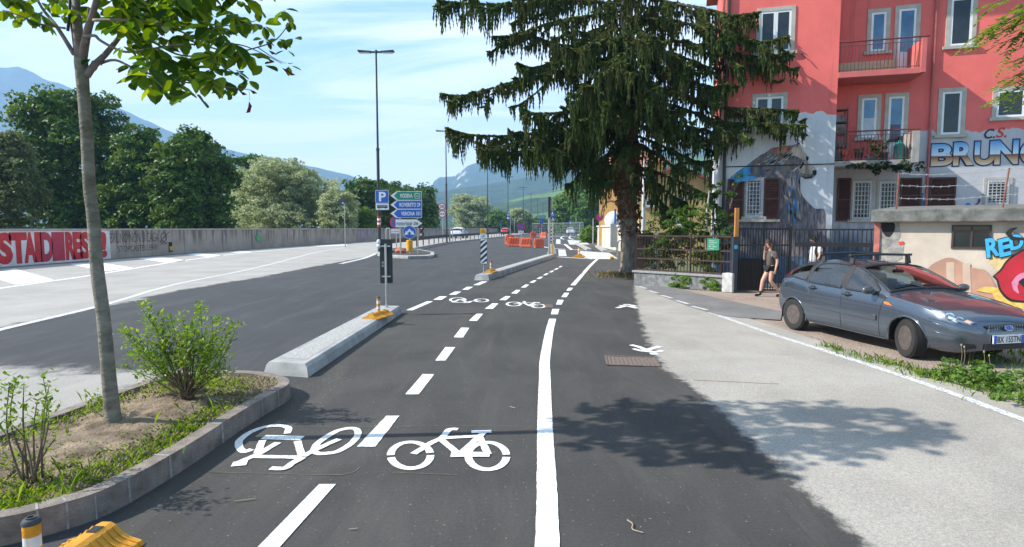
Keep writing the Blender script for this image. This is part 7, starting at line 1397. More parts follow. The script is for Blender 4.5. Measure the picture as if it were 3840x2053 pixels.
# direction arrows
Y = 41.5; ds = thing('direction_sign', 'stack of green and blue arrow direction signs on two steel posts on the island', 'road sign', (AT(1525, 950, Y).x, Y, .2))
for sx in (1500, 1566): post(ds, AT(sx, 880, Y).x, Y + .1, .2, AT(1525, 716, Y).z, .05)
def arrow(pix, mat, txt, tx0, tx1, extra=None):
    x0, x1, z0, z1 = pxb(*pix, Y); h = z1 - z0; zm = (z0 + z1) / 2; k = h * .72
    b = board(ds, [(x0, zm), (x0 + k, z0), (x1, z0), (x1, z1), (x0 + k, z1)], Y, SW_, 'arrow_board', .03); e = .035
    face(b, [(x0 + k * .55, zm), (x0 + k * 1.15, z0 + e), (x1 - e, z0 + e), (x1 - e, z1 - e), (x0 + k * 1.15, z1 - e)], Y, mat, 'arrow_face', .006)
    W_ = x1 - x0; words(b, txt, x0 + W_ * tx0, x0 + W_ * tx1, z0 + h * .27, z0 + h * .73, Y, SW_, .012, .02)
    if extra: words(b, extra, x0 + W_ * .81, x0 + W_ * .92, z0 + h * .36, z0 + h * .62, Y, SW_, .012, 0); mb = MB(); q = rrect(x0 + W_ * .785, x0 + W_ * .945, z0 + h * .22, z0 + h * .76, .08); mb.tube([(x, Y - .012, z) for x, z in q + [q[0]]], .012, 4, False); mb.build('badge_outline', SW_, b)
arrow((1464, 718, 1581, 752), SG, 'MODENA', .32, .71, 'A22'); arrow((1464, 752.5, 1582, 785), SB_, 'ROVERETO 29', .29, .95); arrow((1464, 785.5, 1582, 818), SB_, 'VERONA 101', .34, .95)
x0, x1, z0, z1 = pxb(1482, 822, 1596, 854.5, Y); zm = (z0 + z1) / 2; k = .42; b = board(ds, [(x0, z0), (x1 - k * 1.3, z0), (x1, zm), (x1 - k * 1.3, z1), (x0, z1)], Y, SK, 'white_arrow_board', .03)
face(b, [(x0 + .03, z0 + .03), (x1 - k * 1.5, z0 + .03), (x1 - k * .55, zm), (x1 - k * 1.5, z1 - .03), (x0 + .03, z1 - .03)], Y, SW_, 'white_face', .006); words(b, 'motorizzar', x0 + .10, x0 + 1.22, z0 + .15, z1 - .17, Y, SK, .012, .01); words(b, 'one', x0 + 1.30, x0 + 1.62, z0 + .18, z1 - .22, Y, SK, .012, .01)
# round blue sign with two arrows, yellow sleeve
Y = 40.9; x0, x1, z0, z1 = pxb(1511, 847, 1560, 896.5, Y); cx_, cz_, r_ = (x0 + x1) / 2, (z0 + z1) / 2, (z1 - z0) / 2; s = thing('keep_either_side_sign', 'round blue sign with two white arrows above a yellow sleeve on the island', 'road sign', (cx_, Y, .2))
board(s, circ(cx_, cz_, r_), Y, SW_); face(s, circ(cx_, cz_, r_ * .95), Y, SB_, 'blue_disc', .006)
for sg in (-1, 1): face(s, [(cx_ + sg * a * r_, cz_ + b_ * r_) for a, b_ in ((0, .55), (.42, .08), (.55, .22), (.78, -.42), (.12, -.30), (.27, -.14), (0, .12))], Y, SW_, 'arrow_symbol', .012)
a0, a1, c0, c1 = pxb(1524, 901, 1548, 943, Y); mb = MB(); mb.lathe([(.2, c0), (.225, c0 + .02), (.225, c1 - .02), (.2, c1)], ((a0 + a1) / 2, Y, 0), 20); mb.build('yellow_sleeve', SY, s, smooth='auto'); post(s, cx_, Y + .06, .2, cz_, .05)
# no parking sign leaning behind, with plate, base and sandbag
def noparking(name, label, cx_, cz_, r_, Y, stop=False):
    s = thing(name, label, 'road sign', (cx_, Y, 0)); board(s, circ(cx_, cz_, r_), Y, SR); face(s, circ(cx_, cz_, r_ * .76), Y, SB_ if True else SW_, 'blue_disc', .006); q = .085 * r_ / .5
    for sg in ((1,) if not stop else (1, -1)): d = V((.7071, -.7071 * sg)); n_ = V((.7071 * sg, .7071)) ; face(s, [(cx_ + (d.x * a + n_.x * b_) * r_, cz_ + (d.y * a + n_.y * b_) * r_) for a, b_ in ((-.77, -.12), (.77, -.12), (.77, .12), (-.77, .12))], Y, SR, 'red_bar', .010 + .002 * sg)
    post(s, cx_, Y + .05, 0, cz_, .04); return s
c = AT(1485, 834, 43.5); s = noparking('no_parking_sign', 'no parking disc half hidden behind the white direction arrow', c.x, c.z, .47, 43.5); a0, a1, c0, c1 = pxb(1467, 860, 1497, 876, 43.4); board(s, rrect(a0, a1, c0, c1, .02), 43.4, SW_, 'plate'); words(s, 'con rimozione', a0 + .05, a1 - .05, c0 + .1, c1 - .1, 43.4, SK, .012, name='plate_text')
mb = MB(); p = G(1483, 952); mb.box((p.x, 43.5, .28), (1.0, .5, .1)); mb.build('rubber_foot', SK, s, bevel=.02)
mb = MB(); p = G(1505, 950, .2); mb.tube([(p.x - .42, 42.6, .36), (p.x - .2, 42.55, .40), (p.x + .1, 42.5, .34), (p.x + .38, 42.45, .26)], [.08, .17, .17, .07], 10); mb.build('sandbag', M('sandbag_orange', (.62, .13, .05), .8, .25, 8), smooth=True, label='orange sandbag lying on the island behind the steel posts', cat='sandbag')
# fifty and no overtaking discs
Y = 80; s = thing('speed_limit_sign', 'fifty limit disc above a no overtaking disc on one post beside the second lamp post', 'road sign', (AT(1660, 900, Y).x, Y, 0)); c = AT(1657.5, 775, Y); d = AT(1658.5, 803.5, Y); r_ = .49
board(s, circ(c.x, c.z, r_), Y, SR); face(s, circ(c.x, c.z, r_ * .77), Y, SW_, 'white_disc', .006); words(s, '50', c.x - .27, c.x + .27, c.z - .19, c.z + .19, Y, SK, .012, .02); board(s, circ(d.x, d.z, r_), Y, SR, 'lower_board'); face(s, circ(d.x, d.z, r_ * .77), Y, SW_, 'lower_white_disc', .006)
for sg, m_ in ((-1, SR), (1, SK)): face(s, [(d.x + sg * .17 + a, d.z + b_) for a, b_ in ((-.13, -.08), (.13, -.08), (.13, .02), (.07, .1), (-.07, .1), (-.13, .02))], Y, m_, 'car_symbol', .012)
post(s, AT(1660, 850, Y).x, Y + .06, 0, d.z, .05)
# lone sign seen from behind on the wall
Y = 62; s = thing('wall_sign', 'round sign on a bent post seen from behind, standing at the long wall', 'road sign', (AT(1292, 900, Y).x, Y, 0)); c = AT(1281, 757, Y); board(s, circ(c.x, c.z, .36), Y, M('sign_shade', (.035, .05, .085), .6)); mb = MB(); q = AT(1292, 765, Y); mb.tube([(c.x + .05, Y - .06, c.z - .2), (q.x - .1, Y - .06, q.z + .1), (q.x, Y - .06, q.z - .1), (q.x, Y - .06, 0)], .045, 8); mb.build('pole', GALV, s, smooth=True)  # board coloured dark blue for its shaded back
# other signs far along the road
def smallsign(name, label, pix, Y, mat, txt=None, tm=None, pole=True):
    x0, x1, z0, z1 = pxb(*pix, Y); s = thing(name, label, 'road sign', ((x0 + x1) / 2, Y, 0)); board(s, rrect(x0, x1, z0, z1, min(.05, (x1 - x0) / 5)), Y, mat)
    if txt: words(s, txt, x0 + (x1 - x0) * .27, x1 - (x1 - x0) * .23, z0 + (z1 - z0) * .22, z1 - (z1 - z0) * .15, Y, tm or SW_, .02, .01)
    if pole: post(s, (x0 + x1) / 2, Y + .08, 0, z0, .05)
    return s, (x0, x1, z0, z1)
s, q = smallsign('parking_sign', 'small blue parking sign on the fourth lamp post', (1900, 800, 1911, 816), 153, SB_, 'P', pole=False); a = pxb(1901, 816, 1910, 822, 153); board(s, rrect(*a, .03), 153, SW_, 'plate')
c = AT(1954, 851, 62); s = noparking('no_parking_sign', 'no parking disc with a plate standing among the orange barriers', c.x, c.z, .40, 62); a = pxb(1943, 866, 1964, 876, 62); board(s, rrect(*a, .02), 62, SW_, 'plate'); words(s, 'LAVORI', a[0] + .06, a[1] - .06, a[2] + .08, a[3] - .08, 62, SK, .012, name='plate_text')
c = AT(2023.5, 850, 88); noparking('no_parking_sign', 'smaller no parking disc in front of the mesh fence', c.x, c.z, .30, 88)
c = AT(2249, 816, 60); noparking('no_stopping_sign', 'no stopping disc at the left end of the bare concrete wall', c.x, c.z, .37, 60, True)
s, q = smallsign('blue_edge_sign', 'tall narrow blue sign seen almost edge-on in front of the bare concrete wall', (2303.5, 785, 2310.5, 842), 54.5, SB_)
s, q = smallsign('cycle_path_sign', 'blue cycle path sign stacked on a blue crossing sign by the tall black post', (2065.5, 790, 2080.5, 812), 43, SB_); a = pxb(2065.5, 812.5, 2080.5, 833, 43); board(s, rrect(*a, .03), 43, SB_, 'lower_board'); cx_ = (a[0] + a[1]) / 2; face(s, [(cx_ - .12, a[2] + .08), (cx_ + .12, a[2] + .08), (cx_, a[3] - .06)], 43, SW_, 'triangle_symbol', .008); face(s, [(cx_ - .03, a[2] + .11), (cx_ + .03, a[2] + .11), (cx_, a[3] - .16)], 43, SB_, 'walker_shape', .012); mb = MB(); mb.tube([(cx_ + .07 * cos(t_), 42.98, q[2] + .13 + .07 * sin(t_)) for t_ in lin(0, 2 * pi, 12)], .014, 4, False); mb.tube([(cx_ - .02, 42.98, q[2] + .2), (cx_, 42.98, q[2] + .33)], .02, 5); mb.build('wheel_symbol', SW_, s)
s, q = smallsign('crossing_sign', 'blue crossing sign above the white hatchback', (2134, 827, 2143, 842), 150, SB_); face(s, [((q[0] + q[1]) / 2 - .2, q[2] + .2), ((q[0] + q[1]) / 2 + .2, q[2] + .2), ((q[0] + q[1]) / 2, q[3] - .15)], 150, SW_, 'triangle_symbol', .02)
smallsign('blue_panel_sign', 'cluster of blue signs above the far mesh fence', (2025, 822, 2036, 840), 140, SB_)
smallsign('billboard', 'blue-grey board across the road in front of the terraced hill', (2013, 807, 2048, 820), 230, M('billboard_grey', (.22, .30, .42), .6))
smallsign('blue_disc_sign', 'tiny blue sign low behind the flood wall left of the red car', (1875, 836, 1882, 843), 145, SB_)
# works notice and striped marker on the second kerb
Yk = 22.9; pk = G(1812, 1030, .22); s = thing('hazard_marker', 'black and white striped marker board under a yellow works notice on the second kerb', 'road sign', (AT(1813, 1000, Yk).x, Yk, .22)); x0, x1, z0, z1 = pxb(1801.5, 895, 1826.5, 992, Yk); board(s, [(x0, z0), (x1, z0), (x1, z1), (x0, z1)], Yk, SK, 'striped_board')
st_ = (z1 - z0) / 4.6; w_ = x1 - x0; kk = .22
for i in range(-1, 6):
    zb_ = z0 + i * st_ + .02; q = [(x0 + .01, zb_), (x1 - .01, zb_ + kk), (x1 - .01, zb_ + kk + st_ * .5), (x0 + .01, zb_ + st_ * .5)]; q = [(x, min(max(z, z0 + .01), z1 - .01)) for x, z in q]
    if max(z for _, z in q) - min(z for _, z in q) > .03: face(s, q, Yk, SW_, 'white_stripe', .006)
post(s, (x0 + x1) / 2, Yk + .05, .2, z1, .03); a = pxb(1800, 857, 1823, 894, Yk); board(s, rrect(*a, .02), Yk + .02, SW_, 'notice', .01); face(s, [(a[0] + .005, a[2] + (a[3] - a[2]) * .45), (a[1] - .005, a[2] + (a[3] - a[2]) * .45), (a[1] - .005, a[3] - .005), (a[0] + .005, a[3] - .005)], Yk, SORG, 'works_panel', .004)
cx_ = (a[0] + a[1]) / 2; zt_ = a[3] - .03; face(s, [(cx_ - .075, zt_ - .13), (cx_ + .075, zt_ - .13), (cx_, zt_)], Yk, SR, 'warning_triangle', .008); face(s, [(cx_ - .047, zt_ - .115), (cx_ + .047, zt_ - .115), (cx_, zt_ - .033)], Yk, SORG, 'triangle_inner', .011); face(s, [(cx_ - .008, zt_ - .10), (cx_ + .008, zt_ - .10), (cx_ + .008, zt_ - .06), (cx_ - .008, zt_ - .06)], Yk, SK, 'mark', .014)
mb = MB(); mb.prism([(cx_ - .08, Yk - .003, a[2] + .05), (cx_ + .02, Yk - .003, a[2] + .04), (cx_ + .09, Yk - .003, a[2] + .13), (cx_ - .02, Yk - .003, a[2] + .09)], (0, .002, 0)); mb.build('torn_corner', SBACK, s)
# the black board seen from behind on the first kerb
Yk = 13.45; s = thing('flasher_board', 'black board seen from behind on a steel pole on the first kerb', 'road sign', (AT(1447, 1100, Yk).x, Yk, .17)); x0, x1, z0, z1 = pxb(1423.5, 898, 1467.5, 1064, Yk); mb = MB(); mb.prism([(x, Yk + .06, z) for x, z in rrect(x0, x1, z0, z1, .02)], (0, .05, 0)); mb.build('board', M('board_back', (.018, .024, .028), .5, .2, 6), s, bevel=.006)
px_ = AT(1447, 1000, Yk).x; mb = MB(); mb.tube([(px_, Yk, .15), (px_, Yk, AT(1447, 915, Yk).z)], .027, 10); mb.lathe([(.07, .17), (.07, .185), (.03, .19)], (px_, Yk, 0), 12); mb.build('pole', GALV, s, smooth='auto')
for py in (924, 1038): z = AT(1447, py, Yk).z; mb = MB(); mb.box((px_, Yk + .035, z), (.20, .05, .03)); mb.build('clamp', GALV, s)
for py, r_ in ((908, .055), (924, .055)): c = AT(1417, py, Yk + .08); mb = MB(); mb.lathe([(.0, -.06), (.04, -.05), (r_, 0), (.04, .05), (0, .06)], (x0 - .02, Yk + .09, c.z), 14); mb.build('flasher_lens', M('lens_pearl', (.62, .64, .66), .25, .1), s, smooth=True)
for j, py in enumerate((988, 1000)): a = pxb(1430, py - 8, 1437, py + 4, Yk); mb = MB(); mb.box(((a[0] + a[1]) / 2, Yk + .057, (a[2] + a[3]) / 2), (.045, .004, .05)); mb.build('sticker', SBACK, s)
# black totem by the far kerb end
Yk = 41.2; s = thing('traffic_totem', 'tall black post and silver pole standing at the far end of the second kerb', 'post', (AT(2062, 960, Yk).x, Yk, .22)); a = pxb(2056.5, 739, 2067.5, 828, Yk); mb = MB(); mb.box(((a[0] + a[1]) / 2 - .07, Yk, (a[2] + a[3]) / 2), (.09, .30, a[3] - a[2])); mb.build('dark_panel', SK, s); mb = MB(); mb.box(((a[0] + a[1]) / 2 + .04, Yk, (a[2] + a[3]) / 2), (.09, .22, a[3] - a[2])); mb.build('grey_panel', M('panel_mauve', (.20, .18, .19), .6), s); post(s, AT(2059, 900, Yk).x, Yk - .1, .2, a[2] + .2, .075)
Yk = 46; s = thing('hazard_marker', 'striped marker board turned half away beside the silver pole of the black totem', 'road sign', (AT(2070, 960, Yk).x, Yk, 0)); x0, x1, z0, z1 = pxb(2065, 856, 2077, 908, Yk); P_ = [(x0, z0), (x1, z0), (x1, z1), (x0, z1)]; board(s, P_, Yk, SK, 'striped_board')
for i in range(4): zb_ = z0 + .06 + i * .27; face(s, [(x0 + .01, zb_), (x1 - .01, zb_ + .1), (x1 - .01, zb_ + .22), (x0 + .01, zb_ + .12)], Yk, SW_, 'white_stripe', .006)
post(s, (x0 + x1) / 2, Yk + .05, 0, z0, .05); mb = MB(); mb.prism([((x0 + x1) / 2 - .35, Yk, 0), ((x0 + x1) / 2 + .35, Yk, 0), ((x0 + x1) / 2 + .12, Yk, .75), ((x0 + x1) / 2 - .12, Yk, .75)], (0, .5, 0)); mb.build('stand', SW_, s)
# yellow bollards on rubber bases
YR = M('yellow_rubber', (.60, .27, .015), .55, .18, 7, bump=.25, bsc=40); CAPM = M('cap_grey', (.045, .05, .058), .55, .15, 20)
def bollard(label, loc, rz, sc, pdx=0., pz=0.):
    th = thing('lane_bollard', label, 'bollard', (0, 0, 0)); prof = [(-.29, 0), (-.27, .03), (-.20, .05), (-.13, .085), (-.075, .145), (-.035, .165), (.035, .165), (.075, .145), (.13, .085), (.20, .05), (.27, .03), (.29, 0)]
    mb = MB(); Ls = .48; mb.prism([(x, -Ls, z) for x, z in prof], (0, 2 * Ls, 0))
    for s_ in (-1, 1):
        for k in range(6): y = s_ * (.16 + .055 * k); mb.tube([(x * 1.01, y, z + .006) for x, z in prof if x > .05], .006, 5); mb.tube([(x * 1.01, y, z + .006) for x, z in prof if x < -.05], .006, 5)
    mb.build('rubber_base', YR, th)
    for y in (-.36, .36): mb = MB(); mb.prism([(-.035, y - .045, .158), (.035, y - .045, .158), (.035, y + .045, .158), (-.035, y + .045, .158)], (0, 0, .012)); mb.build('bolt_slot', SK, th)
    mb = MB(); z = .14 - pz
    for i, (h, m_) in enumerate(((.04, 0), (.085, 1), (.085, 0), (.085, 1), (.085, 0))[:5]): mb.cur = m_; mb.tube([(pdx, 0, z), (pdx, 0, z + h)], .052, 20); z += h
    mb.build('banded_post', [YR, M('band_white', (.66, .67, .68), .5, .06, 8)], th, smooth='auto'); mb = MB(); mb.lathe([(.056, z - .005), (.056, z + .012), (.046, z + .028), (.03, z + .032), (.03, z + .042), (.02, z + .042), (.018, z + .025), (0, z + .025)], (pdx, 0, 0), n=20); mb.build('cap', CAPM, th, smooth='auto')
    th.matrix_basis = Matrix.Translation(V(loc)) @ Matrix.Rotation(rz, 4, 'Z') @ Matrix.Scale(sc, 4); return th
bollard('yellow and white bollard with a black cap at the bottom left, nearest the camera', (-2.60, 3.2, 0), radians(-3), .84, -.15, .12)
c = G(*K5((190, 410)), .25); bollard('yellow and white bollard in a ribbed yellow base on the first kerb', (c.x + .03, 12.05, .175), radians(-16), .68, 0, -.05)
c = G(*K4((1268, 800)), .22); bollard('small yellow bollard in a rubber base on the second kerb beside the striped board', (c.x, c.y + .1, .225), radians(-14), .75, 0, -.04)
c = G(*Z5((555, 1215))); bollard('far bollard at the corner of the big zebra block', (c.x, c.y, 0), radians(-14), 1.3)
c = G(*Z5((100, 1165)), .2); mb = MB(); mb.tube([(c.x, c.y, .15), (c.x, c.y, .75)], .06, 10); mb.build('orange_stub', SY, smooth='auto', label='short orange stub post on the far tip of the second kerb', cat='post')
# yellow paint blocks / hoop rails
for q, lb in ((((1095, 1232), (1150, 1232), (1156, 1252), (1095, 1254)), 'small yellow block on the road beside the hoop rail'), (((780, 930), (868, 932), (868, 945), (790, 946)), 'yellow strip on the ground below the red hydrant')): ps = [G(*Z5(p)) for p in q]; mb = MB(); mb.prism(ps, (0, 0, .14)); mb.build('yellow_block', SY, label=lb, cat='marker')
for (pa, pb), lb in (((((1218, 1255), (1275, 1262))), 'steel hoop rail at the kerb left of the spruce trunk'), (((1545, 1120), (1600, 1130)), 'steel hoop rail between the spruce trunk and the rusty railing')):
    a, b_ = G(*Z5(pa)), G(*Z5(pb)); mb = MB(); mb.tube(spline([a, a + V((0, 0, .8)), a.lerp(b_, .25) + V((0, 0, 1.15)), b_ + V((.2, .2, 1.35)), b_ + V((.9, .9, 1.35))], 5), .045, 8); mb.tube([b_ + V((.9, .9, 1.35)), b_ + V((.9, .9, 0))], .045, 8); mb.build('hoop_rail', GALV, smooth='auto', label=lb, cat='rail')
c = G(*Z5((742, 912))); mb = MB(); mb.lathe([(.16, 0), (.16, .06), (.1, .1), (.1, .55), (.15, .6), (.15, .68), (.1, .78), (.05, .86), (.05, .92), (0, .93)], c, 14); 
for a in range(3): d = V((cos(a * 2.1 - 1.5), sin(a * 2.1 - 1.5), 0)); mb.cyl(c + V((0, 0, .62)) + d * .08, c + V((0, 0, .62)) + d * .24, .07, n=10)
mb.build('fire_hydrant', M('hydrant_red', (.45, .02, .03), .5), smooth='auto', label='small red fire hydrant left of the bare concrete wall', cat='hydrant')
# orange plastic barriers
BRM = M('barrier_orange', (.70, .10, .035), .55, .12, 4, c2=(.78, .17, .07))
def barrier(label, pix_c, w_px, h_px, ybase, rz=0):
    p = G(pix_c, ybase); sc = w_px / F * p.y / 1.35; th = thing('plastic_barrier', label, 'barrier', (0, 0, 0), group='orange plastic road barriers'); mb = MB(); prof = [(-.25, 0), (.25, 0), (.25, .12), (.17, .34), (.13, .95), (.09, 1.0), (-.09, 1.0), (-.13, .95), (-.17, .34), (-.25, .12)]
    mb.prism([(-.62, y, z) for y, z in prof], (1.24, 0, 0)); bd = mb.build('body', BRM, th, bevel=.03); mb = MB()
    for i in range(4):
        for s_ in (-1, 1): x = -.46 + .28 * i; mb.prism([(x, s_ * .16, .30), (x + .13, s_ * .16, .30), (x + .22, s_ * .12, .92), (x + .09, s_ * .12, .92)], (0, s_ * .045, 0))
    mb.build('ribs', BRM, th, bevel=.01); mb = MB(); mb.lathe([(.09, .98), (.09, 1.05), (.05, 1.06)], (-.32, 0, 0), 12); mb.lathe([(.09, .98), (.09, 1.05), (.05, 1.06)], (.34, 0, 0), 12); mb.box((.66, 0, .45), (.10, .14, .6)); mb.box((-.66, 0, .45), (.10, .14, .6)); mb.build('lugs', BRM, th, bevel=.015)
    th.matrix_basis = Matrix.Translation(p) @ Matrix.Rotation(rz, 4, 'Z') @ Matrix.Diagonal((sc, sc, sc * (h_px / w_px) / (1.0 / 1.35), 1)); return th
def zb4(x): return Z4((x, 0))[0]
barrier('left one of the two orange barriers facing the camera', 1925, 46, 34, 925, .05); barrier('right one of the two touching orange barriers facing the camera', 1970, 46, 34, 927.5, -.12); barrier('lone darker orange barrier turned away, nearest the black totem', 2021, 39, 34, 930, .35); barrier('orange barrier standing half hidden behind the left pair', 1912, 40, 34, 916, .6)
barrier('farther orange barrier, left of the far pair by the mesh fence', 2000, 23, 20, 891, .2); barrier('farther orange barrier, right of the far pair by the mesh fence', 2039, 25, 20, 893, -.5)
# mesh construction fence
MESHM = M('mesh_steel', (.42, .43, .44), .5, .1, 5, metal=.5)
def meshpanel(a, b_, h, label, nx=16, nz=5):
    th = thing('mesh_fence_panel', label, 'fence', a, group='mesh construction fence panels'); mb = MB()
    for p, q in ((a, b_), (a + V((0, 0, h)), b_ + V((0, 0, h))), (a, a + V((0, 0, h))), (b_, b_ + V((0, 0, h)))): mb.bar(p + V((0, 0, .05)), q + V((0, 0, .05)), .09)
    mb.build('frame', MESHM, th); mb = MB()
    for i in range(1, nx): p = a.lerp(b_, i / nx); mb.bar(p, p + V((0, 0, h)), .028)
    for i in range(1, nz): z = V((0, 0, h * i / nz)); mb.bar(a + z, b_ + z, .028)
    mb.build('mesh', MESHM, th); return th
fx = [(1995, 884), (2022, 888), (2050, 886), (2078, 884), (2106, 882.5), (2133, 881), (2160, 881.5), (2187, 882)]
for i in range(len(fx) - 1): a, b_ = G(*fx[i]), G(*fx[i + 1]); Ya = 150.0; a, b_ = AT(fx[i][0], 880, 158 - 4 * i), AT(fx[i + 1][0], 880, 158 - 4 * (i + 1)); a.z = b_.z = 0; meshpanel(a, b_, 3.2, 'grey steel mesh fence panel across the far end of the road')
for px_, yt, Yp, lb in ((2160, 812, 140, 'thin grey post right of the white hatchback'), (2174, 836, 100, 'thin post at the left end of the low white kerb wall'), (2224, 818, 75, 'grey post behind the red hydrant'), (1914, 812, 150, 'thin post just right of the fourth lamp'), (1929, 818, 160, 'thin blue-topped post between the fourth and fifth lamps')): c = AT(px_, yt, Yp); mb = MB(); mb.tube([(c.x, Yp, 0), (c.x, Yp, c.z)], .07, 8); mb.build('thin_post', GALV, smooth='auto', label=lb, cat='post')
kw = [G(*Z5(p)) for p in ((548, 885), (620, 905), (770, 920))]; mb = MB()
for a, b_ in zip(kw, kw[1:]): mb.bar(a + V((0, 0, .4)), b_ + V((0, 0, .4)), .4, .8)
mb.build('kerb_wall', CONC, label='low white kerb wall left of the red hydrant', cat='wall')
for px_, lb in ((1448, 'bent steel hoop left of the no parking plate'), (1688, 'steel hoop just right of the second lamp post')):
    Yp = 47 if px_ < 1500 else 80; c = AT(px_, 858, Yp); mb = MB(); mb.tube(spline([V((c.x, Yp, 0)), V((c.x, Yp, c.z - .2)), V((c.x + .15, Yp, c.z)), V((c.x + .3, Yp, c.z - .2)), V((c.x + .3, Yp, 0))], 4), .05, 8); mb.build('hoop_rail', GALV, smooth='auto', label=lb, cat='rail')

# ---------------------------------------------------------------- people
SKIN = M('skin', (.50, .29, .21), .55, .08, 14); HAIRB = M('brown_hair', (.07, .038, .024), .6, .3, 30, stretch=(1, 1, .2)); HAIRK = M('black_hair', (.018, .014, .012), .55, .3, 30)
def skin_mesh(name, J, E, mat, parent, root=0, sub=2):
    """J: list of (point, rx, ry); E: edges"""
    me = bpy.data.meshes.new(name); me.from_pydata([tuple(j[0]) for j in J], E, []); me.materials.append(mat); o = link(name, me, parent); lay = me.skin_vertices[0] if me.skin_vertices else None
    md = o.modifiers.new('skin', 'SKIN'); md.use_smooth_shade = True; md.branch_smoothing = .6
    lay = me.skin_vertices[0].data
    for i, j in enumerate(J): lay[i].radius = (j[1], j[2] if len(j) > 2 else j[1]); lay[i].use_root = (i == root)
    s = o.modifiers.new('sub', 'SUBSURF'); s.levels = s.render_levels = sub; return o
def person(label, loc, f, sc, pose, shirt, legs_mat, hair, longhair, shoe, sleeves='short', skirt=False, trousers=False):
    """f: walking direction (unit, ground); pose: dict of joints as (forward, left, up)"""
    f = V(f).normalized(); lf = V((-f.y, f.x, 0)); P = lambda p: V(loc) + (f * p[0] + lf * p[1] + V((0, 0, p[2]))) * sc
    th = thing('person', label, 'person', loc); K = {}
    J, E = [], []
    def add(k, p, r, r2=None, par=None): K[k] = len(J); J.append((P(p) if not isinstance(p, V) else p, r * sc, (r2 or r) * sc)); E.append((K[par], K[k])) if par else None
    q = pose
    add('pel', q['pel'], .125, .10); add('wst', q['wst'], .105, .085, 'pel'); add('chs', q['chs'], .135, .095, 'wst'); add('nkb', q['nkb'], .055, .055, 'chs'); add('nk', q['nk'], .047, .05, 'nkb'); add('hd', q['hd'], .072, .085, 'nk'); add('top', q['top'], .062, .072, 'hd')
    hd = V(q['hd']); add('nose', hd + V((.105, 0, -.01)) if False else P((hd.x + .098, hd.y, hd.z - .012)), .014, .014, 'hd'); add('chin', P((hd.x + .062, hd.y, hd.z - .085)), .030, .026, 'hd')
    for s, n in ((1, 'l'), (-1, 'r')):
        add('hip' + n, q['hip' + n], .088, .09, 'pel'); add('kn' + n, q['kn' + n], .056, .058, 'hip' + n); add('cf' + n, tuple((V(q['kn' + n]) * .68 + V(q['an' + n]) * .32)), .054, .056, 'kn' + n); add('an' + n, q['an' + n], .036, .038, 'cf' + n); add('to' + n, q['to' + n], .034, .028, 'an' + n)
        add('sh' + n, q['sh' + n], .056, .058, 'chs'); add('el' + n, q['el' + n], .041, .042, 'sh' + n); add('wr' + n, q['wr' + n], .026, .03, 'el' + n)
        d = (V(q['wr' + n]) - V(q['el' + n])).normalized(); sd2 = d.cross(V((0, s, .01))).normalized(); palm = V(q['wr' + n]) + d * .07; add('pm' + n, tuple(palm), .036, .020, 'wr' + n); bend = V(q.get('curl' + n, (0, -s * .3, 0)))
        for k, (o, ln) in enumerate(((-.027, .062), (-.009, .074), (.009, .070), (.027, .056))):
            b0 = palm + sd2 * o + d * .03; m_ = b0 + d * ln * .55; e_ = m_ + (d + bend).normalized() * ln * .5; add(f'f{k}a{n}', tuple(b0), .0105, .0105, 'pm' + n); add(f'f{k}b{n}', tuple(m_), .0098, .0098, f'f{k}a{n}'); add(f'f{k}c{n}', tuple(e_), .008, .008, f'f{k}b{n}')
        tb = palm - sd2 * .032 - d * .02; add('tha' + n, tuple(tb), .013, .013, 'pm' + n); add('thb' + n, tuple(tb - sd2 * .022 + d * .04 + bend * .015), .010, .010, 'tha' + n)
    skin_mesh('body', J, E, SKIN, th)
    ex = MB()
    for s in (-1, 1): c = P((hd.x + .076, hd.y + s * .032, hd.z + .012)); ex.lathe([(0, -.011 * sc), (.011 * sc, 0), (0, .011 * sc)], c, 8)
    ex.build('eyes', SK, th); 
    for s in (-1, 1): c = P((hd.x - .005, hd.y + s * .082, hd.z - .01)); mb = MB(); mb.lathe([(0, -.032 * sc), (.016 * sc, -.015 * sc), (.018 * sc, .012 * sc), (0, .032 * sc)], c, 8); mb.build('ear', SKIN, th, smooth=True)
    mb = MB(); c = P((hd.x + .094, hd.y, hd.z - .055)); mb.box(c, (.02 * sc, .04 * sc, .010 * sc)); mb.build('mouth', M('lips', (.36, .13, .11), .5), th, bevel=.003)
    # hair
    HJ = [(P((hd.x - .005, hd.y, hd.z + .075)), .092 * sc), (P((hd.x - .045, hd.y, hd.z + .02)), .088 * sc), (P((hd.x - .062, hd.y, hd.z - .05)), .068 * sc), (P((hd.x + .062, hd.y, hd.z + .075)), .050 * sc)]; HE = [(0, 1), (1, 2), (0, 3)]
    if longhair:
        HJ += [(P((hd.x - .075, hd.y, hd.z - .14)), .060 * sc), (P((hd.x - .075, hd.y + .02, hd.z - .26)), .042 * sc), (P((hd.x - .01, hd.y + .085, hd.z - .02)), .03 * sc), (P((hd.x - .02, hd.y + .09, hd.z - .16)), .022 * sc), (P((hd.x - .01, hd.y - .085, hd.z - .02)), .03 * sc), (P((hd.x - .02, hd.y - .09, hd.z - .16)), .022 * sc), (P((hd.x + .088, hd.y, hd.z + .05)), .03 * sc)]; HE += [(2, 4), (4, 5), (1, 6), (6, 7), (1, 8), (8, 9), (3, 10)]
    skin_mesh('hair', [(a, r) for a, r in HJ], HE, hair, th, 0, 2)
    # shirt
    c, w, p_ = V(q['chs']), V(q['wst']), V(q['pel']); TJ = [(P(tuple(p_ + V((0, 0, -.05)))), .165 * sc, .135 * sc), (P(tuple(w)), .155 * sc, .122 * sc), (P(tuple(c)), .165 * sc, .125 * sc), (P(tuple(V(q['nkb']) - V((0, 0, .02)))), .085 * sc, .08 * sc)]; TE = [(0, 1), (1, 2), (2, 3)]
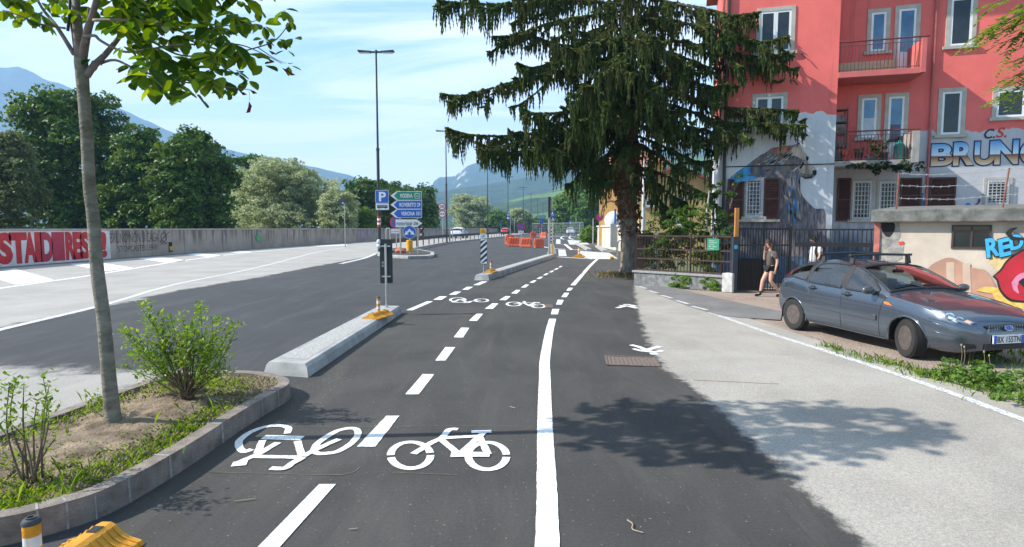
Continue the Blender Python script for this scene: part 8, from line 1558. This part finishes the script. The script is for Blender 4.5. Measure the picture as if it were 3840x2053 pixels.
    for n in 'lr': b = len(TJ); sh, el = V(q['sh' + n]), V(q['el' + n]); TJ += [(P(tuple(sh)), .085 * sc, .085 * sc), (P(tuple(sh.lerp(el, .78))), .072 * sc, .072 * sc)]; TE += [(2, b), (b, b + 1)]
    skin_mesh('shirt', TJ, TE, shirt, th, 0, 2)
    HJ, HE = [(P(tuple(p_ + V((0, 0, .02)))), .150 * sc, .125 * sc)], []
    for n in 'lr':
        h, k = V(q['hip' + n]), V(q['kn' + n]); b = len(HJ)
        if trousers: HJ += [(P(tuple(h)), .105 * sc), (P(tuple(k)), .078 * sc), (P(q['an' + n]), .066 * sc)]; HE += [(0, b), (b, b + 1), (b + 1, b + 2)]
        else: HJ += [(P(tuple(h)), .108 * sc), (P(tuple(h.lerp(k, .34))), .098 * sc)]; HE += [(0, b), (b, b + 1)]
    skin_mesh('shorts' if not trousers else 'trousers', HJ, HE, legs_mat, th, 0, 2)
    for n in 'lr':
        a, t_ = V(q['an' + n]), V(q['to' + n]); skin_mesh('shoe', [(P(tuple(a + V((0, 0, .08)))), .050 * sc), (P(tuple(a + V((0, 0, -.03)))), .052 * sc), (P(tuple(a.lerp(t_, .55) + V((0, 0, -.015)))), .046 * sc), (P(tuple(t_ + (t_ - a).normalized() * .04)), .040 * sc)], [(0, 1), (1, 2), (2, 3)], shoe, th, 0, 2)
    return th, P
TSH = M('tshirt_taupe', (.085, .072, .064), .9, .12, 12); DEN = M('black_denim', (.012, .012, .014), .85, .2, 30); BOOT = M('black_boot', (.012, .012, .012), .5, .2, 20); TWH = M('tshirt_white', (.66, .68, .72), .85, .06, 8); PACK = M('backpack_navy', (.018, .022, .035), .7, .2, 12)
walk = dict(pel=(0, 0, .88), wst=(.0, 0, 1.02), chs=(.015, 0, 1.22), nkb=(.02, 0, 1.36), nk=(.035, 0, 1.42), hd=(.06, 0, 1.525), top=(.05, 0, 1.585), hipl=(.0, .075, .84), hipr=(.0, -.075, .84), knl=(.05, .08, .46), anl=(-.29, .08, .10), tol=(-.17, .09, .035), knr=(.20, -.075, .47), anr=(.27, -.07, .09), tor=(.40, -.075, .04),
    shl=(.0, .175, 1.30), ell=(-.06, .23, 1.05), wrl=(.0, .25, .83), shr=(.02, -.17, 1.30), elr=(.10, -.20, 1.06), wrr=(.16, -.085, 1.34), curlr=(0, .6, .2), curll=(.5, -.2, 0))
wl = G(2890, 1112); wo, Pw = person('person walking in a taupe t-shirt and black shorts, one hand raised to the mouth', (wl.x - .02, wl.y, 0), (-1, -.12, 0), 1.0, walk, TSH, DEN, HAIRB, True, BOOT)
mb = MB(); c = V(walk['wrl']) + V((.02, .0, -.11)); mb.box(Pw(tuple(c)), (.09, .02, .15), Matrix.Rotation(.5, 3, 'Y')); mb.build('phone', SK, label='black phone held in the hanging hand of the woman in the taupe t-shirt'.replace('woman', 'person'), cat='phone', bevel=.005)
fw_ = V((-1, -.12, 0)).normalized(); mb = MB()
for k, ch in enumerate('NC'): a = Pw((.10 - .10 * k, .152, 1.22)); put_text(mb, ch, a + V((0, -.016, -.05)), V((.07, 0, 0)), V((0, 0, .09)), .02)
mb.build('print_letters', SW_, wo, fix=False)
man = dict(walk); man.update(shl=(.0, .19, 1.34), shr=(.0, -.19, 1.34), ell=(.16, .30, 1.12), wrl=(.34, .34, .93), elr=(-.16, -.24, 1.1), wrr=(-.12, -.26, .86), chs=(.0, 0, 1.25), nkb=(.01, 0, 1.40), nk=(.03, 0, 1.46), hd=(.055, 0, 1.565), top=(.045, 0, 1.63))
ml = V((9.78, 18.95, 0)); mo, Pm = person('person in a white t-shirt with a dark backpack behind the yard fence', ml, (-.9, -.45, 0), 1.03, man, TWH, M('grey_trousers', (.06, .065, .075), .85), HAIRK, False, BOOT, trousers=True)
bp_ = thing('backpack', 'dark backpack worn by the person in the white t-shirt', 'backpack', Pm((-.2, 0, 1.0))); mb = MB(); mb.box(Pm((-.21, 0, 1.17)), (.2, .3, .44), Matrix.Rotation(atan2(-.45, -.9), 3, 'Z')); mb.build('bag', PACK, bp_, bevel=.06)
for s in (-1, 1): mb = MB(); mb.tube(spline([V(Pm(p)) for p in ((-.14, s * .11, 1.38), (.02, s * .12, 1.425), (.135, s * .12, 1.30), (.12, s * .14, 1.12), (-.10, s * .15, 1.0))], 5), .026, 8); mb.build('strap', PACK, bp_, smooth=True)
# scooter rider far along the carriageway
rl_ = G(1581, 899); sc = 1.45
mt = thing('motor_scooter', 'dark motor scooter with a white plate riding away beyond the direction signs', 'scooter', rl_); mb = MB(); o = V(rl_)
def q_(x, y, z): return o + V((x, y, z)) * sc
mb.tube([q_(0, .9, .55), q_(0, .45, .35), q_(0, 0, .40), q_(0, -.35, .62)], [.16 * sc, .2 * sc, .22 * sc, .17 * sc], 10); mb.tube([q_(0, .8, .5), q_(0, .72, 1.05)], .06 * sc, 8); mb.tube([q_(-.35, .7, 1.05), q_(.35, .7, 1.05)], .03 * sc, 8); mb.build('body', SK, mt, smooth='auto'); mb = MB(); mb.box(q_(0, -.1, .80), (.3 * sc, .7 * sc, .14 * sc)); mb.build('seat', DARKM, mt, bevel=.05)
for y in (-.45, .95): mb = MB(); mb.lathe([(.14, -.05), (.25, -.06), (.27, 0), (.25, .06), (.14, .05)], q_(0, y, .27), 18, Matrix.Rotation(pi / 2, 3, 'Y') @ Matrix.Scale(sc, 3)); mb.build('wheel', TYRE, mt, smooth=True)
mb = MB(); mb.box(q_(0, -.58, .62), (.24 * sc, .03, .2 * sc)); mb.build('number_plate', SW_, mt); mb = MB(); mb.box(q_(0, -.52, .80), (.26 * sc, .05, .08 * sc)); mb.build('tail_lamp', REDLENS, mt)
ride = dict(pel=(-.1, 0, .90), wst=(-.06, 0, 1.05), chs=(.02, 0, 1.27), nkb=(.06, 0, 1.40), nk=(.08, 0, 1.45), hd=(.11, 0, 1.55), top=(.10, 0, 1.61), hipl=(-.05, .1, .88), hipr=(-.05, -.1, .88), knl=(.34, .17, .78), anl=(.30, .17, .36), tol=(.43, .17, .30), knr=(.34, -.17, .78), anr=(.30, -.17, .36), tor=(.43, -.17, .30), shl=(.03, .2, 1.34), shr=(.03, -.2, 1.34), ell=(.27, .27, 1.12), wrl=(.55, .27, 1.08), elr=(.27, -.27, 1.12), wrr=(.55, -.27, 1.08))
ro, Pr = person('person in dark clothes and helmet riding the scooter', (rl_.x, rl_.y - .05, .02), (0, 1, 0), sc, ride, DEN, DEN, HAIRK, False, BOOT, trousers=True)
mb = MB(); mb.lathe([(.0, .16), (.08, .145), (.14, .07), (.15, -.02), (.13, -.11), (.10, -.12)], Pr((.10, 0, 1.575)), 16, Matrix.Scale(sc, 3)); mb.build('helmet', M('helmet_dark', (.03, .03, .035), .2, coat=.8), ro, smooth=True)
